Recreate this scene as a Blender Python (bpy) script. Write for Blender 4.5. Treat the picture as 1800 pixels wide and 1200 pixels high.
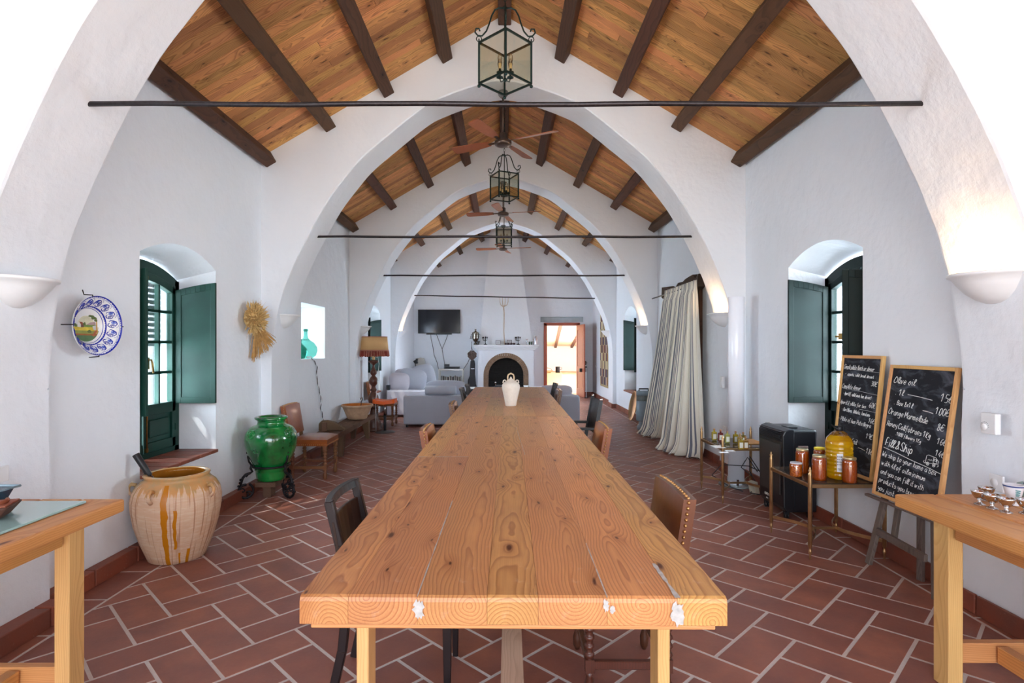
import bpy, bmesh, math, random
from mathutils import Vector, Matrix
random.seed(7)
for o in list(bpy.data.objects): bpy.data.objects.remove(o)
SC=bpy.context.scene; COL=SC.collection
PI=math.pi
# ---------------- camera, sky, sun, daylight, fill lamps, exposure ----------------
HC=1.44; F=1000.0; VX=885.0; VY=609.0
cd=bpy.data.cameras.new('camera'); cam=bpy.data.objects.new('camera',cd); COL.objects.link(cam)
cam.location=(0,0,HC); cam.rotation_euler=(PI/2,0,0)
cd.sensor_width=36; cd.lens=36*F/1800; cd.shift_x=(900-VX)/1800; cd.shift_y=(VY-600)/1800
cd.clip_start=0.02; cd.clip_end=200
SC.camera=cam
SC.view_settings.view_transform='Standard'; SC.view_settings.look='None'
SC.view_settings.exposure=1.32; SC.view_settings.gamma=1.0; SC.view_settings.use_curve_mapping=False
w=bpy.data.worlds.new('sky'); SC.world=w; w.use_nodes=True
nt=w.node_tree; nt.nodes.clear()
wo=nt.nodes.new('ShaderNodeOutputWorld'); wb=nt.nodes.new('ShaderNodeBackground'); ws=nt.nodes.new('ShaderNodeTexSky')
ws.sky_type='NISHITA'; ws.sun_disc=False; ws.sun_elevation=math.radians(52); ws.sun_rotation=math.radians(250); ws.dust_density=2.0
nt.links.new(ws.outputs[0],wb.inputs[0]); nt.links.new(wb.outputs[0],wo.inputs[0]); wb.inputs[1].default_value=0.2
def lamp(name,kind,loc,rot,energy,color=(1,1,1),**kw):
    l=bpy.data.lights.new(name,kind); o=bpy.data.objects.new(name,l); COL.objects.link(o)
    o.location=loc; o.rotation_euler=rot; l.energy=energy; l.color=color
    for k,v in kw.items(): setattr(l,k,v)
    return o
lamp('sun','SUN',(0,0,20),(math.radians(30),math.radians(-34),0),5.5,(1,.95,.87),angle=math.radians(.6))
# added fill lamp behind the camera, lights the hall from the front
lamp('rear_fill','AREA',(0,-5.5,2.4),(math.radians(90),0,0),190,(.92,.96,1),shape='RECTANGLE',size=6.0,size_y=4.0)
# daylight just outside windows and doors, plus added fill lamps at unseen openings
for nm,loc,rz,e,sx,sy in (('left_window_and_fill',(-3.5,4.68,1.4),-90,250,1.9,2.0),('left_niche_daylight',(-3.4,7.9,1.7),-90,9,.95,.8),
    ('left_window_and_fill',(-3.5,11.65,1.4),-90,260,1.9,2.0),('left_window_and_fill',(-3.3,14.05,1.4),-90,80,.6,1.8),('right_window_and_fill',(3.3,14.0,1.4),90,70,.6,1.8),('right_window_and_fill',(3.5,4.72,1.4),90,270,1.9,2.0),  # far-bay pair: added fill for the back wall, at unseen openings
    ('right_window_and_fill',(3.5,11.85,1.4),90,260,1.9,2.0),('right_door_daylight',(3.3,8.36,1.2),90,60,1.3,2.0),('left_near_fill',(-3.3,.9,1.5),-90,6,1.2,1.8),('right_near_fill',(3.3,.9,1.5),90,6,1.2,1.8)):  # near pair: added fill lamps at unseen openings beside the camera
    lamp(nm,'AREA',loc,(PI/2,0,math.radians(rz)),e,(.74,.87,1),shape='RECTANGLE',size=sx,size_y=sy)

# ---------------- helpers ----------------
WL={}
def zf(x): return -.0135*(2.6-x)
def at(px,py,Y): return Vector(((px-VX)/F*Y,Y,HC+(VY-py)/F*Y))
def fl(px,py,h=0.0):
    a=(px-VX)/F; b=(py-VY)/F
    t=(HC+.0351-h)/(b+.0135*a); return Vector((a*t,t,zf(a*t)+h))
class MB:
    def __init__(s): s.v=[]; s.f=[]; s.m=[]; s.s=[]; s.M=Matrix.Identity(4); s.mi=0
    def av(s,p): s.v.append(tuple(s.M@Vector(p))); return len(s.v)-1
    def af(s,idx,sm=False): s.f.append(tuple(idx)); s.m.append(s.mi); s.s.append(sm)
    def poly(s,pts,sm=False): s.af([s.av(p) for p in pts],sm); return s
    def box(s,c,d,R=None,tx=1,ty=1):
        c=Vector(c); hx,hy,hz=d[0]/2,d[1]/2,d[2]/2
        ids=[]
        for sz in (-1,1):
            for sx,sy in ((-1,-1),(1,-1),(1,1),(-1,1)):
                kx=tx if sz<0 else 1; ky=ty if sz<0 else 1
                p=Vector((sx*hx*kx,sy*hy*ky,sz*hz))
                if R is not None: p=R@p
                ids.append(s.av(c+p))
        a=ids
        for q in ((3,2,1,0),(4,5,6,7),(0,1,5,4),(1,2,6,5),(2,3,7,6),(3,0,4,7)): s.af([a[i] for i in q])
        return s
    def bar(s,p,q,wd,dp,up=(0,0,1)):
        p=Vector(p); q=Vector(q); z=(q-p).normalized(); u=Vector(up)
        if abs(z.dot(u))>.98: u=Vector((0,1,0))
        x=u.cross(z).normalized(); y=z.cross(x)
        R=Matrix((x,y,z)).transposed()
        return s.box((p+q)/2,(wd,dp,(q-p).length),R)
    def tube(s,pts,r,n=8,closed=False,caps=True,flat=None):
        pts=[Vector(p) for p in pts]; m=len(pts)
        rr=r if isinstance(r,(list,tuple)) else [r]*m
        rings=[]; prev=None
        for i,p in enumerate(pts):
            if closed: t=pts[(i+1)%m]-pts[(i-1)%m]
            else: t=pts[min(i+1,m-1)]-pts[max(i-1,0)]
            if t.length<1e-9: t=Vector((0,0,1))
            t.normalize()
            if prev is None:
                u=Vector((0,0,1)) if abs(t.z)<.9 else Vector((1,0,0))
                x=u.cross(t).normalized()
            else:
                x=(prev-t*prev.dot(t)); 
                if x.length<1e-6: x=Vector((1,0,0)).cross(t)
                x.normalize()
            prev=x; y=t.cross(x)
            ring=[]
            for k in range(n):
                a=2*PI*k/n; ring.append(s.av(p+(x*math.cos(a)+y*math.sin(a))*rr[i]))
            rings.append(ring)
        for i in range(m if closed else m-1):
            A=rings[i]; B=rings[(i+1)%m]
            for k in range(n): s.af((A[k],A[(k+1)%n],B[(k+1)%n],B[k]),True)
        if caps and not closed:
            s.af(rings[0][::-1]); s.af(rings[-1])
        return s
    def lathe(s,prof,c=(0,0,0),n=24,a0=0,a1=2*PI,sm=True,sx=1,sy=1,cap=True,wob=None):
        c=Vector(c); full=abs(a1-a0-2*PI)<1e-6; cols=n if full else n+1
        rings=[]
        for r,z in prof:
            ring=[]
            for k in range(cols):
                a=a0+(a1-a0)*k/n; rk=r*(wob(a,z) if wob else 1)
                ring.append(s.av(c+Vector((rk*math.cos(a)*sx,rk*math.sin(a)*sy,z))))
            rings.append(ring)
        for i in range(len(prof)-1):
            A,B=rings[i],rings[i+1]
            for k in range(n):
                k2=(k+1)%cols if full else k+1
                s.af((A[k],A[k2],B[k2],B[k]),sm)
        if cap and full:
            if prof[0][0]>1e-4: s.af(rings[0][::-1])
            if prof[-1][0]>1e-4 and cap!='b': s.af(rings[-1])
        return s
    def ball(s,c,r,n=12,m=8,sc=(1,1,1)):
        old=s.M; s.M=old@Matrix.Translation(Vector(c))@Matrix.Diagonal((sc[0],sc[1],sc[2],1))
        s.lathe([(max(r*math.sin(PI*i/m),1e-5),-r*math.cos(PI*i/m)) for i in range(m+1)],n=n,cap=False); s.M=old; return s
    def prism(s,poly,d0,d1,f):
        A=[s.av(f(x,y,d0)) for x,y in poly]; B=[s.av(f(x,y,d1)) for x,y in poly]; n=len(poly)
        s.af(A[::-1]); s.af(B)
        for i in range(n): s.af((A[i],A[(i+1)%n],B[(i+1)%n],B[i]))
        return s
    def grid(s,fn,nu,nv,sm=True,flip=False):
        g=[[s.av(fn(i/nu,j/nv)) for j in range(nv+1)] for i in range(nu+1)]
        for i in range(nu):
            for j in range(nv):
                q=(g[i][j],g[i+1][j],g[i+1][j+1],g[i][j+1]); s.af(q[::-1] if flip else q,sm)
        return s
    def build(s,name,mats,parent=None,world=True,loc=None,bevel=0,seg=2,label=None,kind=None,sub=0,fix=True,solid=0):
        me=bpy.data.meshes.new(name); off=Vector((0,0,0))
        if world:
            off=WL.get(parent.name,Vector((0,0,0))) if parent else Vector(loc or (0,0,0))
        me.from_pydata([tuple(Vector(v)-off) for v in s.v],[],s.f)
        if not isinstance(mats,(list,tuple)): mats=[mats]
        for m in mats: me.materials.append(m)
        me.polygons.foreach_set('material_index',s.m); me.polygons.foreach_set('use_smooth',s.s)
        if fix:
            bm=bmesh.new(); bm.from_mesh(me); bmesh.ops.recalc_face_normals(bm,faces=bm.faces); bm.to_mesh(me); bm.free()
        me.update()
        o=bpy.data.objects.new(name,me); COL.objects.link(o)
        if parent:
            o.parent=parent; WL[o.name]=WL.get(parent.name,Vector((0,0,0))).copy()
            if not world and loc: o.location=loc
        else:
            o.location=Vector(loc) if loc else (0,0,0); WL[o.name]=Vector(loc or (0,0,0))
        if solid:
            md=o.modifiers.new('solid','SOLIDIFY'); md.thickness=solid; md.offset=0
        if bevel:
            md=o.modifiers.new('bevel','BEVEL'); md.width=bevel; md.segments=seg; md.limit_method='ANGLE'; md.angle_limit=math.radians(40); md.harden_normals=False
        if sub:
            md=o.modifiers.new('sub','SUBSURF'); md.levels=sub; md.render_levels=sub
        if label: o['label']=label
        if kind: o['kind']=kind
        return o
def tag(o,label,cat,group=None):
    o['label']=label; o['category']=cat
    if group: o['group']=group
    return o
def thing(name,loc,label=None,cat=None,group=None,rz=0,kind=None):
    o=bpy.data.objects.new(name,None); COL.objects.link(o); o.location=loc; o.rotation_euler=(0,0,rz); o.empty_display_size=.1
    WL[o.name]=Vector(loc)
    if label: o['label']=label
    if cat: o['category']=cat
    if group: o['group']=group
    if kind: o['kind']=kind
    return o
def copy_tree(o,parent=None):
    c=o.copy(); COL.objects.link(c)
    if parent: c.parent=parent; c.matrix_parent_inverse=o.matrix_parent_inverse.copy()
    for ch in list(o.children): copy_tree(ch,c)
    return c
def Rz(a): return Matrix.Rotation(a,3,'Z')
def Rx(a): return Matrix.Rotation(a,3,'X')
def Ry(a): return Matrix.Rotation(a,3,'Y')
def arc(cx,cy,r,a0,a1,n):
    return [(cx+r*math.cos(a0+(a1-a0)*i/n),cy+r*math.sin(a0+(a1-a0)*i/n)) for i in range(n+1)]

# ---------------- materials ----------------
def srgb(r,g,b):
    f=lambda c:(c/255/12.92) if c/255<=.04045 else ((c/255+.055)/1.055)**2.4
    return (f(r),f(g),f(b),1)
class NT:
    def __init__(s,name):
        s.mat=bpy.data.materials.new(name); s.mat.use_nodes=True; s.t=s.mat.node_tree; s.t.nodes.clear()
        s.out=s.n('ShaderNodeOutputMaterial'); s.b=s.n('ShaderNodeBsdfPrincipled'); s.l(s.b.outputs[0],s.out.inputs[0])
    def n(s,t,**kw):
        x=s.t.nodes.new(t)
        for k,v in kw.items(): setattr(x,k,v)
        return x
    def l(s,a,b): s.t.links.new(a,b)
    def val(s,sock,v):
        if hasattr(v,'default_value') or hasattr(v,'links'): s.l(v,sock)
        else: sock.default_value=v
    def math(s,op,a,b=0.0,c=None,clamp=False):
        x=s.n('ShaderNodeMath',operation=op); x.use_clamp=clamp
        s.val(x.inputs[0],a); s.val(x.inputs[1],b)
        if c is not None: s.val(x.inputs[2],c)
        return x.outputs[0]
    def vec(s,kind='Object'):
        return s.n('ShaderNodeTexCoord').outputs[kind]
    def map(s,v,scale=(1,1,1),loc=(0,0,0)):
        m=s.n('ShaderNodeMapping'); s.l(v,m.inputs[0]); m.inputs['Scale'].default_value=scale; m.inputs['Location'].default_value=loc; return m.outputs[0]
    def noise(s,v,scale,detail=3,rough=.5,dist=0):
        x=s.n('ShaderNodeTexNoise'); s.l(v,x.inputs['Vector']); x.inputs['Scale'].default_value=scale; x.inputs['Detail'].default_value=detail
        x.inputs['Roughness'].default_value=rough; x.inputs['Distortion'].default_value=dist; return x.outputs['Fac']
    def ramp(s,f,stops,interp='LINEAR'):
        r=s.n('ShaderNodeValToRGB'); s.l(f,r.inputs[0]); e=r.color_ramp.elements; r.color_ramp.interpolation=interp
        while len(e)>1: e.remove(e[-1])
        e[0].position=stops[0][0]; e[0].color=stops[0][1]
        for p,c in stops[1:]:
            q=e.new(p); q.color=c
        return r.outputs[0]
    def mix(s,f,a,b,mode='MIX'):
        x=s.n('ShaderNodeMix',data_type='RGBA',blend_type=mode); s.val(x.inputs[0],f); s.val(x.inputs[6],a); s.val(x.inputs[7],b); return x.outputs[2]
    def bump(s,h,strength=.3,dist=.01,normal=None):
        x=s.n('ShaderNodeBump'); x.inputs['Strength'].default_value=strength; x.inputs['Distance'].default_value=dist; s.l(h,x.inputs['Height'])
        if normal: s.l(normal,x.inputs['Normal'])
        s.l(x.outputs[0],s.b.inputs['Normal']); return x.outputs[0]
    def rnd(s): return s.n('ShaderNodeObjectInfo').outputs['Random']
    def set(s,**kw):
        for k,v in kw.items(): s.val(s.b.inputs[k.replace('_',' ')],v)
        return s
def simple(name,col,rough=.5,metal=0,var=.08,bumps=0,scale=20,**kw):
    t=NT(name); v=t.vec()
    f=t.noise(v,scale,3)
    c2=tuple(min(1,c*(1-var*2)) for c in col[:3])+(1,)
    c1=tuple(min(1,c*(1+var)) for c in col[:3])+(1,)
    t.set(Base_Color=t.mix(f,c2,c1),Roughness=rough,Metallic=metal)
    if bumps: t.bump(f,bumps,.004)
    for k,x in kw.items(): t.val(t.b.inputs[k.replace('_',' ')],x)
    return t.mat
def wood(name,light,dark,rough=.4,axis='X',freq=150,knots=.9,spec=.5,hue=.25,ring=1.0,knotcol=None,warp=.03,dust=0):
    """long-grained pine: rings round a pith running along the local axis, knots, per-object variation"""
    t=NT(name); v=t.vec(); r=t.rnd()
    off=t.n('ShaderNodeCombineXYZ'); 
    for i,k in enumerate((37.0,11.0,23.0)): t.l(t.math('MULTIPLY',r,k),off.inputs[i])
    sep=t.n('ShaderNodeSeparateXYZ'); t.l(v,sep.inputs[0])
    X,Y,Z=[sep.outputs[i] for i in ({'X':(0,1,2),'Y':(1,0,2),'Z':(2,0,1)}[axis])]
    cmb=t.n('ShaderNodeCombineXYZ'); t.l(X,cmb.inputs[0]); t.l(Y,cmb.inputs[1]); t.l(Z,cmb.inputs[2])
    add=t.n('ShaderNodeVectorMath',operation='ADD'); t.l(cmb.outputs[0],add.inputs[0]); t.l(off.outputs[0],add.inputs[1])
    p=add.outputs[0]
    wlow=t.noise(t.map(p,(1.1,1.0,1.0)),1.0,2)
    wmid=t.noise(t.map(p,(3.0,8,8)),1.0,2)
    # knots
    vo=t.n('ShaderNodeTexVoronoi'); vo.feature='F1'; vo.voronoi_dimensions='2D'; vo.inputs['Scale'].default_value=1; wv_=t.n('ShaderNodeTexNoise'); wv_.inputs['Scale'].default_value=2.0; t.l(p,wv_.inputs['Vector']); av_=t.n('ShaderNodeVectorMath',operation='ADD'); t.l(t.map(p,(2.3,7.0,4.0)),av_.inputs[0]); sv_=t.n('ShaderNodeVectorMath',operation='SCALE'); sv_.inputs['Scale'].default_value=.8; t.l(wv_.outputs['Color'],sv_.inputs[0]); t.l(sv_.outputs[0],av_.inputs[1]); t.l(av_.outputs[0],vo.inputs['Vector'])
    kd=vo.outputs['Distance']
    kn=t.math('SUBTRACT',1,t.math('MULTIPLY',kd,2.2),clamp=True)   # swirl around knots
    kn2=t.math('MULTIPLY',kn,kn)
    sck=t.n('ShaderNodeSeparateColor'); t.l(vo.outputs['Color'],sck.inputs[0])
    core=t.math('SUBTRACT',1,t.math('MULTIPLY',kd,t.math('ADD',8.0,t.math('MULTIPLY',sck.outputs[1],22.0))),clamp=True)
    gate=t.math('GREATER_THAN',t.n('ShaderNodeSeparateColor').inputs and (lambda sc:(t.l(vo.outputs['Color'],sc.inputs[0]),sc.outputs[0])[1])(t.n('ShaderNodeSeparateColor')),1-knots)
    yy=t.math('ADD',Y,t.math('MULTIPLY',t.math('SUBTRACT',wlow,.5),warp*4))
    yy=t.math('ADD',yy,t.math('MULTIPLY',t.math('SUBTRACT',t.math('FRACT',t.math('MULTIPLY',r,5.71)),.5),.07))
    zz=t.math('ADD',t.math('ADD',Z,t.math('MULTIPLY',t.math('FRACT',t.math('MULTIPLY',r,13.37)),.085)),t.math('MULTIPLY',t.math('SUBTRACT',wmid,.5),warp))
    zz=t.math('ADD',zz,t.math('MULTIPLY',X,.012))
    rad=t.math('SQRT',t.math('ADD',t.math('MULTIPLY',yy,yy),t.math('MULTIPLY',t.math('MULTIPLY',zz,zz),1.0)))
    rad=t.math('ADD',rad,t.math('MULTIPLY',t.math('MULTIPLY',kn2,gate),.03))
    ringv=t.math('FRACT',t.math('MULTIPLY',rad,freq))
    rl=t.ramp(ringv,[(0,(0,0,0,1)),(.55,(.25,.25,.25,1)),(.88,(1,1,1,1)),(1,(0,0,0,1))])
    fib=t.noise(t.map(p,(6,180,180)),1.0,2)
    big=t.noise(t.map(p,(1.2,5,5)),1.0,3)
    base=t.mix(t.math('MULTIPLY',rl,ring*.62),light,dark)
    base=t.mix(t.math('MULTIPLY',t.math('SUBTRACT',fib,.35,clamp=True),.55),base,dark)
    tone=t.ramp(big,[(.3,(.78,.74,.70,1)),(.7,(1.12,1.1,1.05,1))])
    base=t.mix(.6,base,tone,'MULTIPLY')
    hv=t.n('ShaderNodeHueSaturation'); t.l(base,hv.inputs['Color'])
    hv.inputs['Saturation'].default_value=1.0
    t.l(t.math('ADD',1-hue/2,t.math('MULTIPLY',r,hue)),hv.inputs['Value'])
    t.l(t.math('ADD',.5-.012,t.math('MULTIPLY',t.math('FRACT',t.math('MULTIPLY',r,7.3)),.024)),hv.inputs['Hue'])
    kc=knotcol or (dark[0]*.30,dark[1]*.17,dark[2]*.10,1)
    kf=t.math('MULTIPLY',t.math('MULTIPLY',core,gate),1.6,clamp=True)
    halo=t.math('MULTIPLY',t.math('MULTIPLY',t.math('SUBTRACT',1,t.math('MULTIPLY',kd,4.2),clamp=True),gate),.5)
    c=t.mix(halo,hv.outputs[0],dark)
    c=t.mix(kf,c,kc)
    if dust:
        dn=t.noise(v,14,6,.7); dd=t.math('MULTIPLY',t.math('SUBTRACT',dn,.60,clamp=True),dust*4,clamp=True)
        c=t.mix(dd,c,(.9,.86,.8,1))
    t.set(Base_Color=c,Roughness=t.math('ADD',rough,t.math('MULTIPLY',big,.15)),Specular_IOR_Level=spec)
    t.bump(t.math('ADD',rl,fib),.10,.002)
    return t.mat
def plaster(name,col,strength=.35):
    t=NT(name); v=t.vec()
    a=t.noise(v,3.2,3,.55); b=t.noise(v,26,4,.6); c=t.noise(v,150,2)
    vo=t.n('ShaderNodeTexVoronoi'); vo.inputs['Scale'].default_value=4.5; t.l(v,vo.inputs['Vector'])
    pit=t.math('SUBTRACT',1,t.math('MULTIPLY',vo.outputs['Distance'],14),clamp=True)
    h=t.math('ADD',t.math('MULTIPLY',a,2.2),t.math('ADD',t.math('MULTIPLY',b,.35),t.math('MULTIPLY',c,.05)))
    h=t.math('SUBTRACT',h,t.math('MULTIPLY',pit,.22))
    t.bump(h,strength,.022)
    t.set(Base_Color=t.mix(a,tuple(x*.965 for x in col[:3])+(1,),col),Roughness=.75,Specular_IOR_Level=.25)
    return t.mat
def fabric(name,col,scale=260,rough=.9,col2=None):
    t=NT(name); v=t.vec(); n=t.noise(v,scale,2); b=t.noise(v,7,3)
    c2=col2 or tuple(x*.72 for x in col[:3])+(1,)
    t.set(Base_Color=t.mix(t.math('MULTIPLY',t.math('ADD',n,t.math('MULTIPLY',b,.4)),.75),c2,col),Roughness=rough,Specular_IOR_Level=.2,Sheen_Weight=.2)
    t.bump(n,.25,.003); return t.mat
def clearglass(name,tint=(.95,.97,.96,1),gl=.12,rough=.02):
    t=NT(name); t.t.nodes.remove(t.b)
    tr=t.n('ShaderNodeBsdfTransparent'); tr.inputs[0].default_value=tint
    g=t.n('ShaderNodeBsdfGlossy'); g.inputs['Roughness'].default_value=rough; g.inputs[0].default_value=(1,1,1,1)
    fr=t.n('ShaderNodeFresnel'); fr.inputs[0].default_value=1.45
    m=t.n('ShaderNodeMixShader'); t.l(t.math('ADD',t.math('MULTIPLY',fr.outputs[0],.8 if gl else .2),gl*.3,clamp=True),m.inputs[0]); t.l(tr.outputs[0],m.inputs[1]); t.l(g.outputs[0],m.inputs[2]); t.l(m.outputs[0],t.out.inputs[0])
    return t.mat
def liquid(name,col,rough=.05,tr=.85,ior=1.4,**kw):
    t=NT(name); t.set(Base_Color=col,Roughness=rough,Transmission_Weight=tr,IOR=ior,**kw); return t.mat
def emit(name,col,s):
    t=NT(name); t.set(Base_Color=col,Emission_Color=col,Emission_Strength=s); return t.mat

M={}
M['plaster']=plaster('white_plaster',(.855,.89,.945,1),.42)
M['plaster_smooth']=plaster('smooth_plaster',(.86,.885,.92,1),.15)
M['ceiling_pine']=wood('ceiling_pine',srgb(220,160,102),srgb(122,74,44),.6,'X',90,.55,.25,.7,1.0,warp=.06,knotcol=(.10,.045,.018,1))
M['beam']=wood('beam_wood',srgb(96,66,50),srgb(46,30,24),.6,'Y',90,.4,.3,.3,.7)
M['table_pine']=wood('table_pine',srgb(220,164,102),srgb(148,86,38),.33,'X',100,.62,.45,.24,1.0,warp=.035,dust=.22)
M['pine_leg']=wood('pine_leg',srgb(232,186,126),srgb(200,140,80),.42,'Z',140,.15,.4,.1,.8)
M['pine_rail']=wood('pine_rail',srgb(222,168,106),srgb(186,122,64),.42,'X',140,.3,.4,.1,.9)
M['pine_y']=wood('pine_y',srgb(214,154,92),srgb(176,108,54),.36,'Y',120,.5,.45,.12,1.0,warp=.03)
M['old_wood']=wood('old_wood',srgb(122,96,76),srgb(66,50,40),.65,'Y',90,.5,.3,.2,.9)
M['grey_wood']=wood('grey_wood',srgb(125,112,106),srgb(76,68,66),.7,'Z',120,.3,.2,.1,.9)
M['frame_wood']=wood('frame_wood',srgb(226,178,120),srgb(196,140,84),.5,'Z',160,.1,.3,.1,.8)
M['walnut']=wood('turned_walnut',srgb(92,54,36),srgb(54,30,20),.28,'Z',110,.1,.6,.1,.6)
M['chair_wood']=wood('chair_wood',srgb(132,84,50),srgb(84,50,30),.35,'Z',110,.1,.5,.1,.6)
M['darkwood']=simple('espresso_wood',srgb(30,18,20),.38,0,.15)
M['darkpanel']=simple('espresso_panel',srgb(46,26,16),.3,0,.15)
M['white']=simple('white_glaze',(.86,.87,.89,1),.35,0,.02)
M['black']=simple('black_plastic',(.012,.013,.016,1),.4,0,.1)
M['blackmetal']=simple('black_iron',(.018,.016,.02,1),.38,.6,.2)
M['lantern']=simple('lantern_iron',(.012,.035,.033,1),.35,.5,.2)
M['rod']=simple('tie_rod_iron',(.045,.04,.045,1),.35,.7,.3,.3,60)
M['brass']=simple('brass',srgb(190,150,85),.28,1,.15)
M['copper']=simple('aged_brass',srgb(196,160,116),.28,.9,.2)
M['steel']=simple('polished_steel',srgb(205,200,198),.12,1,.05)
M['green']=simple('green_paint',srgb(12,58,48),.5,0,.3,.1,4,Specular_IOR_Level=.3)
M['greendk']=simple('dark_green_paint',srgb(9,32,29),.5,0,.3,.1,4,Specular_IOR_Level=.25)
M['leather']=simple('brown_leather',srgb(148,78,32),.3,0,.16,.2,18,Coat_Weight=.4,Coat_Roughness=.15)
M['leatherdk']=simple('dark_leather',srgb(104,56,28),.3,0,.16,.2,18,Coat_Weight=.4,Coat_Roughness=.15)
M['glass']=clearglass('window_glass')
M['lglass']=clearglass('lantern_glass',(.93,.93,.87,1),.0)
M['bulb']=liquid('bulb_glass',(1,.97,.92,1),.02,.9,1.2)
M['candle']=simple('candle_sleeve',srgb(238,205,150),.5,0,.03)
# ---------------- floor ----------------
def tile_mat(name,c1,c2,c3,rough=.42):
    t=NT(name); v=t.vec(); r=t.rnd()
    off=t.n('ShaderNodeCombineXYZ'); t.l(t.math('MULTIPLY',r,31),off.inputs[0]); t.l(t.math('MULTIPLY',r,17),off.inputs[1])
    add=t.n('ShaderNodeVectorMath',operation='ADD'); t.l(v,add.inputs[0]); t.l(off.outputs[0],add.inputs[1])
    a=t.noise(add.outputs[0],3.5,4,.6); b=t.noise(add.outputs[0],45,4,.6)
    c=t.mix(r,c1,c2); c=t.mix(t.ramp(a,[(.35,(0,0,0,1)),(.72,(1,1,1,1))]),c,c3)
    c=t.mix(t.math('MULTIPLY',t.math('SUBTRACT',b,.62,clamp=True),2.2,clamp=True),c,(.42,.3,.25,1))
    t.set(Base_Color=c,Roughness=t.math('ADD',rough-.08,t.math('MULTIPLY',b,.22)),Specular_IOR_Level=.45); t.bump(t.math('ADD',b,a),.25,.003)
    return t.mat
M['terracotta']=tile_mat('terracotta_tile',srgb(172,110,88),srgb(152,95,79),srgb(132,86,78))
M['skirting']=tile_mat('terracotta_skirting',srgb(160,86,64),srgb(136,72,54),srgb(120,74,62),.45)
M['grout']=simple('pale_grout',srgb(214,204,198),.9,0,.08,.3,60)
XL,XR,Y0,Y1=-2.64,2.64,-3.0,16.84
BL,BR=-2.36,2.50
fb=MB()
def fz(x,y,z): return (x,y,z+zf(x))
fb.poly([fz(-3.1,Y0,-.0015),fz(3.1,Y0,-.0015),fz(3.1,Y1+.3,-.0015),fz(-3.1,Y1+.3,-.0015)])
fb.poly([fz(-3.1,Y0,-.2),fz(3.1,Y0,-.2),fz(3.1,Y1+.3,-.2),fz(-3.1,Y1+.3,-.2)])
floor=fb.build('floor',M['grout'],kind='structure')
W=.2121; EPS=.0122; U0=-3.9788; V0=.6743; G=.0085
def uv2w(a,b):
    up=U0+a*W; vp=V0+b*W; u=up+EPS*vp; v=vp-EPS*up
    return ((u+v)/2**.5,(v-u)/2**.5)
def clip(poly,ax,val,keep_gt):
    out=[]; n=len(poly)
    for i in range(n):
        p,q=poly[i],poly[(i+1)%n]; ip=(p[ax]>=val)==keep_gt; iq=(q[ax]>=val)==keep_gt
        if ip: out.append(p)
        if ip!=iq:
            t=(val-p[ax])/(q[ax]-p[ax]); out.append(tuple(p[k]+(q[k]-p[k])*t for k in (0,1)))
    return out
def slab(mb,poly,z0,z1,ch=.0015):
    cx=sum(p[0] for p in poly)/len(poly); cy=sum(p[1] for p in poly)/len(poly); n=len(poly)
    def ins(p):
        d=math.hypot(p[0]-cx,p[1]-cy) or 1; k=1-ch/d; return (cx+(p[0]-cx)*k,cy+(p[1]-cy)*k)
    A=[mb.av(fz(p[0],p[1],z0)) for p in poly]; B=[mb.av(fz(p[0],p[1],z1-ch*.7)) for p in poly]; T=[mb.av(fz(*ins(p),z1)) for p in poly]
    for i in range(n):
        j=(i+1)%n; mb.af((A[i],A[j],B[j],B[i])); mb.af((B[i],B[j],T[j],T[i]))
    mb.af(T)
tiles=[]
for a in range(-75,70):
    for b in range(-25,90):
        k=(a+b)%4
        if k==0: rect=[(a,b),(a+2,b),(a+2,b+1),(a,b+1)]
        elif k==2: rect=[(a,b),(a+1,b),(a+1,b+2),(a,b+2)]
        else: continue
        g=G/W; xs=[p[0] for p in rect]; ys=[p[1] for p in rect]
        rect=[(min(xs)+g,min(ys)+g),(max(xs)-g,min(ys)+g),(max(xs)-g,max(ys)-g),(min(xs)+g,max(ys)-g)]
        P=[uv2w(*p) for p in rect]
        full=all(BL+.009<p[0]<BR-.009 and Y0<p[1]<Y1-.01 for p in P)
        if not full:
            for ax,val,gt in ((0,BL+.009,True),(0,BR-.009,False),(1,Y0,True),(1,Y1-.01,False)):
                P=clip(P,ax,val,gt)
                if len(P)<3: break
            if len(P)<3: continue
            ar=abs(sum(P[i][0]*P[(i+1)%len(P)][1]-P[(i+1)%len(P)][0]*P[i][1] for i in range(len(P))))/2
            if ar<.0012: continue
        cx=sum(p[0] for p in P)/len(P); cy=sum(p[1] for p in P)/len(P)
        vis=cy>1.9 and abs(cx)<cy*1.05+.3 and not (abs(cx-.03)<.42*min(1,cy/4) and cy>3.2)
        tiles.append((0 if vis else 1,cy+(.0 if vis else 50),full,k,P,cx,cy))
tiles.sort(key=lambda t:(t[0],t[1]))
shared={}
rest=MB()
for n,(vz,_,full,k,P,cx,cy) in enumerate(tiles):
    if n<298 and vz==0:
        if full:
            if k not in shared:
                mb=MB(); slab(mb,[(p[0]-cx,p[1]-cy) for p in P],-.012,0)
                # remove the floor slope offset so that the mesh is reusable
                mb.v=[(v[0],v[1],v[2]+.0351) for v in mb.v]
                o=mb.build('tile',M['terracotta'],floor,world=False,loc=(cx,cy,zf(cx))); shared[k]=o.data
            else:
                o=bpy.data.objects.new('tile',shared[k]); COL.objects.link(o); o.parent=floor; o.location=(cx,cy,zf(cx))
            o.location.z+=random.uniform(-.0003,.0003)
        else:
            mb=MB(); slab(mb,P,-.012,0); o=mb.build('tile',M['terracotta'],floor)
    else: slab(rest,P,-.012,0)
rest.build('far_tiles',M['terracotta'],floor,kind='stuff')
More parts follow.
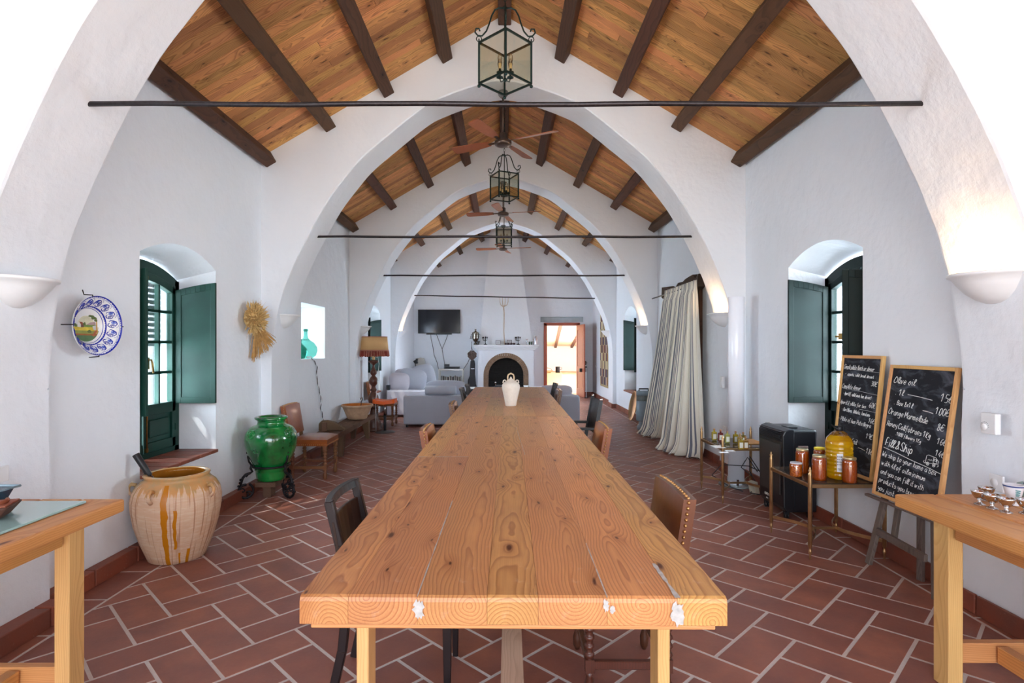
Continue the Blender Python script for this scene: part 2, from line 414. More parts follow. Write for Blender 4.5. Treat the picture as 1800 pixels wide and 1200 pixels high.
# border tiles along both walls
for (x0,x1,ph) in ((XL,BL-.009,.04),(BR+.009,XR,.10)):
    y=Y0+ph; mb2=MB()
    while y<Y1-.05:
        P=[(x0,y),(x1,y),(x1,min(y+.408,Y1-.01)),(x0,min(y+.408,Y1-.01))]
        if y>1.8 and y<12: mb=MB(); slab(mb,P,-.012,0); mb.build('border_tile',M['terracotta'],floor)
        else: slab(mb2,P,-.012,0)
        y+=.424
    mb2.build('far_border_tiles',M['terracotta'],floor,kind='stuff')

# ---------------- side walls with openings ----------------
WX=2.64; RIDGE=5.05; SL=.587
def roof(x): return RIDGE-SL*abs(x)
TH=.50    # to the outer skin
def par(yc,hw,zs,za):
    return lambda y: zs+(za-zs)*max(0,1-((y-yc)/hw)**2)
def build_wall(name,side,ops):
    mb=MB(); s=side
    def P(x,y,z): return (s*(WX+x),y,z)
    ztop=roof(WX)+.02; zb=-.15
    def strips(x,ops,which):
        y=Y0
        for o in ops:
            mb.poly([P(x,y,zb),P(x,o['y0'],zb),P(x,o['y0'],ztop),P(x,y,ztop)])
            n=14 if o['za']>o['zs']+.01 else 1
            f=o['fi'] if which==0 else o['fo']
            for i in range(n):
                a=o['y0']+(o['y1']-o['y0'])*i/n; b=o['y0']+(o['y1']-o['y0'])*(i+1)/n
                mb.poly([P(x,a,f(a)),P(x,b,f(b)),P(x,b,ztop),P(x,a,ztop)])
            if o['sill']>zb+.2: mb.poly([P(x,o['y0'],zb),P(x,o['y1'],zb),P(x,o['y1'],o['sill']),P(x,o['y0'],o['sill'])])
            y=o['y1']
        mb.poly([P(x,y,zb),P(x,Y1+.4,zb),P(x,Y1+.4,ztop),P(x,y,ztop)])
    for o in ops:
        yc=(o['y0']+o['y1'])/2; hw=(o['y1']-o['y0'])/2
        o['fi']=par(yc,hw,o['zs'],o['za']); o['fo']=par(yc,hw,o['zs']-o.get('dz',.12),o['za']-o.get('dz',.12))
    strips(0,ops,0); strips(TH,ops,1)
    for o in ops:
        n=14 if o['za']>o['zs']+.01 else 1
        y0,y1,sl=o['y0'],o['y1'],o['sill']
        for i in range(n):
            a=y0+(y1-y0)*i/n; b=y0+(y1-y0)*(i+1)/n
            mb.af([mb.av(q) for q in (P(0,a,o['fi'](a)),P(0,b,o['fi'](b)),P(TH,b,o['fo'](b)),P(TH,a,o['fo'](a)))],True)
        for yy in (y0,y1): mb.poly([P(0,yy,sl),P(TH,yy,sl),P(TH,yy,o['fo'](yy)),P(0,yy,o['fi'](yy))])
        mb.poly([P(0,y0,sl),P(0,y1,sl),P(TH,y1,sl),P(TH,y0,sl)])
    mb.poly([P(0,Y0,ztop),P(0,Y1+.4,ztop),P(TH,Y1+.4,ztop),P(TH,Y0,ztop)])
    return mb.build(name,M['plaster'],kind='structure')
OPL=[dict(y0=.3,y1=1.5,zs=2.2,za=2.2,sill=.5,dz=0),dict(y0=4.13,y1=5.22,zs=2.135,za=2.27,sill=.50),dict(y0=7.42,y1=8.41,zs=2.02,za=2.02,sill=1.27,dz=0),dict(y0=11.09,y1=12.17,zs=2.13,za=2.28,sill=.50),dict(y0=13.84,y1=14.30,zs=2.1,za=2.1,sill=.50,dz=0)]  # first and last openings are unseen, added to let fill light in
OPR=[dict(y0=.3,y1=1.5,zs=2.2,za=2.2,sill=.5,dz=0),dict(y0=4.18,y1=5.27,zs=2.17,za=2.31,sill=.50),dict(y0=7.62,y1=9.1,zs=2.22,za=2.22,sill=0.0,dz=0),dict(y0=11.3,y1=12.39,zs=2.13,za=2.28,sill=.50),dict(y0=13.84,y1=14.16,zs=2.1,za=2.1,sill=.50,dz=0)]  # likewise, first and last are added out of view for the fill lamps
wl=build_wall('wall_left',-1,OPL); wr=build_wall('wall_right',1,OPR)
# back wall with the door opening
DX0,DX1,DZ=at(957,0,16.84).x,at(1018,0,16.84).x,at(0,568,16.84).z
mb=MB()
for yy in (Y1,Y1+.35):
    zb=-.15
    pts=[(-2.9,zb),(DX0,zb),(DX0,roof(DX0)+.1),(0,roof(0)+.1),(-2.9,roof(2.9)+.1)]
    mb.poly([(x,yy,z) for x,z in [(-2.9,zb),(0,zb),(0,roof(0)+.1),(-2.9,roof(2.9)+.1)]])
    mb.poly([(x,yy,z) for x,z in [(0,zb),(DX0,zb),(DX0,roof(DX0)+.1),(0,roof(0)+.1)]])
    mb.poly([(x,yy,z) for x,z in [(DX1,zb),(2.9,zb),(2.9,roof(2.9)+.1),(DX1,roof(DX1)+.1)]])
    mb.poly([(x,yy,z) for x,z in [(DX0,DZ),(DX1,DZ),(DX1,roof(DX1)+.1),(DX0,roof(DX0)+.1)]])
for x in (DX0,DX1): mb.poly([(x,Y1,-.1),(x,Y1+.35,-.1),(x,Y1+.35,DZ),(x,Y1,DZ)])
mb.poly([(DX0,Y1,DZ),(DX1,Y1,DZ),(DX1,Y1+.35,DZ),(DX0,Y1+.35,DZ)])
wall_back=mb.build('wall_back',M['plaster'],kind='structure')

# ---------------- arches ----------------
PROF=[(0,4.335),(.28,4.29),(.69,4.145),(.90,4.03),(1.23,3.765),(1.52,3.52),(1.725,3.285),(1.935,3.0),(2.14,2.63),(2.275,2.345),(2.37,2.11),(2.43,1.92),(2.485,1.66),(2.52,1.40),(2.53,1.2)]
def catmull(P,n):
    out=[]
    for i in range(len(P)-1):
        p0=P[max(i-1,0)]; p1=P[i]; p2=P[i+1]; p3=P[min(i+2,len(P)-1)]
        if i==0: p0=(-P[1][0],P[1][1])
        for k in range(n):
            t=k/n
            out.append(tuple(.5*((2*p1[j])+(-p0[j]+p2[j])*t+(2*p0[j]-5*p1[j]+4*p2[j]-p3[j])*t*t+(-p0[j]+3*p1[j]-3*p2[j]+p3[j])*t**3) for j in (0,1)))
    out.append(P[-1]); return out
CP=catmull(PROF,7)
from mathutils import noise as MN
def prof(side,seed,zb):
    pts=[]
    for x,z in CP:
        d=.012*MN.noise(Vector((x*1.3+side*3,z*1.3,seed*5.1)))+.004*MN.noise(Vector((x*7,z*7,seed*2.3)))
        k=min(1,x/.4)
        pts.append((side*((x+d*.9*k)*(1.01 if side>0 else 1)),z-d*(1-x/2.6)))
    for i in range(1,7): 
        z=1.2+(zb-1.2)*i/6; d=.01*MN.noise(Vector((side*3,z*2.1,seed*5.1))); pts.append((side*(2.53+d)*(1.01 if side>0 else 1),z))
    return pts
ARY=[2.65,6.20,9.75,13.30]; AT=.52
for ai,ya in enumerate(ARY):
    mb=MB(); yb=ya+AT
    for side in (-1,1):
        pf=prof(side,ai*2+.3,-.15); pk=prof(side,ai*2+.9,-.15)
        e=side*(WX+.05)
        R=.014
        for i in range(len(pf)-1):
            (x0,z0),(x1,z1)=pf[i],pf[i+1]; (u0,w0),(u1,w1)=pk[i],pk[i+1]
            # front face strips (rounded arris: small chamfer)
            if i<len(CP)-1:
                mb.poly([(x0,ya,z0+R),(x1,ya,z1+R),(x1,ya,roof(x1)+.05),(x0,ya,roof(x0)+.05)])
                mb.poly([(u0,yb,w0+R),(u1,yb,w1+R),(u1,yb,roof(u1)+.05),(u0,yb,roof(u0)+.05)])
                c0=(x0,ya,z0+R); c1=(x1,ya,z1+R); k0=(u0,yb,w0+R); k1=(u1,yb,w1+R)
            else:
                mb.poly([(x0+side*R*.0,ya,z0),(e,ya,z0),(e,ya,z1),(x1,ya,z1)])
                mb.poly([(u0,yb,w0),(e,yb,w0),(e,yb,w1),(u1,yb,w1)])
                c0=(x0,ya,z0); c1=(x1,ya,z1); k0=(u0,yb,w0); k1=(u1,yb,w1)
            n=3
            m0=(x0-side*.0,ya+R,z0); m1=(x1,ya+R,z1); q0=(u0,yb-R,w0); q1=(u1,yb-R,w1)
            if i<len(CP)-1:
                mb.poly([c0,c1,m1,m0],True); mb.poly([k0,k1,q1,q0],True)
                mb.poly([m0,m1,q1,q0],True)
            else: mb.poly([c0,c1,k1,k0],True)
        xe=pf[len(CP)-1][0]
        mb.poly([(xe,ya,1.2),(e,ya,1.2),(e,ya,roof(e)+.05),(xe,ya,roof(xe)+.05)])
        xe=pk[len(CP)-1][0]
        mb.poly([(xe,yb,1.2),(e,yb,1.2),(e,yb,roof(e)+.05),(xe,yb,roof(xe)+.05)])
    mb.build('wall_arch',M['plaster'],kind='structure',fix=True)
# ---------------- ceiling ----------------
ceil=thing('ceiling',(0,0,0),kind='structure')
mb=MB()
for s in (-1,1):
    for dz,rev in ((.045,0),(.12,1)):
        mb.poly([(0,Y0,RIDGE+dz),(s*3.3,Y0,roof(3.3)+dz),(s*3.3,Y1+.5,roof(3.3)+dz),(0,Y1+.5,RIDGE+dz)])
mb.build('roof_deck',M['beam'],ceil)
th=math.atan(SL); c_,s_=math.cos(th),math.sin(th)
def plank_mesh(L,w,t=.022):
    mb=MB(); ch=.0035
    pf=[(-w/2,t),(-w/2,ch),(-w/2+ch,0),(w/2-ch,0),(w/2,ch),(w/2,t)]
    mb.prism(pf,0,L,lambda x,y,d:(d,x,y))
    return mb
PLN=0
LEN=(WX+.02)/c_
PM={}
def get_plank(L):
    k=round(L,1)
    if k not in PM:
        o=plank_mesh(k,.1125).build('plank',M['ceiling_pine'],ceil,world=False); PM[k]=o.data; return o
    o=bpy.data.objects.new('plank',PM[k]); COL.objects.link(o); o.parent=ceil; return o
def put_plank(s,y,d0,L):
    o=get_plank(L)
    xax=Vector((-s*c_,0,s_)); yax=Vector((0,-s,0)); zax=xax.cross(yax)
    R=Matrix((xax,yax,zax)).transposed().to_4x4()
    base=Vector((s*(WX+.02),y,roof(WX+.02)))+xax*d0+zax*random.uniform(0,.004)
    o.matrix_local=Matrix.Translation(base)@R
stuffp=MB()
for s in (-1,1):
    for bi,(a,b) in enumerate([(Y0,2.65),(3.17,6.2),(6.72,9.75),(10.27,13.3),(13.82,16.84)]):
        if bi==0:
            y=a
            while y<b:
                old=stuffp.M
                xax=Vector((-s*c_,0,s_)); yax=Vector((0,-s,0)); zax=xax.cross(yax)
                stuffp.M=Matrix.Translation(Vector((s*(WX+.02),y,roof(WX+.02))))@Matrix((xax,yax,zax)).transposed().to_4x4()
                t=.022; w=.1135
                stuffp.prism([(-w/2,t),(-w/2,0),(w/2,0),(w/2,t)],0,LEN,lambda x,yy,d:(d,x,yy)); stuffp.M=old
                y+=.1165
            continue
        n=int((b-a)/.1165)+1; st=(b-a)/n
        for i in range(n):
            y=a+st*(i+.5)
            if bi==1 and random.random()<.45 or bi==2 and random.random()<.35:
                d=random.choice((.9,1.2,1.5,1.8,2.1))
                put_plank(s,y,0,d-.0); put_plank(s,y,d+.004,round(LEN-d,1))
            else: put_plank(s,y,0,round(LEN,1))
stuffp.build('near_planks',M['ceiling_pine'],ceil,kind='stuff')
# purlins
for bi,(a,b) in enumerate([(Y0,2.65),(3.17,6.2),(6.72,9.75),(10.27,13.3),(13.82,16.84)]):
    mb=MB(); mb.box((.012,(a+b)/2,4.935+.07),(.14,b-a,.14)); mb.build('beam',M['beam'],ceil,bevel=.008,seg=1)
    for s in (-1,1):
        for k in range(1,5):
            x=s*(.635*k) if k<4 else s*2.555
            # beam centre sits half a depth below the planks
            R=Ry(s*th); nrm=Vector((-s*s_,0,-c_))
            cen=Vector((x,(a+b)/2,0)); 
            base=Vector((x,0,roof(x)))
            xb=x-s*.0; 
            cpos=Vector((x+s*.035,(a+b)/2,roof(x+s*.035)))+nrm*.062
            mb=MB(); mb.box(cpos,(.125,b-a,.135),R); mb.build('beam',M['beam'],ceil,bevel=.008,seg=1)
# ---------------- tie rods ----------------
for i,(ya,zl,zr,xl,xr) in enumerate([(2.91,2.68,2.68,-2.14,2.153),(6.46,2.687,2.687,-2.145,2.145),(10.01,2.69,2.69,-2.14,2.14),(13.56,2.66,2.585,-2.135,2.16)]):
    mb=MB(); n=12
    mb.tube([(xl-.02+(xr-xl+.04)*k/n,ya,zl+(zr-zl)*k/n+.004*math.sin(k*1.7)) for k in range(n+1)],.0135,8)
    lab=['black iron tie rod across the nearest arch, end to end over the table','black iron tie rod across the second arch from the camera','thin black tie rod across the third arch, above the television level','slightly sloping black tie rod across the farthest arch before the fireplace'][i]
    o=mb.build('tie_rod',M['rod'],loc=(0,ya,zl)); tag(o,lab,'tie rod')
# ---------------- skirting tiles ----------------
def skirt(name,pts_fn,y0,y1,parent,step=.413,near=True,h=.105):
    y=y0
    while y<y1-.02:
        e=min(y+step-.01,y1); mb=MB(); pts_fn(mb,y,e,h); mb.build('skirting_tile',M['skirting'],parent,bevel=.004,seg=1); y+=step
bl=thing('baseboard_left',(0,0,0),kind='structure'); br=thing('baseboard_right',(0,0,0),kind='structure'); bb=thing('baseboard_back',(0,0,0),kind='structure')
def side_fn(s,X,th):
    def f(mb,a,b,h):
        x=s*X; mb.box((x-s*th/2,(a+b)/2,zf(x)+h/2),(th,b-a,h))
    return f
for s,p in ((-1,bl),(1,br)):
    th_=.075 if s<0 else .02
    for a,b in [(3.17,6.2),(6.72,9.75),(10.27,13.3),(13.82,16.84)]:
        skirt('',side_fn(s,WX,th_),a,b,p)
    for ya in ARY:
        skirt('',side_fn(s,2.53 if s<0 else 2.555,.10 if (s<0 and ya<3) else .02),ya,ya+AT,p)
        x=s*2.58; mb=MB(); mb.box((x,ya-.01,zf(x)+.05),(.12,.02,.105)); mb.build('skirting_tile',M['skirting'],p,bevel=.003,seg=1)
x=-2.6
while x<2.6:
    e=min(x+.40,2.62)
    if not (-.75<x<.9 or x>DX0-.35 and x<DX1): mb=MB(); mb.box(((x+e)/2,Y1-.01,zf(x)+.05),(e-x,.02,.105)); mb.build('skirting_tile',M['skirting'],bb,bevel=.003,seg=1)
    x+=.41
# ---------------- outside ground ----------------
g=simple('courtyard_ground',srgb(214,196,160),.9,0,.2,.4,3)
mb=MB()
mb.poly([(-30,-30,-.3),(-3.12,-30,-.3),(-3.12,60,-.3),(-30,60,-.3)]); mb.poly([(3.12,-30,-.3),(30,-30,-.3),(30,60,-.3),(3.12,60,-.3)])
mb.poly([(-3.12,-30,-.3),(3.12,-30,-.3),(3.12,-3.02,-.3),(-3.12,-3.02,-.3)])
mb.build('ground',g,kind='structure')
mb=MB()
mb.box((-7,4,1.9),(.3,22,4.4)); mb.box((8,4,1.9),(.3,22,4.4)); mb.build('wall_courtyard',M['plaster_smooth'],kind='structure')
# ---------------- green casement windows with shutters ----------------
def strip_arch(mb,Wf,y0,y1,fb,ft,x0,x1,n=14):
    """solid between lower curve fb(y) and upper curve ft(y)"""
    for i in range(n):
        a=y0+(y1-y0)*i/n; b=y0+(y1-y0)*(i+1)/n
        c=[Wf(x,y,f(y)) for x in (x0,x1) for y in (a,b) for f in (fb,ft)]
        i8=[mb.av(p) for p in c]   # x0:a(b,t) b(b,t) ; x1 same
        for q in ((0,1,3,2),(4,6,7,5),(0,2,6,4),(1,5,7,3)): mb.af([i8[k] for k in q])
        if i==0: mb.af([i8[k] for k in (0,4,5,1)])
        if i==n-1: mb.af([i8[k] for k in (2,3,7,6)])
def bx(mb,Wf,a,b):
    """axis box between two local corners"""
    c=[Wf(x,y,z) for x in (a[0],b[0]) for y in (a[1],b[1]) for z in (a[2],b[2])]
    i8=[mb.av(p) for p in c]
    for q in ((0,1,3,2),(4,6,7,5),(0,4,5,1),(2,3,7,6),(0,2,6,4),(1,5,7,3)): mb.af([i8[k] for k in q])
def window(name,side,o,gm,near_open,sill=True):
    yc=(o['y0']+o['y1'])/2; hw=(o['y1']-o['y0'])/2; sl=o['sill']; zs=o['zs']-.12; za=o['za']-.12
    Wf=lambda x,y,z:(side*(WX+.335-x),yc+y,z)     # x: into the room
    root=thing(name,Wf(0,0,sl),kind='structure')
    top=lambda off:(lambda y: zs+(za-zs)*max(0,1-(y/hw)**2)-off)
    mb=MB(); fw=.07
    for s in (-1,1): bx(mb,Wf,(-.06,s*hw,sl),(.0,s*(hw-fw),zs+.02))
    strip_arch(mb,Wf,-hw,hw,top(.085),top(-.01),-.06,.0)
    bx(mb,Wf,(-.06,-hw,sl),(.0,hw,sl+.05))
    mb.build('window_frame',gm,root,bevel=.004,seg=1)
    # two glazed leaves
    for s in (-1,1):
        ya=s*(hw-fw); yb=s*.012; st=.05
        mb=MB()
        bx(mb,Wf,(-.045,ya,sl+.05),(.008,ya-s*st,zs-.03)); bx(mb,Wf,(-.045,yb,sl+.05),(.012,yb+s*st,za-.10))
        y0_,y1_=min(ya,yb),max(ya,yb)
        strip_arch(mb,Wf,y0_,y1_,top(.15),top(.085),-.045,.008,6)
        bx(mb,Wf,(-.045,ya,.86),(.008,yb,.95)); bx(mb,Wf,(-.045,ya,sl+.05),(.008,yb,sl+.13))
        lf=mb.build('casement',gm,root,bevel=.003,seg=1)
        mb=MB()
        bx(mb,Wf,(-.03,ya-s*st,sl+.12),(-.01,yb+s*st,.87)); bx(mb,Wf,(-.012,ya-s*(st+.045),sl+.17),(.004,yb+s*(st+.045),.82))
        mb.build('lower_panel',gm,lf,bevel=.006,seg=1)
        mb=MB(); ym=(ya+yb)/2
        bx(mb,Wf,(-.035,ym-.011,.94),(.0,ym+.011,za-.16))
        for z in (1.215,1.48,1.745): bx(mb,Wf,(-.035,ya-s*st,z-.012),(.0,yb+s*st,z+.012))
        mb.build('glazing_bars',gm,lf)
        gi=MB()
        zz=[.95,1.215,1.48,1.745]
        for cidx in (0,1):
            a=ya-s*st if cidx==0 else ym; b=ym if cidx==0 else yb+s*st
            for r in range(4):
                z0=zz[r]; z1=zz[r+1] if r<3 else None
                pm=MB(); y0_,y1_=min(a,b),max(a,b)
                if z1: bx(pm,Wf,(-.022,y0_,z0),(-.018,y1_,z1))
                else: strip_arch(pm,Wf,y0_,y1_,lambda y:1.745,top(.14),-.022,-.018,3)
                pm.build('pane',M['glass'],lf)
        mb=MB(); [mb.tube([Wf(.008,ya-s*.004,z-.03),Wf(.008,ya-s*.004,z+.03)],.008,6) for z in (.72,1.2,1.7)]
        mb.build('hinge',gm,lf)
    # interior shutters, each hinged on its jamb side
    for s,ang in ((1,90),(-1,near_open)):
        a=math.radians(ang); hy=s*(hw-fw-.015); wd=.36
        du=(math.sin(a),-s*math.cos(a)); dn=(math.cos(a),s*math.sin(a))
        def Sf(u,n,z): return Wf(.02+u*du[0]+n*dn[0], hy+u*du[1]+n*dn[1], z)
        zt=lambda u: zs-.07+.10*(u/wd)-.03*(u/wd)**2
        mb=MB()
        def sb(u0,u1,n0,n1,z0,z1=None):
            c=[Sf(u,n,(z0 if k==0 else (z1 if z1 is not None else zt(u)))) for u in (u0,u1) for n in (n0,n1) for k in (0,1)]
            i8=[mb.av(p) for p in c]
            for q in ((0,1,3,2),(4,6,7,5),(0,4,5,1),(2,3,7,6),(0,2,6,4),(1,5,7,3)): mb.af([i8[k] for k in q])
        sb(0,.05,-.012,.012,.93); sb(wd-.045,wd,-.012,.012,.93)
        sb(.05,wd-.045,-.012,.012,.93,.985)
        # arched top rail
        for k in range(6):
            u0=.05+(wd-.095)*k/6; u1=.05+(wd-.095)*(k+1)/6
            c=[Sf(u,n,z) for u in (u0,u1) for n in (-.012,.012) for z in (zt(u)-.06,zt(u))]
            i8=[mb.av(p) for p in c]
            for q in ((0,1,3,2),(4,6,7,5),(0,4,5,1),(2,3,7,6),(0,2,6,4),(1,5,7,3)): mb.af([i8[k2] for k2 in q])
        sh=mb.build('shutter',gm,root,bevel=.002,seg=1)
        mb=MB(); sb(.045,wd-.04,-.005,.005,.97,zs-.1+.04); mb.build('shutter_panel',gm,sh)
        if s==-1 and name=='window_2':
            mb=MB(); p=Vector(Sf(wd+.004,-.02,1.52)); mb.box(p,(.03,.05,.05)); mb.tube([p,Vector(Sf(wd+.05,-.03,1.52))],.008,6)
            mb.build('latch',M['brass'],sh)
    mb=MB(); mb.tube([Wf(.022,.035,sl+.06),Wf(.022,.035,za-.11)],.007,6); 
    for z in (sl+.08,za-.14): mb.box(Wf(.016,.035,z),(.02,.03,.03))
    mb.build('espagnolette_rod',M['brass'],root)
    mb=MB(); mb.box(Wf(.018,.035,1.30),(.03,.045,.10)); mb.tube([Wf(.03,.035,1.33),Wf(.06,.035,1.33),Wf(.068,.035,1.30),Wf(.068,.05,1.22)],.009,6)
    mb.build('handle',M['brass'],root,bevel=.003,seg=1)
    if sill:
        n=7; 
        for i in range(n):
            a=-hw+2*hw*i/n; b=-hw+2*hw*(i+1)/n-.008
            mb=MB(); bx(mb,Wf,(.0,a,sl-.025),(.335+.03,b,sl+.006)); mb.build('sill_tile',M['skirting'],root,bevel=.008,seg=2)
    return root
window('window_1',-1,OPL[1],M['green'],100)
window('window_2',1,OPR[1],M['greendk'],52)
window('window_3',-1,OPL[3],M['greendk'],100)
window('window_4',1,OPR[3],M['greendk'],100)
# louvred outside blind seen through the nearest left window
bl_=thing('louvred_blind',(-3.22,5.0,1.5),'dark green louvred blind hanging outside the left window with the brass rod','blind')
for i in range(13):
    mb=MB(); z=2.16-i*.052; mb.box((-3.22,5.0,z),(.045,1.1,.008),Ry(-.6)); mb.build('slat',M['greendk'],bl_)
mb=MB()
for y in (4.45,5.55): mb.box((-3.22,y,1.83),(.04,.04,.75))
for z in (2.19,1.47): mb.box((-3.22,5.0,z),(.04,1.14,.05))
mb.build('blind_frame',M['greendk'],bl_)
# niche window pane (left, bay two)
nw=thing('window_5',(-3.1,7.915,1.27),kind='structure')
mb=MB(); mb.box((-3.10,7.915,1.645),(.006,.99,.75)); mb.build('pane',M['glass'],nw)
mb=MB()
for y in (7.44,8.39): mb.box((-3.08,y,1.645),(.04,.04,.75))
for z in (1.29,2.0): mb.box((-3.08,7.915,z),(.04,.99,.04))
mb.build('window_frame',M['white'],nw)

# ---------------- door in the back wall ----------------
M['orange']=simple('burnt_orange_paint',srgb(186,84,52),.4,0,.12,.1,8)
M['orange2']=simple('orange_door_paint',srgb(190,104,76),.45,0,.12,.1,8)
dr=thing('door_1',((DX0+DX1)/2,Y1,0),kind='structure')
mb=MB(); ft=.075
for x0,x1 in ((DX0-.02,DX0+ft),(DX1-ft,DX1+.02)): mb.box(((x0+x1)/2,Y1+.02,(DZ+zf(2))/2),(x1-x0,.12,DZ-zf(2)))
mb.box(((DX0+DX1)/2,Y1+.02,DZ-.03),(DX1-DX0+.04,.12,.09))
mb.build('door_frame',M['orange'],dr,bevel=.006,seg=1)
hx,hy=DX1-.06,Y1-.03; ex,ey=2.275,15.98
d=Vector((ex-hx,ey-hy,0)); L=d.length; d.normalize(); nrm=Vector((d.y,-d.x,0))
R=Matrix((d,nrm,Vector((0,0,1)))).transposed()
zb=zf(2.25)+.01; zt=DZ-.06
def leafbox(mb,u0,u1,n,t,z0,z1): mb.box(Vector((hx,hy,0))+d*((u0+u1)/2)+nrm*n+Vector((0,0,(z0+z1)/2)),(u1-u0,t,z1-z0),R)
mb=MB(); leafbox(mb,0,.11,0,.04,zb,zt); leafbox(mb,L-.11,L,0,.04,zb,zt)
for z0,z1 in ((zb,zb+.22),(.72,.86),(zt-.14,zt)): leafbox(mb,.11,L-.11,0,.04,z0,z1)
leaf=mb.build('door_leaf',M['orange2'],dr,bevel=.004,seg=1)
for z0,z1 in ((zb+.22,.72),(.86,zt-.14)):
    mb=MB(); leafbox(mb,.10,L-.10,0,.02,z0,z1); leafbox(mb,.15,L-.15,0,.032,z0+.05,z1-.05); mb.build('door_panel',M['orange2'],leaf)
mb=MB(); p=Vector((hx,hy,0))+d*(L-.06)-nrm*.05+Vector((0,0,.98)); mb.box(p,(.03,.05,.12)); mb.tube([p,p-d*.02-nrm*.05,p-d*.14-nrm*.05],.009,6); mb.build('door_handle',M['blackmetal'],leaf)
mb=MB(); p=Vector((hx,hy,0))+d*(L-.22)-nrm*.06+Vector((0,0,.80)); mb.box(p,(.10,.12,.16),R); mb.box(p+Vector((-.1,0,-.03)),(.10,.10,.10),R); mb.build('lock_box',M['black'],leaf,bevel=.006,seg=1)
lt=MB(); lt.box(((at(950,0,Y1).x+at(1025,0,Y1).x)/2,Y1-.02,(at(0,557,Y1).z+at(0,566,Y1).z)/2),(1.26,.07,.15))
o=lt.build('lintel',simple('painted_lintel',srgb(178,190,196),.7,0,.15,.4,6),loc=(1.73,Y1,2.2),bevel=.01,seg=1); o['kind']='structure'; o.name='trim_1'
# porch beyond the door
porch=simple('porch_boards',srgb(240,200,172),.6,0,.05)
mb=MB()
mb.poly([(-2,17.3,3.15),(8,17.3,3.15),(8,35,1.47),(-2,35,1.47)]); mb.poly([(-2,17.3,3.2),(8,17.3,3.2),(8,35,1.52),(-2,35,1.52)])
pr_=mb.build('ceiling_porch',porch,kind='structure')
for x in (1.2,2.2,3.19,4.18,5.2):
    mb=MB(); mb.bar((x-1.2,17.4,3.08),(x+.0,34.9,1.42),.14,.12); mb.build('beam',M['beam'],pr_)
for k in range(24):
    y=17.6+k*.72; z=3.15-(y-17.3)/17.7*1.68
    mb=MB(); mb.box((3,y,z-.012),(9,.70,.016),Rx(-.0947)); mb.build('board',porch,pr_)
mb=MB(); mb.box((3,35.1,.7),(12,.2,1.8)); mb.build('wall_porch',M['plaster_smooth'],kind='structure')
rub=NT('rubble_paving'); v=rub.vec(); vo=rub.n('ShaderNodeTexVoronoi'); vo.inputs['Scale'].default_value=2.4; rub.l(v,vo.inputs['Vector'])
rub.set(Base_Color=rub.ramp(vo.outputs['Distance'],[(0,srgb(236,222,196)),(.6,srgb(216,190,150)),(1,srgb(160,132,104))]),Roughness=.85); rub.bump(rub.math('MULTIPLY',vo.outputs['Distance'],-1),.6,.03)
mb=MB(); mb.box((3,26.2,-.12),(12,18,.1)); mb.build('floor_porch',rub.mat,kind='structure')
lamp('porch_fill','AREA',(3.4,26,1.9),(0,0,0),420,(.95,.97,1),shape='RECTANGLE',size=7,size_y=12)  # added fill lamp below the porch roof, brightens the paving
lamp('porch_upfill','AREA',(4,25,-.0),(PI,0,0),420,(1,.97,.93),shape='RECTANGLE',size=5,size_y=14)  # added upward fill lamp at floor level, brightens the porch ceiling
bk=MB(); bk.box(((at(962,0,19).x+at(988,0,19).x)/2,19.2,(at(0,655,19).z-.07)/2),(.50,.45,at(0,655,19).z+.07))
o=bk.build('plinth',simple('beige_render',srgb(232,206,160),.8),loc=(1.7,19.2,-.07),bevel=.02); 
o=tag(o,'beige rendered block standing outside the open orange door','block')
zt_=at(0,655,19).z; q=at(981,0,19)
t=thing('black_pot',(q.x,19.1,zt_),'black cylindrical pot on the beige block outside the door','pot')
mb=MB(); mb.lathe([(.07,0),(.08,.01),(.078,.19),(.085,.2),(.07,.205),(.066,.03)],n=16); mb.build('pot_body',M['blackmetal'],t,world=False)
mb=MB(); mb.tube([(.08,0,.17),(.13,0,.17),(.13,0,.11),(.08,0,.1)],.007,6); mb.build('handle',M['blackmetal'],t,world=False)
q=at(972,0,19)
t=thing('basket',(q.x-.18,19.1,zt_),'flat wicker basket beside the black pot outside the door','basket')
mb=MB(); mb.lathe([(.10,0),(.17,.05),(.18,.07),(.165,.06),(.10,.012)],n=18); mb.build('bowl',simple('wicker',srgb(196,150,100),.8,0,.3,.4,60),t,world=False)
mb=MB(); mb.tube([(-.17,0,.06),(-.12,0,.13),(0,0,.16),(.12,0,.13),(.17,0,.06)],.008,6); mb.build('handle',simple('wicker_handle',srgb(176,128,84),.8),t,world=False)
mb=MB(); mb.lathe([(.16,0),(.15,.05),(.10,.10),(.02,.12)],c=(0,0,0),n=16); 
t=thing('porch_lamp',(1.15,18.2,2.2),'dark dome lamp hanging outside at the top left of the orange door','lamp')
mb.build('lamp_shade',M['blackmetal'],t,world=False); mb=MB(); mb.tube([(0,0,.1),(0,0,.6)],.01,6); mb.build('stem',M['blackmetal'],t,world=False)
# broom handle leaning by the door
t=thing('pole',(2.32,15.93,zf(2.3)),'thin white pole standing against the edge of the open orange door','pole')
mb=MB(); mb.tube([(0,0,0),(.0,.03,.85)],.011,8); mb.build('shaft',M['white'],t,world=False)
mb=MB(); mb.box((0,0,.012),(.10,.04,.024)); mb.build('foot',M['black'],t,world=False)

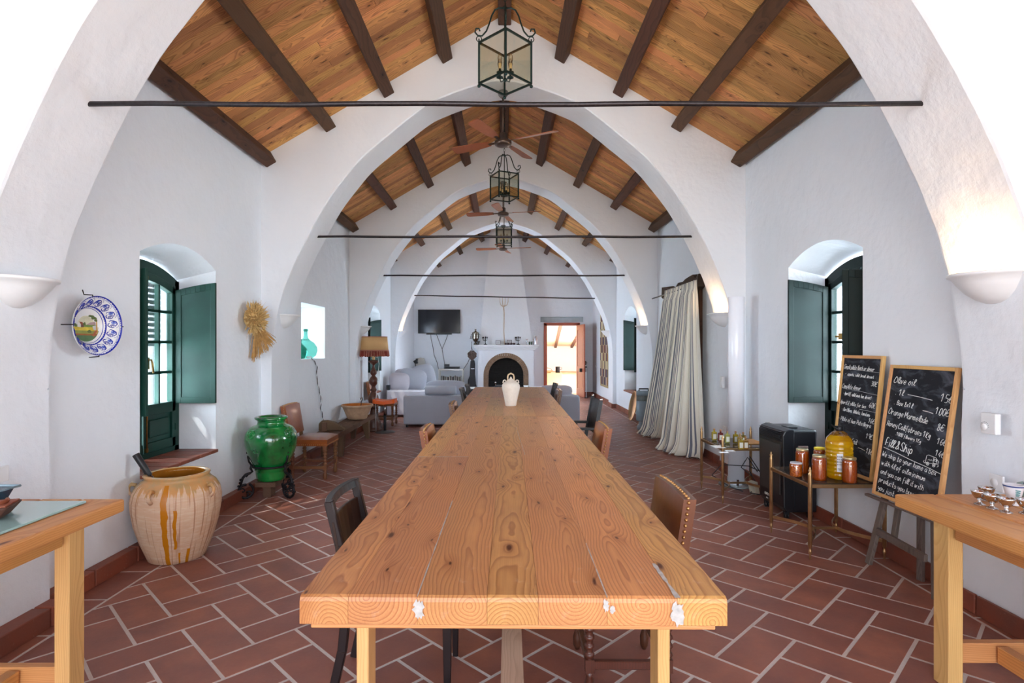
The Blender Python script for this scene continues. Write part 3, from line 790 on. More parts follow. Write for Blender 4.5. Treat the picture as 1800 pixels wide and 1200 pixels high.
# ---------------- fireplace ----------------
fp=thing('fireplace',(.07,16.2,zf(0)),'white plastered fireplace with brick arch, moulded shelf and tapering chimney hood','fireplace')
yf=16.2; bx0,bx1=-.73,.86; cx,cz,ro,ri=.073,.62,.64,.50
mb=MB()
n=24; A=[(cx+ro*math.cos(PI-PI*i/n),cz+ro*math.sin(PI-PI*i/n)) for i in range(n+1)]
for i in range(n):
    (x0,z0),(x1,z1)=A[i],A[i+1]; mb.poly([(x0,yf,z0),(x1,yf,z1),(x1,yf,1.36),(x0,yf,1.36)])
zb=-.06
mb.poly([(bx0,yf,zb),(cx-ro,yf,zb),(cx-ro,yf,1.36),(bx0,yf,1.36)]); mb.poly([(cx+ro,yf,zb),(bx1,yf,zb),(bx1,yf,1.36),(cx+ro,yf,1.36)])
for x in (bx0,bx1): mb.poly([(x,yf,zb),(x,Y1,zb),(x,Y1,1.36),(x,yf,1.36)])
mb.build('chimney_breast',M['plaster_smooth'],fp)
mb=MB()
for z0,z1,e,yy in ((1.34,1.375,.035,.05),(1.375,1.41,.06,.09),(1.41,1.45,.10,.13),(1.45,1.49,.15,.17)):
    mb.box(((bx0+bx1)/2,(yf-yy+Y1)/2,(z0+z1)/2),(bx1-bx0+2*e,Y1-yf+yy,z1-z0+.002))
mb.build('mantel_shelf',M['white'],fp,bevel=.012,seg=2)
mb=MB()
b0=[(-.69,16.25,1.49),(.83,16.25,1.49),(.83,Y1,1.49),(-.69,Y1,1.49)]; t0=[(-.36,16.62,5.03),(.36,16.62,5.03),(.36,Y1,5.03),(-.36,Y1,5.03)]
for i in range(4): mb.poly([b0[i],b0[(i+1)%4],t0[(i+1)%4],t0[i]])
mb.build('chimney_hood',M['plaster_smooth'],fp,bevel=.012)
brick=simple('buff_brick',srgb(150,122,98),.8,0,.25,.3,30)
nb=36
for i in range(nb):
    a0=PI-PI*(i+.06)/nb; a1=PI-PI*(i+.94)/nb; mb=MB()
    mb.prism([(cx+ri*math.cos(a0),cz+ri*math.sin(a0)),(cx+ro*math.cos(a0),cz+ro*math.sin(a0)),(cx+ro*math.cos(a1),cz+ro*math.sin(a1)),(cx+ri*math.cos(a1),cz+ri*math.sin(a1))],yf-.02,yf+.2,lambda x,z,y:(x,y,z)); mb.build('brick',brick,fp)
for s in (-1,1):
    for k in range(11):
        mb=MB(); z=-.04+k*.06; mb.box((cx+s*(ri+ro)/2,yf+.09,z+.027),(ro-ri,.22,.054)); mb.build('brick',brick,fp)
fb_=simple('sooty_brick',(.02,.018,.018,1),.7,0,.4)
mb=MB()
for k in range(14):
    mb.box((cx,Y1-.06,k*.075+.02),(1.0,.05,.062))
mb.box((cx,Y1-.02,.5),(1.1,.02,1.3)); mb.box((cx-.52,16.55,.5),(.03,.6,1.3)); mb.box((cx+.52,16.55,.5),(.03,.6,1.3)); mb.box((cx,16.55,1.15),(1.1,.6,.03)); mb.box((cx,16.55,-.03),(1.1,.6,.03))
mb.build('firebox',fb_,fp)
for s in (-1,1):
    t=thing('andiron',(cx+s*.30,16.2,zf(0)+.0),('left' if s<0 else 'right')+' iron firedog with ball finial inside the fireplace arch','firedog')
    mb=MB(); mb.tube([(0,0,0),(0,0,.42)],.014,8); mb.ball((0,0,.45),.032); mb.build('post',M['steel'],t,world=False)
    mb=MB(); mb.tube([(-.08,0,0),(-.06,0,.06),(0,0,.09),(.06,0,.06),(.08,0,0)],.012,6); mb.bar((0,0,.1),(0,.4,.1),.02,.02); mb.build('foot',M['blackmetal'],t,world=False)
# pitchfork leaning on the hood
t=thing('wooden_pitchfork',(.01,16.06,1.49),'pale wooden pitchfork standing on the mantel shelf against the hood','pitchfork')
pw=simple('pale_wood',srgb(206,184,160),.7)
mb=MB(); mb.tube([(.02,0,0),(.0,.03,.4),(.01,.08,.9),(-.01,.11,1.1)],[.012,.012,.014,.018],8); mb.build('handle',pw,t,world=False)
for dx in (-.11,-.035,.04,.12):
    mb=MB(); mb.tube([(-.01,.11,1.08),(dx*.8,.115,1.14),(dx,.12,1.22),(dx*1.02,.13,1.36)],[.014,.011,.009,.005],6); mb.build('tine',pw,t,world=False)
# ---------------- the long pine table ----------------
TZ=.77; TT=.076
tx,ty=.027,1.52; TL=7.92; TA=-.0100
zt0=zf(0)
tb=thing('dining_table',(tx,ty,zt0),'very long scrubbed pine dining table made of thick boards, running down the hall','table',rz=TA)
cols=[-.575,-.444,-.258,-.071,.066,.250,.438,.570]
H=TZ-zt0
brk={0:[1.93,3.97,5.92],1:[1.93,3.97,5.92],2:[3.97,5.92],3:[3.97,5.92],4:[2.3,3.97,5.92],5:[3.97,5.92],6:[2.6,3.97,5.92]}
for c in range(7):
    b=[0]+brk[c]+[TL]
    for i in range(len(b)-1):
        l=b[i+1]-b[i]-.004; w_=cols[c+1]-cols[c]-.0008
        mb=MB(); e0=.014 if i==0 else .001; e1=.014 if i==len(b)-2 else .001
        pf=[(e0*.3,-e0*.3),(e0,0),(l-e1,0),(l-e1*.3,-e1*.3),(l,-e1),(l,-TT+.002),(l-.002,-TT),(.002,-TT),(0,-TT+.002),(0,-e0)]
        mb.prism(pf,-w_/2,w_/2,lambda x,z,y:(x,y,z))
        o=mb.build('board',M['table_pine'],tb,world=False)
        o.location=((cols[c]+cols[c+1])/2,b[i]+.002,H+random.uniform(-.0006,.0006)); o.rotation_euler=(0,0,PI/2)
fill=simple('white_filler',(.55,.54,.52,1),.8,0,.25,0,60)
def fline(x0,y0,x1,y1,w,n=14,seed=1):
    mb=MB()
    rr=random.Random(seed)
    P=[]
    for i in range(n+1):
        t=i/n; P.append((x0+(x1-x0)*t,y0+(y1-y0)*t,w*rr.uniform(.25,1)))
    for i in range(n):
        a,b=P[i],P[i+1]
        dx=y1-y0; dy=x1-x0; l=math.hypot(dx,dy); ux,uy=dx/l,-dy/l
        mb.poly([(a[0]-ux*a[2],a[1]-uy*a[2],H+.0012),(a[0]+ux*a[2],a[1]+uy*a[2],H+.0012),(b[0]+ux*b[2],b[1]+uy*b[2],H+.0012),(b[0]-ux*b[2],b[1]-uy*b[2],H+.0012)])
    mb.build('filler_line',fill,tb,world=False)
fline(cols[2],.0,cols[2],.95,.0028,18,3); fline(cols[0]+.01,1.931,cols[2],1.931,.006,10,2); fline(cols[5],.0,cols[5],.42,.0022,12,5)
fline(cols[6]+.0,.0,cols[6]-.004,.24,.009,10,6); fline(cols[0]+.01,3.972,cols[1]+.1,3.972,.007,8,8); fline(cols[4]+.02,2.0,cols[4]-.02,3.2,.0025,12,9)
def blob(x,z,w,h,seed):
    mb=MB()
    rr=random.Random(seed); n=22
    mb.poly([(x+w*math.cos(2*PI*i/n)*rr.uniform(.55,1.15),-.0012,z+h*math.sin(2*PI*i/n)*rr.uniform(.6,1.1)) for i in range(n)])
    mb.build('filler_patch',fill,tb,world=False)
blob(cols[2]+.004,H-.033,.017,.032,1); blob(cols[5]-.004,H-.02,.009,.018,2); blob(cols[5]+.014,H-.03,.008,.012,3); blob(cols[6]+.0,H-.042,.020,.036,4)
for yy in (.20,TL-.2): mb=MB(); mb.box((-.003,yy,H-TT-.007),(1.09,.38,.014)); mb.build('batten',M['pine_rail'],tb,world=False,bevel=.004)
for y in (.38,1.75,2.2,3.75,5.72,7.8):
    for s in (-1,1):
        mb=MB(); mb.box((0,0,(H-TT)/2),(.040,.10,H-TT)); o=mb.build('leg',M['pine_leg'],tb,world=False,bevel=.004); o.location=(s*.49-.0,y,0)
    mb=MB(); mb.box((0,0,0),(.94,.05,.10)); o=mb.build('cross_rail',M['pine_rail'],tb,world=False,bevel=.004); o.location=(0,y,.12+.0)
st_=wood('grey_plank',srgb(214,184,158),srgb(176,144,118),.6,'X',130,.4,.2,.1,.7)
mb=MB(); mb.box((3.85,0,0),(7.3,.088,.03)); o=mb.build('stretcher',st_,tb,world=False,bevel=.003); o.location=(.0,.2,.185); o.rotation_euler=(0,0,PI/2)
# ---------------- white clay jug on the table ----------------
q=at(898,713,6.44)
wc=simple('white_clay',srgb(232,218,204),.75,0,.06,.2,40)
t=thing('clay_jug',(q.x,q.y,TZ+.001),'white unglazed clay water jug with ring handle standing on the long table','jug')
mb=MB(); mb.lathe([(.058,0),(.062,.006),(.066,.03),(.080,.10),(.094,.16),(.103,.205),(.100,.235),(.082,.262),(.055,.278),(.040,.286),(.036,.295),(.03,.30)],n=32); mb.build('jug_body',wc,t,world=False)
mb=MB(); mb.tube([(-.034,0,.285),(-.036,0,.325),(-.028,0,.352),(0,0,.366),(.028,0,.352),(.036,0,.325),(.034,0,.285)],.009,10); mb.build('handle',simple('jug_handle_clay',srgb(226,196,160),.7),t,world=False)
for s in (-1,1):
    mb=MB(); mb.tube([(s*.050,0,.275),(s*.070,0,.292),(s*.083,0,.287),(s*.090,0,.256)],[.008,.007,.007,.006],8); mb.build('lug',wc,t,world=False)
mb=MB(); mb.lathe([(.02,.295),(.018,.305),(.008,.322),(.0025,.330)],n=12); mb.build('spout',wc,t,world=False)

# ---------------- chairs ----------------
def bobbin(mb,x,y,z0,z1,r=.021,n=7,sq=.0):
    P=[]; h=(z1-z0)/n
    for i in range(n):
        a=z0+h*i
        P+=[(r*.55,a),(r*.72,a+h*.05),(r*.58,a+h*.12),(r*.85,a+h*.28),(r*1.05,a+h*.5),(r*.88,a+h*.74),(r*.58,a+h*.88),(r*.72,a+h*.95)]
    mb.lathe(P+[(r*.55,z1)],c=(x,y,0),n=12)
nailm=simple('brass_nail',srgb(196,150,96),.3,.9)
def leather_chair(loc,rz,label,lm,wm,group=None):
    t=thing('leather_chair',loc,label,'chair',group,rz)
    w=.44; d=.42
    # seat: domed pad
    mb=MB()
    mb.grid(lambda u,v:(.01+d*u,-w/2+w*v,.455+.035*(1-(2*u-1)**4)*(1-(2*v-1)**4)**.8),10,10)
    for (a,b,c,e) in (((.01,-w/2),(.01+d,-w/2),0,0),((.01+d,-w/2),(.01+d,w/2),0,0),((.01+d,w/2),(.01,w/2),0,0),((.01,w/2),(.01,-w/2),0,0)):
        mb.poly([(a[0],a[1],.385),(b[0],b[1],.385),(b[0],b[1],.456),(a[0],a[1],.456)])
    mb.poly([(.01,-w/2,.385),(.01,w/2,.385),(.01+d,w/2,.385),(.01+d,-w/2,.385)])
    st=mb.build('seat',lm,t,world=False,bevel=.006)
    # upholstered back, slightly raked, scooped top
    def bk(u,v,side):
        y=-w/2+w*u; z=.50+.345*v-.012*(2*u-1)**2*v; x=-.015-.055*v
        bul=.018*(1-(2*u-1)**4)*(1-(2*v-1)**4)
        return (x+(.030+bul if side else -.030),y,z)
    mb=MB(); mb.grid(lambda u,v:bk(u,v,1),8,8); mb.grid(lambda u,v:bk(u,v,0),8,8)
    for u in (0,1):
        for k in range(8): mb.poly([bk(u,k/8,0),bk(u,(k+1)/8,0),bk(u,(k+1)/8,1),bk(u,k/8,1)])
    for v in (0,1):
        for k in range(8): mb.poly([bk(k/8,v,0),bk((k+1)/8,v,0),bk((k+1)/8,v,1),bk(k/8,v,1)])
    bkr=mb.build('backrest',lm,t,world=False,bevel=.004)
    mb=MB()
    for u in (0,1):
        for k in range(14):
            p=Vector(bk(u,(k+.5)/14,1)); mb.ball((p.x-.024,p.y+(-.002 if u==0 else .002),p.z),.0085,6,4)
    for k in range(16):
        p=Vector(bk((k+.5)/16,1,1)); mb.ball((p.x-.026,p.y,p.z+.001),.0078,6,4)
    mb.build('nail_heads',nailm,bkr,world=False,kind='stuff'); mb=MB()
    for k in range(18):
        f=(k+.5)/18
        mb.ball((.01+d+.001,-w/2+w*f,.40),.005,6,4)
        for s in (-1,1): mb.ball((.01+d*f,s*(w/2+.001),.40),.005,6,4)
    mb.build('nail_heads',nailm,st,world=False,kind='stuff')
    for x in (.03,.40):
        for s in (-1,1):
            mb=MB(); y=s*(w/2-.025)
            mb.box((x,y,.365),(.042,.042,.05)); bobbin(mb,x,y,.165,.345,.025,5); mb.box((x,y,.14),(.042,.042,.055)); mb.lathe([(.012,0),(.022,.02),(.024,.06),(.014,.09),(.022,.115)],c=(x,y,0),n=12)
            mb.build('leg',wm,t,world=False)
    for s in (-1,1):
        mb=MB(); mb.box((-.01,s*(w/2-.022),.46),(.036,.036,.16),Ry(-.12)); mb.build('back_post',wm,t,world=False,bevel=.003,seg=1)
    for (a,b) in (((.03,-.195,.14),(.40,-.195,.14)),((.03,.195,.14),(.40,.195,.14)),((.40,-.195,.145),(.40,.195,.145)),((.03,-.195,.145),(.03,.195,.145))):
        mb=MB(); mb.bar(a,b,.028,.034); mb.build('stretcher',wm,t,world=False,bevel=.003,seg=1)
    return t
def dark_chair(loc,rz,label,group=None):
    t=thing('dark_wooden_chair',loc,label,'chair',group,rz); w=.43
    wm=M['darkwood']
    mb=MB(); mb.grid(lambda u,v:(.0+.44*u,-w/2+w*v,.465-.012*(1-(2*u-1)**2)*(1-(2*v-1)**2)),8,8); mb.grid(lambda u,v:(.0+.44*u,-w/2+w*v,.425),1,1)
    for a,b in (((0,-w/2),(.44,-w/2)),((.44,-w/2),(.44,w/2)),((.44,w/2),(0,w/2)),((0,w/2),(0,-w/2))): mb.poly([(a[0],a[1],.425),(b[0],b[1],.425),(b[0],b[1],.465),(a[0],a[1],.465)])
    mb.build('seat',M['darkpanel'],t,world=False,bevel=.004)
    bend=lambda y:-.03*(1-(2*y/w)**2)
    for s in (-1,1):
        mb=MB(); y=s*(w/2-.018)
        prev=None
        for z0,x0,z1,x1 in ((0,-.075,.25,-.02),(.25,-.02,.46,0),(.46,0,.70,-.03),(.70,-.03,.885,-.075)):
            mb.bar((x0,y,z0),(x1,y,z1+.004),.036,.034,up=(0,1,0))
        mb.build('back_leg',wm,t,world=False,bevel=.004,seg=1)
        mb=MB(); mb.box((.41,y,.215),(.04,.036,.43),tx=.62,ty=.62); mb.build('front_leg',wm,t,world=False,bevel=.003,seg=1)
    def curved(z0,z1,x0,x1,th,mat,name):
        mb=MB(); n=8
        for k in range(n):
            a=-w/2+w*k/n; b=-w/2+w*(k+1)/n
            c=[(xx+bend(y)+dx,y,zz) for dx in (-th/2,th/2) for y in (a,b) for zz,xx in ((z0,x0),(z1,x1))]
            i8=[mb.av(p) for p in c]
            for q in ((0,1,3,2),(4,6,7,5),(0,2,6,4),(1,5,7,3)): mb.af([i8[j] for j in q])
            if k==0: mb.af([i8[j] for j in (0,4,5,1)])
            if k==n-1: mb.af([i8[j] for j in (2,3,7,6)])
        return mb.build(name,mat,t,world=False,bevel=.003,seg=1)
    curved(.855,.890,-.066,-.075,.028,wm,'top_rail'); curved(.52,.805,-.006,-.054,.014,M['darkpanel'],'back_panel')
    mb=MB()
    for s in (-1,1): mb.bar((.0,s*.19,.41),(.41,s*.19,.41),.02,.05)
    mb.bar((.41,-.19,.41),(.41,.19,.41),.02,.05); mb.bar((.0,-.19,.41),(.0,.19,.41),.02,.05)
    mb.build('apron',wm,t,world=False)
    return t
zc=lambda x:zf(x)
LM,LD,WM,CW=M['leather'],M['leatherdk'],M['walnut'],M['chair_wood']
o=dark_chair((-.64,2.53,zc(-.6)),0,'dark espresso wooden chair nearest the camera on the left of the table'); o.scale=(1,1,.955)
o=leather_chair((.71,2.57,zc(.7)),PI,'brown leather studded chair nearest the camera on the right of the table',LD,WM); o.scale=(.88,1,1)
leather_chair((-.55,4.6,zc(-.6)),0,'brown leather chair second along the left side of the table',LM,WM)
leather_chair((.74,4.6,zc(.7)),PI,'brown leather chair second along the right side of the table, before the black armchair',LM,WM)
leather_chair((-.52,6.62,zc(-.6)),0,'brown leather chair third along the left side, in front of the grey sofa',LD,WM)
dark_chair((-.52,8.15,zc(-.6)),0,'fourth chair on the left of the table, dark, the nearer of two dark ones')
dark_chair((-.49,8.9,zc(-.6)),0,'farthest chair on the left of the table, dark wooden')
dark_chair((.74,8.95,zc(.7)),PI,'dark wooden chair at the far right end of the table')
leather_chair((.74,8.32,zc(.7)),PI,'brown leather chair at the far right of the table, just before the dark one',LD,WM)
leather_chair((-2.42,6.64,zc(-2.5)),0,'tan leather chair with bobbin legs between the green jar and the bench',LM,CW)
leather_chair((-2.5,10.95,zc(-2.5)),0,'leather chair with bobbin legs behind the tall floor lamp',LM,CW)
# black armchair
t=thing('black_armchair',(.90,5.86,zc(.9)),'black director style armchair with flat arms on the right of the table','armchair',rz=PI)
bm_=M['black']
for s in (-1,1):
    mb=MB(); y=s*.26
    mb.bar((-.02,y,.0),(.02,y,.48),.035,.03); mb.bar((.02,y,.48),(-.06,y,.93),.035,.03); mb.build('back_leg',bm_,t,world=False,bevel=.003,seg=1)
    mb=MB(); mb.bar((.42,y,0),(.42,y,.64),.035,.03); mb.build('front_leg',bm_,t,world=False,bevel=.003,seg=1)
    mb=MB(); mb.box((.20,y,.655),(.50,.055,.025)); mb.build('armrest',bm_,t,world=False,bevel=.006)
    mb=MB(); mb.bar((0,y,.2),(.42,y,.2),.02,.03); mb.build('stretcher',bm_,t,world=False)
mb=MB(); mb.box((.21,0,.44),(.44,.5,.03)); mb.build('seat',bm_,t,world=False,bevel=.008)
mb=MB()
for k in range(8):
    a=-.26+.52*k/8; b=-.26+.52*(k+1)/8; f=lambda y:-.03*(1-(y/.26)**2)
    for dx in (-.008,.008): mb.poly([(-.0+f(a)+dx,a,.58),(-.0+f(b)+dx,b,.58),(-.055+f(b)+dx,b,.92),(-.055+f(a)+dx,a,.92)])
mb.build('backrest',bm_,t,world=False,solid=.004)
mb=MB()
for s in (-1,1): mb.ball((-.062,s*.26,.94),.016,8,6)
mb.build('finial',M['steel'],t,world=False)
# ---------------- side tables left and right ----------------
def side_table(s,cy,X0,X1,zt,label,name='side_table',nb_=4):
    x0,x1=sorted((X0,X1)); z0=zf((x0+x1)/2)
    t=thing(name,(X0,cy,z0),label,'table'); yb=-.6
    n=4; wdt=(x1-x0)/n
    for i in range(n):
        mb=MB(); mb.box(((x0+wdt*(i+.5)),(cy+yb)/2,zt-.0275),(wdt-.001,cy-yb,.055)); mb.build('board',M['pine_y'],t,bevel=.009 )
    lx=s*(abs(X0)+.15)
    for yy in (cy-.12,yb+.15):
        for xx in (lx,s*(abs(X1)-.09)):
            mb=MB(); mb.box((xx,yy,(zt-.055+z0)/2),(.062,.085,zt-.055-z0)); mb.build('leg',M['pine_leg'],t,bevel=.004)
        mb=MB(); mb.box((s*(abs(X0+X1)/2+.01),yy,z0+.145),(abs(X1-X0)-.26,.035,.085)); o=mb.build('cross_stretcher',M['pine_rail'],t,bevel=.003)
    for xx in (lx,s*(abs(X1)-.09)):
        mb=MB(); mb.box((xx+s*.0,(cy+yb)/2,zt-.055-.045),(.035,cy-yb-.36,.09)); mb.build('apron',M['pine_y'],t,bevel=.002)
    mb=MB(); mb.box((s*(abs(X0+X1)/2),(cy+yb)/2,z0+.145),(.05,cy-yb-.3,.07)); mb.build('stretcher',M['pine_y'],t,bevel=.003)
    return t
q=fl(220,878,.80); ltz=.78
side_table(-1,(HC-ltz)/.267,-(.665)*(HC-ltz)/.267,-2.36,ltz,'pine side table on the left carrying a sheet of frosted glass')
side_table(1,(HC-ltz)/.2585,.686*(HC-ltz)/.2585,2.47,ltz,'pine side table on the right carrying small steel cups','pine_table')
# glass sheet and dishes on left table
tg=clearglass('green_tinted_glass',(.70,.85,.83,1),.35,.06)
mb=MB(); mb.box((-2.06,.9,ltz+.006),(.60,3.0,.009)); o=mb.build('glass_sheet',liquid('aqua_glass',srgb(176,214,212),.10,.25,1.45,Coat_Weight=.6),loc=(-2.06,.9,ltz),bevel=.002); tag(o,'pale aqua glass sheet lying on the left side table','glass')
q=Vector((-2.04,2.16,ltz+.012))
t=thing('blue_tray',q+Vector((-.18,.13,0)),'dark blue enamel tray on the glass sheet, cut by the left picture edge','tray')
eb=simple('blue_enamel',srgb(38,62,84),.25)
mb=MB(); mb.box((0,0,.03),(.34,.2,.06),None,tx=.85,ty=.85); mb.build('tray_body',eb,t,world=False,bevel=.006)
mb=MB(); mb.tube([(-.18,-.11,.062),(.18,-.11,.062),(.18,.11,.062),(-.18,.11,.062)],.006,6,closed=True); mb.build('rim',simple('tray_rim',srgb(160,185,200),.3),t,world=False)
t=thing('wooden_dish',(-1.985,2.13,ltz+.012),'rough red clay boat shaped dish in front of the blue tray','dish',rz=.35)
rc=simple('red_clay',srgb(150,78,48),.6,0,.3,.3,20)
mb=MB(); mb.box((0,0,.025),(.26,.14,.05),None,tx=.7,ty=.7); mb.build('dish_body',simple('dark_clay',srgb(88,52,38),.7,0,.3,.3,20),t,world=False,bevel=.008)
mb=MB(); mb.box((0,0,.052),(.24,.12,.006)); mb.build('glazed_inside',rc,t,world=False,bevel=.002)
mb=MB(); [mb.tube([(-.12+.05*k,-.06,.055),(-.1+.05*k,0,.062),(-.12+.05*k,.06,.055)],.008,6) for k in range(5)]; mb.build('ridge',rc,t,world=False)
# steel cups, ceramic cups on right table
def cup(px,py,label,i):
    Y=(HC-ltz)/((py-VY)/F); X=(px-VX)/F*Y
    t=thing('steel_cup',(X,Y,ltz+.001),label,'cup','small footed steel cups on the right table')
    mb=MB(); mb.M=Matrix.Scale(.84,4); mb.lathe([(.0,.030),(.010,.028),(.020,.033),(.030,.048),(.034,.062),(.036,.068),(.0345,.069),(.032,.062),(.026,.046),(.012,.036),(.0,.034)],n=20,cap=False); mb.build('bowl',M['steel'],t,world=False)
    mb=MB(); mb.M=Matrix.Scale(.84,4); mb.lathe([(.024,0),(.025,.003),(.017,.006),(.009,.012),(.007,.02),(.011,.029)],n=16,wob=lambda a,z:1+.10*math.cos(a*6)*(z<.006)); mb.build('foot',M['steel'],t,world=False)
for i,(px,py,l) in enumerate([(1722,887,'leftmost small footed steel cup on the right table'),(1744,894,'second steel cup from the left, front row on the right table'),(1769,901,'third steel cup from the left, nearest the table edge'),(1734,880,'steel cup standing behind the leftmost ones near the wall'),(1802,903,'steel cup cut by the right picture edge')]): cup(px,py,l,i)
cw_=simple('cream_ceramic',srgb(226,222,226),.25); cbl=simple('blue_line',srgb(50,70,130),.3); cgr=simple('green_brush',srgb(60,140,140),.3); cmr=simple('maroon_brush',srgb(90,35,50),.3)
def ccup(X,Y,label,g):
    t=thing('painted_cup',(X,Y,ltz+.001),label,'cup')
    pf=lambda z:.013+.023*((z-.01)/.075)**.6 if z>.01 else .013
    mb=MB(); mb.lathe([(.02,0),(.016,.008)]+[(pf(z),z) for z in (.012,.02,.03,.045,.06,.075,.085)]+[(.033,.085),(.024,.04),(.0,.02)],n=24); mb.build('cup_body',cw_,t,world=False)
    mb=MB(); mb.lathe([(pf(.077)+.0006,.077),(pf(.083)+.0006,.083)],n=24,cap=False); mb.build('rim_line',cbl,t,world=False)
    mb=MB(); pts=[]
    for k in range(24):
        z=.03+.040*k/24; a=-PI/2-.25+.30*math.sin(k*1.3); r=pf(z)+.001; pts.append((r*math.cos(a),r*math.sin(a),z))
    mb.tube(pts,.0014,5); mb.build('brush_mark',g,t,world=False)
ccup(2.125,2.37,'white painted cup with blue rim and green zigzag behind the steel cups',cgr)
ccup(2.24,2.40,'white painted cup at the right picture edge on the right table',cmr)
t=thing('round_tin',(2.33,2.50,ltz+.001),'pale green round box against the wall on the right table','box')
mb=MB(); mb.lathe([(.05,0),(.058,.004),(.062,.03),(.056,.052),(.035,.062),(.001,.063)],n=24); mb.build('box_body',simple('pale_green',srgb(150,178,180),.5),t,world=False)
mb=MB(); mb.lathe([(.0625,.028),(.064,.031),(.0625,.034)],n=24,cap=False); mb.build('lid_seam',cbl,t,world=False)
# ---------------- wall plate ----------------
wm_=simple('cream_white',(.86,.87,.88,1),.22,0,.02); blue=simple('cobalt_blue',srgb(34,52,170),.25,0,.15); blue2=simple('pale_cobalt',srgb(120,140,215),.25,0,.1)
D=.185; ph=math.radians(7)
pc=Vector((-2.60,3.545,1.570))
t=thing('wall_plate',pc,'round blue and white painted plate with a farmhouse scene, hanging on the left wall','plate')
# local frame: a = horizontal along wall (+Y-ish), b = up, n = into the room
aX=Vector((math.sin(ph),math.cos(ph),0)); nX=Vector((math.cos(ph),-math.sin(ph),0)); bX=Vector((0,0,1))
def PL(a,b,n): return tuple(aX*a+bX*b+nX*n)
mb=MB(); old=mb.M; mb.M=Matrix((aX,bX,nX)).transposed().to_4x4()
mb.lathe([(.0,-.012),(.06,-.012),(.10,-.006),(.105,.004),(.112,.012),(.15,.046),(.182,.077),(.185,.082),(.182,.084),(.15,.056),(.115,.0225),(.108,.014),(.100,.000),(.0,-.004)],n=64,cap=False)
mb.build('plate_body',wm_,t,world=False)
def pz(r): return .0845+(r-.182)*.89 if r>.112 else (.020+(r-.112)*1.6 if r>.100 else -.002)
def ring(name,r0,r1,mat,wav=0,nn=0):
    mb=MB(); n=160
    for k in range(n):
        a0,a1=2*PI*k/n,2*PI*(k+1)/n
        f=lambda a:r0-wav*(math.sin(a*nn)>0)
        mb.poly([PL(f(a0)*math.cos(a0),f(a0)*math.sin(a0),pz(f(a0))+.0015),PL(r1*math.cos(a0),r1*math.sin(a0),pz(r1)+.0015),PL(r1*math.cos(a1),r1*math.sin(a1),pz(r1)+.0015),PL(f(a1)*math.cos(a1),f(a1)*math.sin(a1),pz(f(a1))+.0015)])
    mb.build(name,mat,t,world=False,fix=False)
ring('rim_band',.179,.1845,blue,.0035,70); ring('rim_line',.1715,.1735,blue2); ring('well_band',.116,.1215,blue,.002,50); ring('well_line',.108,.110,blue)
# scroll border: repeated painted S-curls and leaves
mb=MB()
for k in range(15):
    a=2*PI*k/15
    def q(dr,da): r=.147+dr; return Vector(PL(r*math.cos(a+da),r*math.sin(a+da),pz(r)+.0015))
    pts=[]
    for i in range(20):
        th_=i/19*3.6*PI; rr=.013*(1-i/24); pts.append(q(rr*math.cos(th_)-.003,rr*math.sin(th_)/.147))
    mb.tube(pts,.0021,4)
    mb.tube([q(.010,.02),q(.017,.10),q(.014,.19),q(.004,.24),q(-.010,.27),q(-.016,.22)],[.0016,.0032,.0036,.003,.0026,.001],4)
    mb.tube([q(-.012,-.05),q(-.021,.03),q(-.020,.12),q(-.012,.17)],[.0012,.003,.003,.001],4)
    mb.tube([q(.012,-.06),q(.021,.0),q(.022,.05)],.0010,4); mb.tube([q(.0,.14),q(.006,.18),q(.002,.22)],.0022,4)
mb.build('painted_scrolls',blue,t,world=False,kind='stuff')
mb=MB()
for k in range(15):
    a=2*PI*k/15+.12
    def q(dr,da): r=.147+dr; return Vector(PL(r*math.cos(a+da),r*math.sin(a+da),pz(r)+.001))
    mb.poly([q(.008,-.03),q(.014,.03),q(.012,.09),q(.0,.11),q(-.008,.06),q(-.004,-.01)])
mb.build('painted_washes',blue2,t,world=False,fix=False,kind='stuff')
# farmhouse scene in the well
def flat(name,col,pts,lay):
    mb=MB(); mb.poly([PL(x,y,-.0015+lay*.0004) for x,y in pts]); return mb.build(name,simple(name,col,.3,0,.2,0,30),t,world=False,fix=False)
Cc=[(.099*math.cos(2*PI*i/48),.099*math.sin(2*PI*i/48)) for i in range(48)]
def below(y0,f=lambda x:0): 
    P=[(x,y) for x,y in Cc if y<y0+f(x)]
    P.sort(key=lambda p:-math.atan2(p[0],-p[1])); 
    xs=[-.9*.099+1.8*.099*i/8 for i in range(9)]
    e=math.sqrt(max(.099**2-y0**2,0))
    top=[(-e+2*e*i/10,y0+f(-e+2*e*i/10)) for i in range(11)]
    P=sorted([p for p in Cc if p[1]<y0],key=lambda p:p[0])
    return top+[p for p in P[::-1]]
flat('painted_sky',srgb(226,222,190),Cc,0)
flat('painted_hill',srgb(178,150,150),[(.0,.004),(.03,.022),(.06,.026),(.085,.020),(.09,.004)],1)
flat('painted_far_field',srgb(120,150,70),below(.006),2); flat('painted_yellow_field',srgb(232,206,70),below(-.008),3); flat('painted_meadow',srgb(150,160,80),below(-.030),4)
flat('painted_track',srgb(170,100,50),below(-.050),5); flat('painted_foreground',srgb(84,120,80),below(-.060),6)
flat('painted_water',srgb(214,216,214),[(.045,-.002),(.08,.006),(.088,-.02),(.07,-.028),(.05,-.022)],7)
flat('painted_house_wall',srgb(240,236,228),[(-.065,-.008),(-.040,-.010),(-.040,.010),(-.053,.022),(-.065,.010)],7)
flat('painted_house_roof',srgb(150,76,50),[(-.053,.024),(-.030,.022),(-.020,.004),(-.040,.006)],8)
flat('painted_house_side',srgb(110,70,60),[(-.040,.006),(-.020,.004),(-.020,-.010),(-.040,-.010)],8)
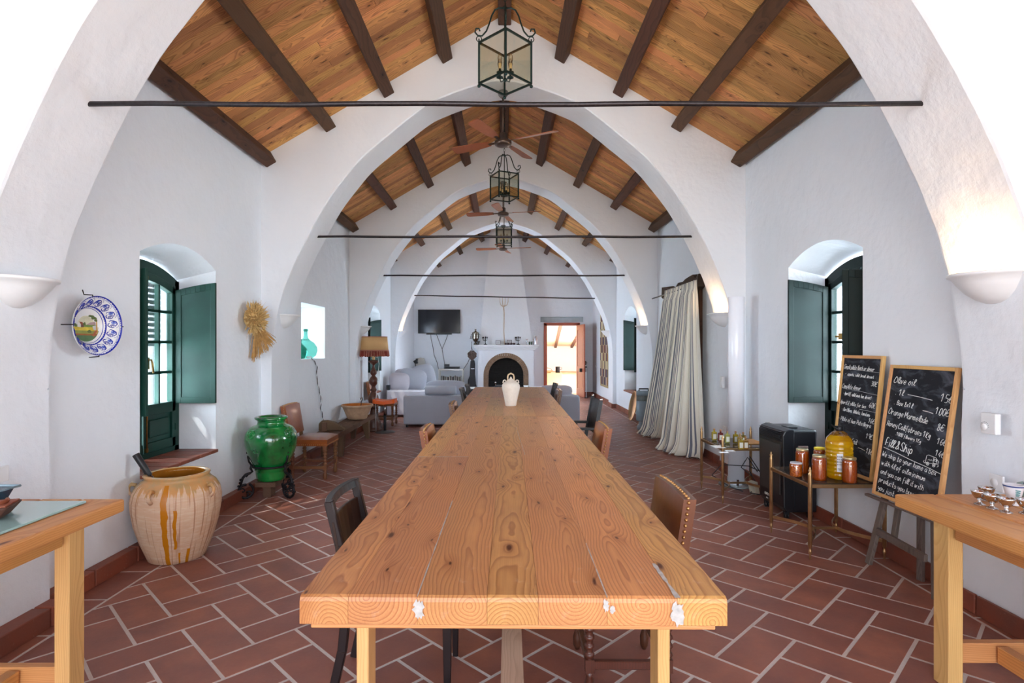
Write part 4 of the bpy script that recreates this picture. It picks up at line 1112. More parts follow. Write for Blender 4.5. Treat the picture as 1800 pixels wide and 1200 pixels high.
flat('painted_trunk',srgb(214,170,90),[(.070,-.05),(.084,-.045),(.080,.045),(.073,.045)],8)
rr=random.Random(4)
for cx_,cy_,w_,h_ in ((.055,.050,.030,.012),(.035,.062,.024,.009),(.07,.035,.018,.010),(-.015,.010,.014,.012),(-.082,.006,.012,.010),(.02,-.035,.022,.012)):
    flat('painted_foliage',srgb(92,110,52),[(cx_+w_*math.cos(2*PI*i/12)*rr.uniform(.6,1),cy_+h_*math.sin(2*PI*i/12)*rr.uniform(.6,1)) for i in range(12)],9)
for cx_,cy_ in ((.060,-.045),(.052,-.058),(.070,-.034)):
    flat('painted_rock',srgb(184,100,64),[(cx_+.010*math.cos(2*PI*i/9),cy_+.008*math.sin(2*PI*i/9)) for i in range(9)],10)
mb=MB(); R_=.19
for ang in (PI/2+.25,0,PI,-PI/2):
    c,s=math.cos(ang),math.sin(ang)
    mb=MB(); mb.tube([PL(R_*.96*c,R_*.96*s,.088),PL(R_*1.01*c,R_*1.01*s,.088),PL(R_*1.03*c,R_*1.03*s,.03),PL(R_*1.03*c,(R_*1.03+.03*(ang>1.6 and ang<2))*s,.02)],.0035,6); mb.build('hook',M['blackmetal'],t,world=False)

# ---------------- sheaf of wheat ----------------
w1=simple('wheat_ear',srgb(234,192,130),.8,0,.3,.2,60); w2=simple('wheat_stalk',srgb(220,172,106),.7,0,.3,0,30)
hc_=Vector((-2.56,5.78,1.735)); bd=Vector((-2.555,5.90,1.615))
t=thing('wheat_sheaf',hc_,'bunch of dried wheat ears and stalks hung on the left wall beside the shuttered window','wheat')
rr=random.Random(11); mb=MB()
axis=(hc_-bd).normalized()
for k in range(420):
    d=Vector((rr.gauss(0,1)*.9+.5,rr.gauss(0,1),rr.gauss(0,1)))+axis*.5; d.normalize()
    if d.x<-.15: d.x*=-.5
    r0=.08+rr.random()*.055; p0=hc_+Vector((d.x*.95,d.y,d.z))*r0-axis*.02; p1=p0+Vector((d.x*.9,d.y,d.z))*rr.uniform(.04,.06)
    mb.tube([p0,(p0+p1)/2,p1],[.004,.0085,.001],5,caps=False)
    if rr.random()<.6: mb.tube([p1,p1+(p1-p0)*rr.uniform(.6,1.1)],[.0012,.0004],3,caps=False)
mb.ball(hc_-axis*.01+Vector((.01,0,0)),.105,12,8,(.8,1,1)); mb.build('wheat_ears',w1,t,kind='stuff')
mb=MB()
for k in range(150):
    a=rr.random()**.9; b=rr.random()
    e=Vector((-2.615+.185*a+.012*rr.gauss(0,1),5.93+.12*a+.02*rr.gauss(0,1),1.26+.21*a+.08*b))
    s0=bd+Vector((rr.gauss(0,.010),rr.gauss(0,.010),rr.gauss(0,.008)))+axis*.02
    m_=(s0+e)/2+Vector((0,0,.02))
    mb.tube([s0,m_,e],.0026,4,caps=False)
mb.build('wheat_stalks',w2,t,kind='stuff')
mb=MB(); mb.M=Matrix.Translation(bd)@axis.to_track_quat('Z','Y').to_matrix().to_4x4(); mb.lathe([(.028,-.012),(.031,0),(.028,.012)],n=14); mb.build('tie',w2,t)

# ---------------- niche demijohns ----------------
gg=liquid('teal_glass',srgb(120,200,184),.04,.8,1.2); gg2=liquid('dark_teal_glass',srgb(60,150,130),.05,.75,1.25)
def demijohn(loc,r,h,m,label,neck=.15):
    t=thing('demijohn',loc,label,'bottle')
    b=h-neck
    P=[(.02,0),(r*.6,.004),(r*.88,b*.16),(r,b*.42),(r*.96,b*.6),(r*.72,b*.82),(r*.4,b*.95),(.034,b+.02),(.028,b+.06),(.026,h-.02),(.033,h-.018),(.034,h-.002),(.02,h),(.02,h-.03)]
    mb=MB(); mb.lathe(P,n=32); mb.build('bottle_body',m,t,world=False); mb=MB(); mb.lathe([(.035,h-.03),(.038,h-.025),(.035,h-.018)],n=20); mb.build('lip',m,t,world=False)
    return t
demijohn((-2.81,8.08,1.272),.162,.42,gg,'round pale teal demijohn with a long neck in the wall niche')
demijohn((-2.775,7.72,1.272),.115,.27,gg2,'darker green demijohn in front, half hidden by the near edge of the niche',.06)
# cord from the niche
cm=simple('white_cable',(.8,.82,.85,1),.5); ck=simple('dark_cable',(.03,.03,.035,1),.5)
def wallp(px,py): 
    Y=2.628/((VX-px)/F); return at(px,py,Y)
t=thing('twisted_cable',wallp(551,630),'black and white twisted cable hanging from the niche down to the rustic bench','cable')
pth=[wallp(*p) for p in ((547,629),(553,636),(557,645),(556,662),(559,678),(562,692),(564,704),(563,716),(566,728),(568,740))]
def resample(P,n):
    out=[]
    for i in range(len(P)-1):
        for k in range(n): out.append(P[i].lerp(P[i+1],k/n))
    return out+[P[-1]]
pp=resample(pth,6)
for nm,m,ph_ in (('white_strand',cm,0),('black_strand',ck,PI)):
    mb=MB(); mb.tube([p+Vector((.004*math.sin(i*.9+ph_)+.004,.006*math.cos(i*.9+ph_),0)) for i,p in enumerate(pp)],.006,6); mb.build(nm,m,t)
mb=MB(); mb.box(wallp(564,703)+Vector((.012,0,0)),(.02,.03,.07)); mb.build('switch',cm,t,bevel=.006)
mb=MB(); mb.box(wallp(547,629)+Vector((-.03,0,.012)),(.05,.06,.02)); mb.build('plug',cm,t,bevel=.005)

# ---------------- big clay storage jar with umbrella ----------------
cy_=NT('drip_clay'); v=cy_.vec(); sp=cy_.n('ShaderNodeSeparateXYZ'); cy_.l(v,sp.inputs[0])
ang=cy_.math('ARCTAN2',sp.outputs[1],sp.outputs[0]); cmb=cy_.n('ShaderNodeCombineXYZ'); cy_.l(cy_.math('MULTIPLY',ang,3.2),cmb.inputs[0]); cy_.l(cy_.math('MULTIPLY',sp.outputs[2],.35),cmb.inputs[1])
dn=cy_.noise(cmb.outputs[0],4.2,2,.5,.3); drip=cy_.ramp(dn,[(.56,(0,0,0,1)),(.62,(1,1,1,1))])
fine=cy_.noise(cy_.map(v,(1,1,6)),12,5,.65); big=cy_.noise(v,4,3)
body=cy_.mix(big,srgb(226,196,164),srgb(206,160,128)); body=cy_.mix(cy_.math('MULTIPLY',cy_.math('SUBTRACT',fine,.45,clamp=True),2,clamp=True),body,srgb(236,222,200))
body=cy_.mix(cy_.math('MULTIPLY',drip,.75),body,srgb(170,112,78))
# thick amber runs at two places + glaze on the shoulder
def run(a0,wd,z0,z1):
    d=cy_.math('ABSOLUTE',cy_.math('SUBTRACT',cy_.math('ADD',ang,cy_.math('MULTIPLY',cy_.math('SUBTRACT',cy_.noise(cy_.map(v,(1,1,1)),9,2),.5),.14)),a0))
    f=cy_.math('LESS_THAN',d,wd); f=cy_.math('MULTIPLY',f,cy_.math('GREATER_THAN',sp.outputs[2],z0)); return cy_.math('MULTIPLY',f,cy_.math('LESS_THAN',sp.outputs[2],z1))
r1=run(-1.33,.065,.0,.56); r2=run(-1.10,.04,.12,.40); r3=run(-.72,.05,.0,.11); r4=run(-.98,.03,.0,.09)
rs=cy_.math('MAXIMUM',cy_.math('MAXIMUM',r1,r2),cy_.math('MAXIMUM',r3,r4))
sh=cy_.math('ADD',sp.outputs[2],cy_.math('MULTIPLY',dn,.28)); shf=cy_.ramp(sh,[(.640,(0,0,0,1)),(.655,(1,1,1,1))])
glz=cy_.mix(cy_.ramp(cy_.noise(v,7,4,.6),[(.4,(0,0,0,1)),(.6,(1,1,1,1))]),srgb(212,124,20),srgb(150,126,80))
body=cy_.mix(shf,body,cy_.mix(.5,glz,srgb(206,176,130))); body=cy_.mix(rs,body,srgb(196,122,14))
cy_.set(Base_Color=body,Roughness=cy_.math('SUBTRACT',.62,cy_.math('MULTIPLY',cy_.math('MAXIMUM',rs,shf),.45)),Specular_IOR_Level=.5); cy_.bump(cy_.math('ADD',fine,cy_.math('MULTIPLY',rs,.6)),.35,.006)
amber=simple('amber_glaze_inside',srgb(170,104,30),.25,0,.25,.1,8)
jx,jy=-2.345,4.09; jz=zf(jx)
t=thing('clay_storage_jar',(jx,jy,jz),'large pale clay storage jar with amber glaze drips below the left window','jar')
P=[(.17,0),(.185,.008),(.205,.06),(.238,.15),(.270,.26),(.288,.37),(.290,.43),(.278,.49),(.252,.535),(.222,.560),(.204,.570),(.206,.584),(.214,.596),(.210,.606),(.190,.608),(.178,.600),(.172,.585)]
mb=MB(); mb.lathe(P,n=56,cap='b',wob=lambda a,z:1+.006*math.sin(a*3+z*9)); mb.build('jar_body',cy_.mat,t,world=False,fix=False)
mb=MB(); mb.lathe([(.174,.604),(.171,.57),(.20,.54),(.25,.45),(.26,.36),(.18,.05),(.001,.04)],n=40,cap=False); mb.build('glazed_inside',amber,t,world=False,fix=False)
for a in (-.25,-1.62,-2.9,1.3):
    mb=MB(); c,s=math.cos(a),math.sin(a); dx,dy=-s*.0,c*.0
    pts=[(r*c,r*s,z) for r,z in ((.262,.525),(.292,.535),(.312,.515),(.312,.48),(.285,.455))]
    mb.tube(pts,[.014,.013,.012,.013,.014],8); mb.build('lug_handle',cy_.mat,t,world=False)
t=thing('umbrella',(jx+.13,jy-.02,jz+.09),'folded black umbrella standing in the big clay jar','umbrella')
mb=MB(); d=Vector((-.34,-.06,.60)); mb.tube([(0,0,0),tuple(d*.75)],[.012,.035],10); mb.build('canopy',simple('black_cloth',(.02,.022,.026,1),.8),t,world=False)
mb=MB(); mb.tube([tuple(d*.84),tuple(d*1.10)],[.021,.024],12); mb.build('handle',M['black'],t,world=False,bevel=.004)
mb=MB(); mb.tube([tuple(d*.72),tuple(d*.86)],.014,8)
for k in range(8):
    a=2*PI*k/8; mb.tube([tuple(d*.72+Vector((.030*math.cos(a),.030*math.sin(a),0))),tuple(d*.84+Vector((.014*math.cos(a),.014*math.sin(a),0)))],.003,4)
mb.build('rib_ends',M['steel'],t,world=False,kind='stuff')

# ---------------- green glazed urn on a wrought iron stand ----------------
gn=NT('green_glaze'); v=gn.vec(); a_=gn.noise(v,4,4,.6); b_=gn.noise(gn.map(v,(1,1,3)),10,3)
gn.set(Base_Color=gn.mix(gn.ramp(a_,[(.35,(0,0,0,1)),(.65,(1,1,1,1))]),srgb(0,70,32),srgb(14,138,58)),Roughness=.10,Specular_IOR_Level=.7,Coat_Weight=.7,Coat_Roughness=.04); gn.bump(b_,.12,.01)
ux,uy=-2.335,5.72; uz=zf(ux); UB=.175
t=thing('green_urn',(ux,uy,uz+UB),'big shiny green glazed urn held in a black iron stand','urn')
P=[(.12,0),(.137,.004),(.140,.03),(.148,.08),(.152,.10),(.158,.105),(.163,.15),(.172,.165),(.19,.20),(.222,.27),(.246,.35),(.252,.41),(.240,.47),(.205,.52),(.165,.545),(.135,.555),(.128,.575),(.132,.595),(.150,.605),(.157,.615),(.155,.628),(.140,.634),(.122,.630),(.112,.61),(.108,.57)]
mb=MB(); mb.lathe(P,n=56,cap='b'); mb.build('urn_body',gn.mat,t,world=False,fix=False)
for a in (-2.05,-.45,1.1,2.6):
    c,s=math.cos(a),math.sin(a); q0=Vector((.232*c,.232*s,.475))
    mb=MB(); nrm_=Vector((c,s,.35)).normalized(); mb.M=Matrix.Translation(q0)@nrm_.to_track_quat('Z','Y').to_matrix().to_4x4()
    mb.lathe([(.046,-.01),(.046,.006),(.040,.014),(.030,.010),(.028,.012),(.024,.022),(.010,.028),(.001,.028)],n=18)
    for k in range(7):
        b=2*PI*k/7; mb.ball((.033*math.cos(b),.033*math.sin(b),.014),.009,8,5)
    mb.tube([(-.02,0,.02),(-.01,.0,.036),(.012,0,.036),(.024,0,.016)],.008,8); mb.build('medallion',gn.mat,t,world=False)
t=thing('iron_jar_stand',(ux,uy,uz),'black wrought iron scrolled stand with three legs under the green urn','stand')
mb=MB(); mb.tube([(.178*math.cos(2*PI*k/36),.178*math.sin(2*PI*k/36),UB+.145) for k in range(36)],.011,6,closed=True); mb.build('ring',M['blackmetal'],t,world=False)
def spiral(c,r0,r1,a0,turns,n=18):
    return [(c[0]+(r0+(r1-r0)*i/n)*math.cos(a0+turns*2*PI*i/n),c[1]+(r0+(r1-r0)*i/n)*math.sin(a0+turns*2*PI*i/n)) for i in range(n+1)]
for a in (-2.62,-.42,1.25,):
    c,s=math.cos(a),math.sin(a)
    def L(pts,r,mb): mb.tube([(x*c,x*s,z) for x,z in pts],r,7)
    mb=MB()
    L([(.18,.33),(.205,.37),(.215,.42),(.20,.455),(.185,.44),(.20,.425)],.010,mb)
    L([(.182,.345),(.19,.30),(.175,.27),(.20,.255),(.235,.245),(.262,.215),(.275,.17),(.285,.12)],[.012,.013,.011,.013,.014,.013,.012,.011],mb)
    L([(.24,.245),(.225,.225),(.215,.24),(.225,.255)],.008,mb)
    L(spiral((.235,.085),.072,.064,2.0,.95,20),.012,mb); L(spiral((.205,.045),.035,.008,.8,1.1,14),.009,mb); L(spiral((.262,.09),.030,.006,-1,1.2,12),.007,mb)
    for x,z in ((.288,.17),(.282,.20),(.30,.14),(.22,.46),(.31,.08),(.25,.0165),(.22,.0155)): mb.ball((x*c,x*s,z),.012,8,6)
    mb.build('leg',M['blackmetal'],t,world=False)
mb=MB(); mb.box((-.02,0,UB-.035),(.20,.20,.05)); mb.box((-.02,0,.0+UB/2-.02),(.08,.12,UB-.05)); mb.build('wooden_block',M['old_wood'],t,world=False,bevel=.005)

# ---------------- rustic bench, bowl, carved wood ----------------
x0,x1,y0,y1,zt=-2.51,-2.19,7.38,9.72,.272
t=thing('rustic_bench',(-2.35,8.55,zf(-2.35)),'low rustic dark wooden bench along the left wall, on hewn wedge legs','bench')
mb=MB(); mb.grid(lambda u,v:(x0+(x1-x0)*v+.01*math.sin(u*7),y0+(y1-y0)*u,zt+.015*(2*v-1)**2+.006*math.sin(u*9)),14,5); mb.grid(lambda u,v:(x0+(x1-x0)*v+.01*math.sin(u*7),y0+(y1-y0)*u,zt-.05),14,5)
for v in (0,1):
    for k in range(14):
        f=lambda u,z:(x0+(x1-x0)*v+.01*math.sin(u*7),y0+(y1-y0)*u,z)
        mb.poly([f(k/14,zt-.05),f((k+1)/14,zt-.05),f((k+1)/14,zt+.015+.006*math.sin((k+1)/14*9)),f(k/14,zt+.015+.006*math.sin(k/14*9))])
for u in (0,1):
    for k in range(5):
        g_=lambda v,z:(x0+(x1-x0)*v+.01*math.sin(u*7),y0+(y1-y0)*u,z)
        mb.poly([g_(k/5,zt-.05),g_((k+1)/5,zt-.05),g_((k+1)/5,zt+.015*(2*(k+1)/5-1)**2+.006*math.sin(u*9)),g_(k/5,zt+.015*(2*k/5-1)**2+.006*math.sin(u*9))])
mb.build('bench_seat',M['old_wood'],t,bevel=.004)
for yy,sg in ((7.85,-1),(9.28,1)):
    for xx,sx in ((x0+.07,-1),(x1-.06,1)):
        mb=MB(); zb_=zf(xx); mb.M=Matrix.Translation((xx,yy,0)); h=zt-.04-zb_
        top=[(-.06,-.075),(.06,-.075),(.06,.075),(-.06,.075)]; bo=[(-.03+sx*.025,-.03+sg*.05),(.03+sx*.025,-.03+sg*.05),(.03+sx*.025,.03+sg*.05),(-.03+sx*.025,.03+sg*.05)]
        A=[mb.av((x,y,zb_)) for x,y in bo]; B=[mb.av((x,y,zt-.035)) for x,y in top]
        mb.af(A[::-1]); mb.af(B); [mb.af((A[i],A[(i+1)%4],B[(i+1)%4],B[i])) for i in range(4)]
        mb.build('leg',M['old_wood'],t,bevel=.008)
t=thing('clay_bowl',(-2.345,9.12,zt+.012),'wide clay mixing bowl with orange glazed inside, on the far end of the bench','bowl')
mb=MB(); mb.lathe([(.14,0),(.15,.006),(.185,.09),(.215,.165),(.235,.195),(.252,.205),(.255,.222),(.245,.232),(.232,.226)],n=44,cap='b'); mb.build('bowl_body',simple('weathered_clay',srgb(200,164,132),.7,0,.25,.3,14),t,world=False,fix=False)
mb=MB(); mb.lathe([(.240,.230),(.228,.222),(.205,.16),(.16,.05),(.001,.04)],n=44,cap=False); mb.build('glazed_inside',simple('orange_glaze',srgb(196,112,48),.25,0,.2),t,world=False,fix=False)
t=thing('ladle',(-2.30,9.14,zt+.056),'dark iron ladle standing in the clay mixing bowl','ladle')
mb=MB(); mb.tube([(0,0,0),(.012,0,.15),(.015,0,.23),(.035,0,.265),(.03,0,.29),(.005,0,.285),(.01,0,.255)],.006,7); mb.build('handle',M['blackmetal'],t,world=False); mb=MB(); mb.ball((0,0,.0),.03,10,6,(1,1,.5)); mb.build('scoop',M['blackmetal'],t,world=False)
t=thing('carved_wood_wedge',(-2.37,7.86,zt+.012),'old carved wooden wedge with a square post, on the near end of the bench','carved wood',rz=.15)
mb=MB(); pf=[(-.17,0),(-.17,.10),(-.14,.135),(-.06,.14),(.03,.12),(.12,.075),(.19,.025),(.20,.0)]
mb.prism(pf,-.055,.055,lambda x,z,y:(x,y,z)); mb.build('wedge',M['old_wood'],t,world=False,bevel=.015)
mb=MB(); mb.box((-.09,-.075,.06),(.07,.05,.12)); mb.build('post',M['old_wood'],t,world=False,bevel=.008)

# ---------------- floor lamp, stool ----------------
lx,ly=-2.33,10.2; lz=zf(lx)
t=thing('floor_lamp',(lx,ly,lz),'tall turned walnut floor lamp with beige fringed shade by the third pier','lamp')
mb=MB(); mb.lathe([(.165,0),(.17,.02),(.165,.05),(.15,.055),(.155,.08),(.14,.10),(.145,.12),(.125,.15),(.128,.17),(.10,.20),(.085,.26),(.06,.34),(.05,.38),(.055,.40),(.085,.42),(.09,.44),(.075,.46)],n=32); mb.build('base',M['walnut'],t,world=False)
mb=MB(); mb.lathe([(.06,.46),(.085,.50),(.095,.56),(.085,.62),(.05,.68),(.04,.70),(.06,.72),(.065,.74),(.04,.76),(.035,.80),(.075,.85),(.082,.90),(.06,.95),(.035,.975),(.03,.99),(.055,1.02),(.058,1.06),(.035,1.10),(.022,1.14),(.02,1.18),(.05,1.20),(.085,1.23),(.09,1.25),(.06,1.26),(.02,1.27)],n=28); mb.build('column',M['walnut'],t,world=False)
mb=MB(); mb.tube([(0,0,1.27),(0,0,1.40)],.028,12); mb.build('candle_tube',M['candle'],t,world=False)
sm=NT('shade_cloth'); v=sm.vec(); n_=sm.noise(v,120,2); sm.set(Base_Color=sm.mix(n_,srgb(206,160,106),srgb(226,186,132)),Roughness=.85); sm.bump(n_,.3,.003)
mb=MB(); mb.lathe([(.262,1.44),(.240,1.68)],n=40,cap=False); mb.build('lamp_shade',sm.mat,t,world=False,solid=.004)
tr_=fabric('salmon_trim',srgb(186,124,104)); mb=MB(); mb.lathe([(.266,1.425),(.266,1.45)],n=40,cap=False); mb.lathe([(.243,1.672),(.243,1.688)],n=40,cap=False); mb.build('shade_trim',tr_,t,world=False,solid=.005)
for nm,col,ofs in (('dark_fringe',srgb(150,60,48),0),('light_fringe',srgb(190,120,98),1)):
    mb=MB(); rr=random.Random(3+ofs)
    for k in range(80):
        if (hash((k*7)%11)%3==0)!=bool(ofs): continue
        a=2*PI*k/80; r=.265; mb.tube([(r*math.cos(a),r*math.sin(a),1.43),((r+.008)*math.cos(a),(r+.008)*math.sin(a),1.43-.085-rr.random()*.02)],[.008,.011],5)
    mb.build(nm,fabric(nm,col),t,world=False,kind='stuff')
mb=MB(); mb.tube([(.02,-.02,1.33),(.10,-.08,1.31),(.12,-.09,1.2),(.10,-.12,.9),(.07,-.15,.5),(.09,-.2,.02)],.004,6); mb.build('cable',cm,t,world=False)
t=thing('orange_stool',(-2.08,9.98,zf(-2.08)),'bright orange saddle stool on a black post and disc foot beside the floor lamp','stool')
mb=MB(); mb.lathe([(.175,0),(.178,.008),(.165,.018),(.05,.03),(.03,.035)],n=32); mb.build('disc_foot',simple('grey_metal',srgb(96,92,92),.35,.7),t,world=False)
mb=MB(); mb.tube([(0,0,.03),(0,0,.30)],.024,14); mb.build('gas_lift',M['black'],t,world=False); mb=MB(); mb.tube([(0,0,.30),(0,0,.50)],.013,12); mb.build('piston',M['steel'],t,world=False)
def sd(u,v,top):
    a=2*u-1; b=2*v-1; k=math.sqrt(max(0,1-(abs(a)**3)))
    z=.545+.035*abs(a)**1.5+.012*b*b if top else .50+.02*abs(a)
    return (a*.19,b*.16*(.75+.25*k),z)
mb=MB(); mb.grid(lambda u,v:sd(u,v,1),12,8); mb.grid(lambda u,v:sd(u,v,0),12,8)
for k in range(12):
    for v_ in (0,1): mb.poly([sd(k/12,v_,0),sd((k+1)/12,v_,0),sd((k+1)/12,v_,1),sd(k/12,v_,1)],True)
for k in range(8):
    for u_ in (0,1): mb.poly([sd(u_,k/8,0),sd(u_,(k+1)/8,0),sd(u_,(k+1)/8,1),sd(u_,k/8,1)],True)
mb.build('seat_cushion',simple('orange_leather',srgb(236,98,20),.45,0,.1),t,world=False,bevel=.012)
# ---------------- curtain with old beam and dark door ----------------
ob=wood('charred_beam',srgb(88,74,66),srgb(44,36,33),.8,'Y',80,.8,.2,.1,.8)
t=thing('old_lintel_beam',(2.58,8.4,2.27),'rough dark old timber beam above the striped curtain on the right wall','beam')
mb=MB(); rr=random.Random(2); n=16; A=[]
for k in range(n+1):
    y=7.44+1.71*k/n; zt=2.37+.035*rr.uniform(-1,1)+.03*math.sin(k*.5); zb_=2.21+.02*rr.uniform(-1,1)
    A.append([mb.av(p) for p in ((2.54,y,zb_),(2.638,y,zb_),(2.638,y,zt),(2.545,y,zt-.01))])
for k in range(n):
    for j in range(4): mb.af((A[k][j],A[k+1][j],A[k+1][(j+1)%4],A[k][(j+1)%4]))
mb.af(A[0]); mb.af(A[-1]); mb.build('timber',ob,t)
mb=MB(); mb.tube([(2.50,7.40,2.245),(2.50,9.55,2.245)],.011,8); mb.build('curtain_rod',M['blackmetal'],t)
dd=wood('dark_door_wood',srgb(86,56,42),srgb(48,30,24),.5,'Z',90,.3,.3,.1,.7)
t=thing('door_2',(2.66,8.36,zf(2.6)),kind='structure')
for i in range(6):
    mb=MB(); mb.box((2.80,7.62+1.48*(i+.5)/6,1.08),(.04,1.48/6-.004,2.24)); mb.build('plank',dd,t,bevel=.004,seg=1)
for yy in (7.59,9.13): mb=MB(); mb.box((2.63,yy,1.08),(.06,.09,2.24)); mb.build('door_frame',dd,t,bevel=.004,seg=1)
for z in (.5,.95,1.4,1.85): mb=MB(); mb.box((2.597,7.60,z),(.006,.03,.07)); mb.build('hinge',M['brass'],t)
# striped curtains
cu=NT('striped_linen'); uvn=cu.n('ShaderNodeUVMap').outputs[0]; sp=cu.n('ShaderNodeSeparateXYZ'); cu.l(uvn,sp.inputs[0]); U=sp.outputs[0]
per=cu.math('FRACT',cu.math('MULTIPLY',U,3.1))
band=cu.math('MULTIPLY',cu.math('GREATER_THAN',per,.60),cu.math('LESS_THAN',per,.80)); finel=cu.math('GREATER_THAN',cu.math('FRACT',cu.math('MULTIPLY',U,75)),.42)
l1=cu.math('MULTIPLY',cu.math('GREATER_THAN',per,.18),cu.math('LESS_THAN',per,.215))
st=cu.math('MAXIMUM',cu.math('MULTIPLY',band,finel),l1)
ln=cu.noise(cu.vec(),200,2)
cu.set(Base_Color=cu.mix(cu.math('MULTIPLY',st,.95),cu.mix(ln,srgb(232,226,210),srgb(246,242,230)),srgb(110,114,128)),Roughness=.9,Specular_IOR_Level=.15); cu.bump(ln,.15,.002)
def curtain(name,label,top,bot,nf,amp0,amp1,seed):
    rr=random.Random(seed); nu,nv=120,26
    (ty0,tx0),(ty1,tx1)=top; mb=MB()
    def f(u,v):
        # piecewise bottom path
        k=u*(len(bot)-1); i=min(int(k),len(bot)-2); w_=k-i
        bx_,by_=bot[i][0]*(1-w_)+bot[i+1][0]*w_, bot[i][1]*(1-w_)+bot[i+1][1]*w_
        tx_=tx0+(tx1-tx0)*u; ty_=ty0+(ty1-ty0)*u
        e=v**1.25
        x=tx_*(1-e)+bx_*e; y=ty_*(1-e)+by_*e
        zt=2.30; zb_=zf(x)+.006
        z=zt*(1-v)+zb_*v
        am=amp0*(1-v)+amp1*v; ph=u*2*PI*nf+.6*math.sin(u*9+seed)*v
        s=math.sin(ph)+.35*math.sin(ph*2.1+seed+v*2)*v
        hd=1.0 if v>.04 else .5
        x-=am*(s+.6)*hd; y+=am*.5*math.cos(ph*.5+seed)*v
        if v>.93: x-=.05*((v-.93)/.07)**1.2*(1+.5*math.sin(ph*.7)); z=max(z,zb_+.004+.012*(1+math.sin(ph*1.3+u*8)))
        return (min(x,2.615),y,z)
    mb.grid(f,nu,nv)
    o=mb.build('drape',cu.mat,None,fix=False,solid=.004)
    uv=o.data.uv_layers.new(name='UVMap')
    for lp in o.data.loops:
        vi=lp.vertex_index; uv.data[lp.index].uv=((vi//(nv+1))/nu,(vi%(nv+1))/nv)
    o.name=name; tag(o,label,'curtain'); return o
curtain('curtain','farther half of the striped cream curtain, sweeping left over the floor',((8.75,2.50),(7.95,2.50)),[(2.41,9.36),(2.40,9.15),(2.44,8.9),(2.53,8.72)],6,.03,.085,3)
curtain('curtain','nearer half of the striped cream curtain, beside the white column lamp',((7.93,2.50),(7.32,2.49)),[(2.30,7.90),(2.33,7.72),(2.42,7.5),(2.58,7.22)],6,.03,.085,5)
# ---------------- white column lamp ----------------
cx_,cy2=2.425,5.93; cz_=zf(cx_)
t=thing('column_lamp',(cx_,cy2,cz_),'tall smooth white tube lamp standing on a glass disc before the second arch','lamp')
tubem=simple('white_acrylic',(.86,.88,.95,1),.2,0,.01,Coat_Weight=.5,Emission_Color=(.8,.85,1,1),Emission_Strength=.06)
mb=MB(); mb.lathe([(.078,.06),(.080,.05),(.080,1.955),(.078,1.957),(.0,1.957)],n=40); mb.build('tube',tubem,t,world=False)
mb=MB(); mb.lathe([(.17,0),(.175,.004),(.175,.012),(.17,.014),(.001,.014)],n=40); mb.build('glass_disc',liquid('disc_glass',(.7,.8,.8,1),.05,.7),t,world=False)
mb=MB(); mb.lathe([(.06,.014),(.06,.06)],n=24); mb.build('foot_ring',tubem,t,world=False)
for a in (.3,2.4,4.5): mb=MB(); mb.box((.085*math.cos(a),.085*math.sin(a),.045),(.02,.02,.062)); mb.build('clip',M['steel'],t,world=False)
# extension socket and wires
t=thing('extension_socket',(2.48,5.52,zf(2.5)),'cream socket block with tangled black wires on the floor behind the heater','socket',rz=.3)
mb=MB(); mb.box((-.02,.05,.065),(.05,.09,.12),Ry(-.25)); mb.build('socket_block',simple('cream_plastic',srgb(220,216,196),.4),t,world=False,bevel=.006)
for k,pts in enumerate([[(-.10,.1,.02),(-.18,.2,.05),(-.22,.42,.12),(-.1,.42,.22),(.05,.2,.24),(.08,.0,.2)],[(.0,.05,.12),(.02,.15,.2),(.06,.2,.34),(.08,.05,.18),(.09,-.1,.1)],[(-.02,.08,.02),(-.1,.0,.03),(-.05,-.1,.03),(.05,-.12,.05)],[(.02,.12,.16),(.0,.25,.22),(.07,.24,.32),(.07,.1,.2)]]):
    mb=MB(); mb.tube(resample([Vector(p) for p in pts],4),.005,6); mb.build('wire',ck,t,world=False)
# ---------------- brass occasional tables ----------------
gt=liquid('smoked_glass',srgb(120,104,92),.04,.75,1.15)
def brass_table(x0,x1,y0,y1,label,zt=.505):
    z0=zf((x0+x1)/2); H_=zt-z0
    t=thing('brass_table',((x0+x1)/2,(y0+y1)/2,z0),label,'table'); hx_,hy_=(x1-x0)/2,(y1-y0)/2
    for sx in (-1,1):
        for sy in (-1,1):
            x,y=sx*hx_,sy*hy_
            mb=MB(); mb.lathe([(.004,0),(.007,.004),(.006,.03),(.011,.045),(.012,.06),(.007,.072),(.009,.08),(.0135,.085),(.0135,H_+.06),(.013,H_+.065),(.013,H_+.072),(.008,H_+.078),(.012,H_+.092),(.010,H_+.10),(.004,H_+.106),(.006,H_+.112),(.001,H_+.122)],c=(x,y,0),n=12); mb.build('leg',M['copper'],t,world=False)
    for a,b in (((-hx_,-hy_),(hx_,-hy_)),((hx_,-hy_),(hx_,hy_)),((hx_,hy_),(-hx_,hy_)),((-hx_,hy_),(-hx_,-hy_))):
        mb=MB(); mb.bar((a[0],a[1],H_-.012),(b[0],b[1],H_-.012),.018,.024); mb.build('rail',M['copper'],t,world=False,bevel=.003,seg=1)
    mb=MB(); mb.box((0,0,H_+.002),(2*hx_-.02,2*hy_-.02,.007)); mb.build('glass_top',gt,t,world=False,bevel=.001)
    for sx in (-1,1):
        mb=MB(); pts=[(sx*(hx_-.16*math.sin(PI*k/12)),-hy_+2*hy_*k/12,.125) for k in range(13)]
        for k in range(12): mb.bar(pts[k],pts[k+1],.006,.022,up=(0,0,1))
        mb.build('curved_stretcher',M['copper'],t,world=False)
    mb=MB(); mb.bar((-hx_+.16,0,.125),(hx_-.16,0,.125),.012,.018); mb.build('centre_stretcher',M['copper'],t,world=False)
    return t
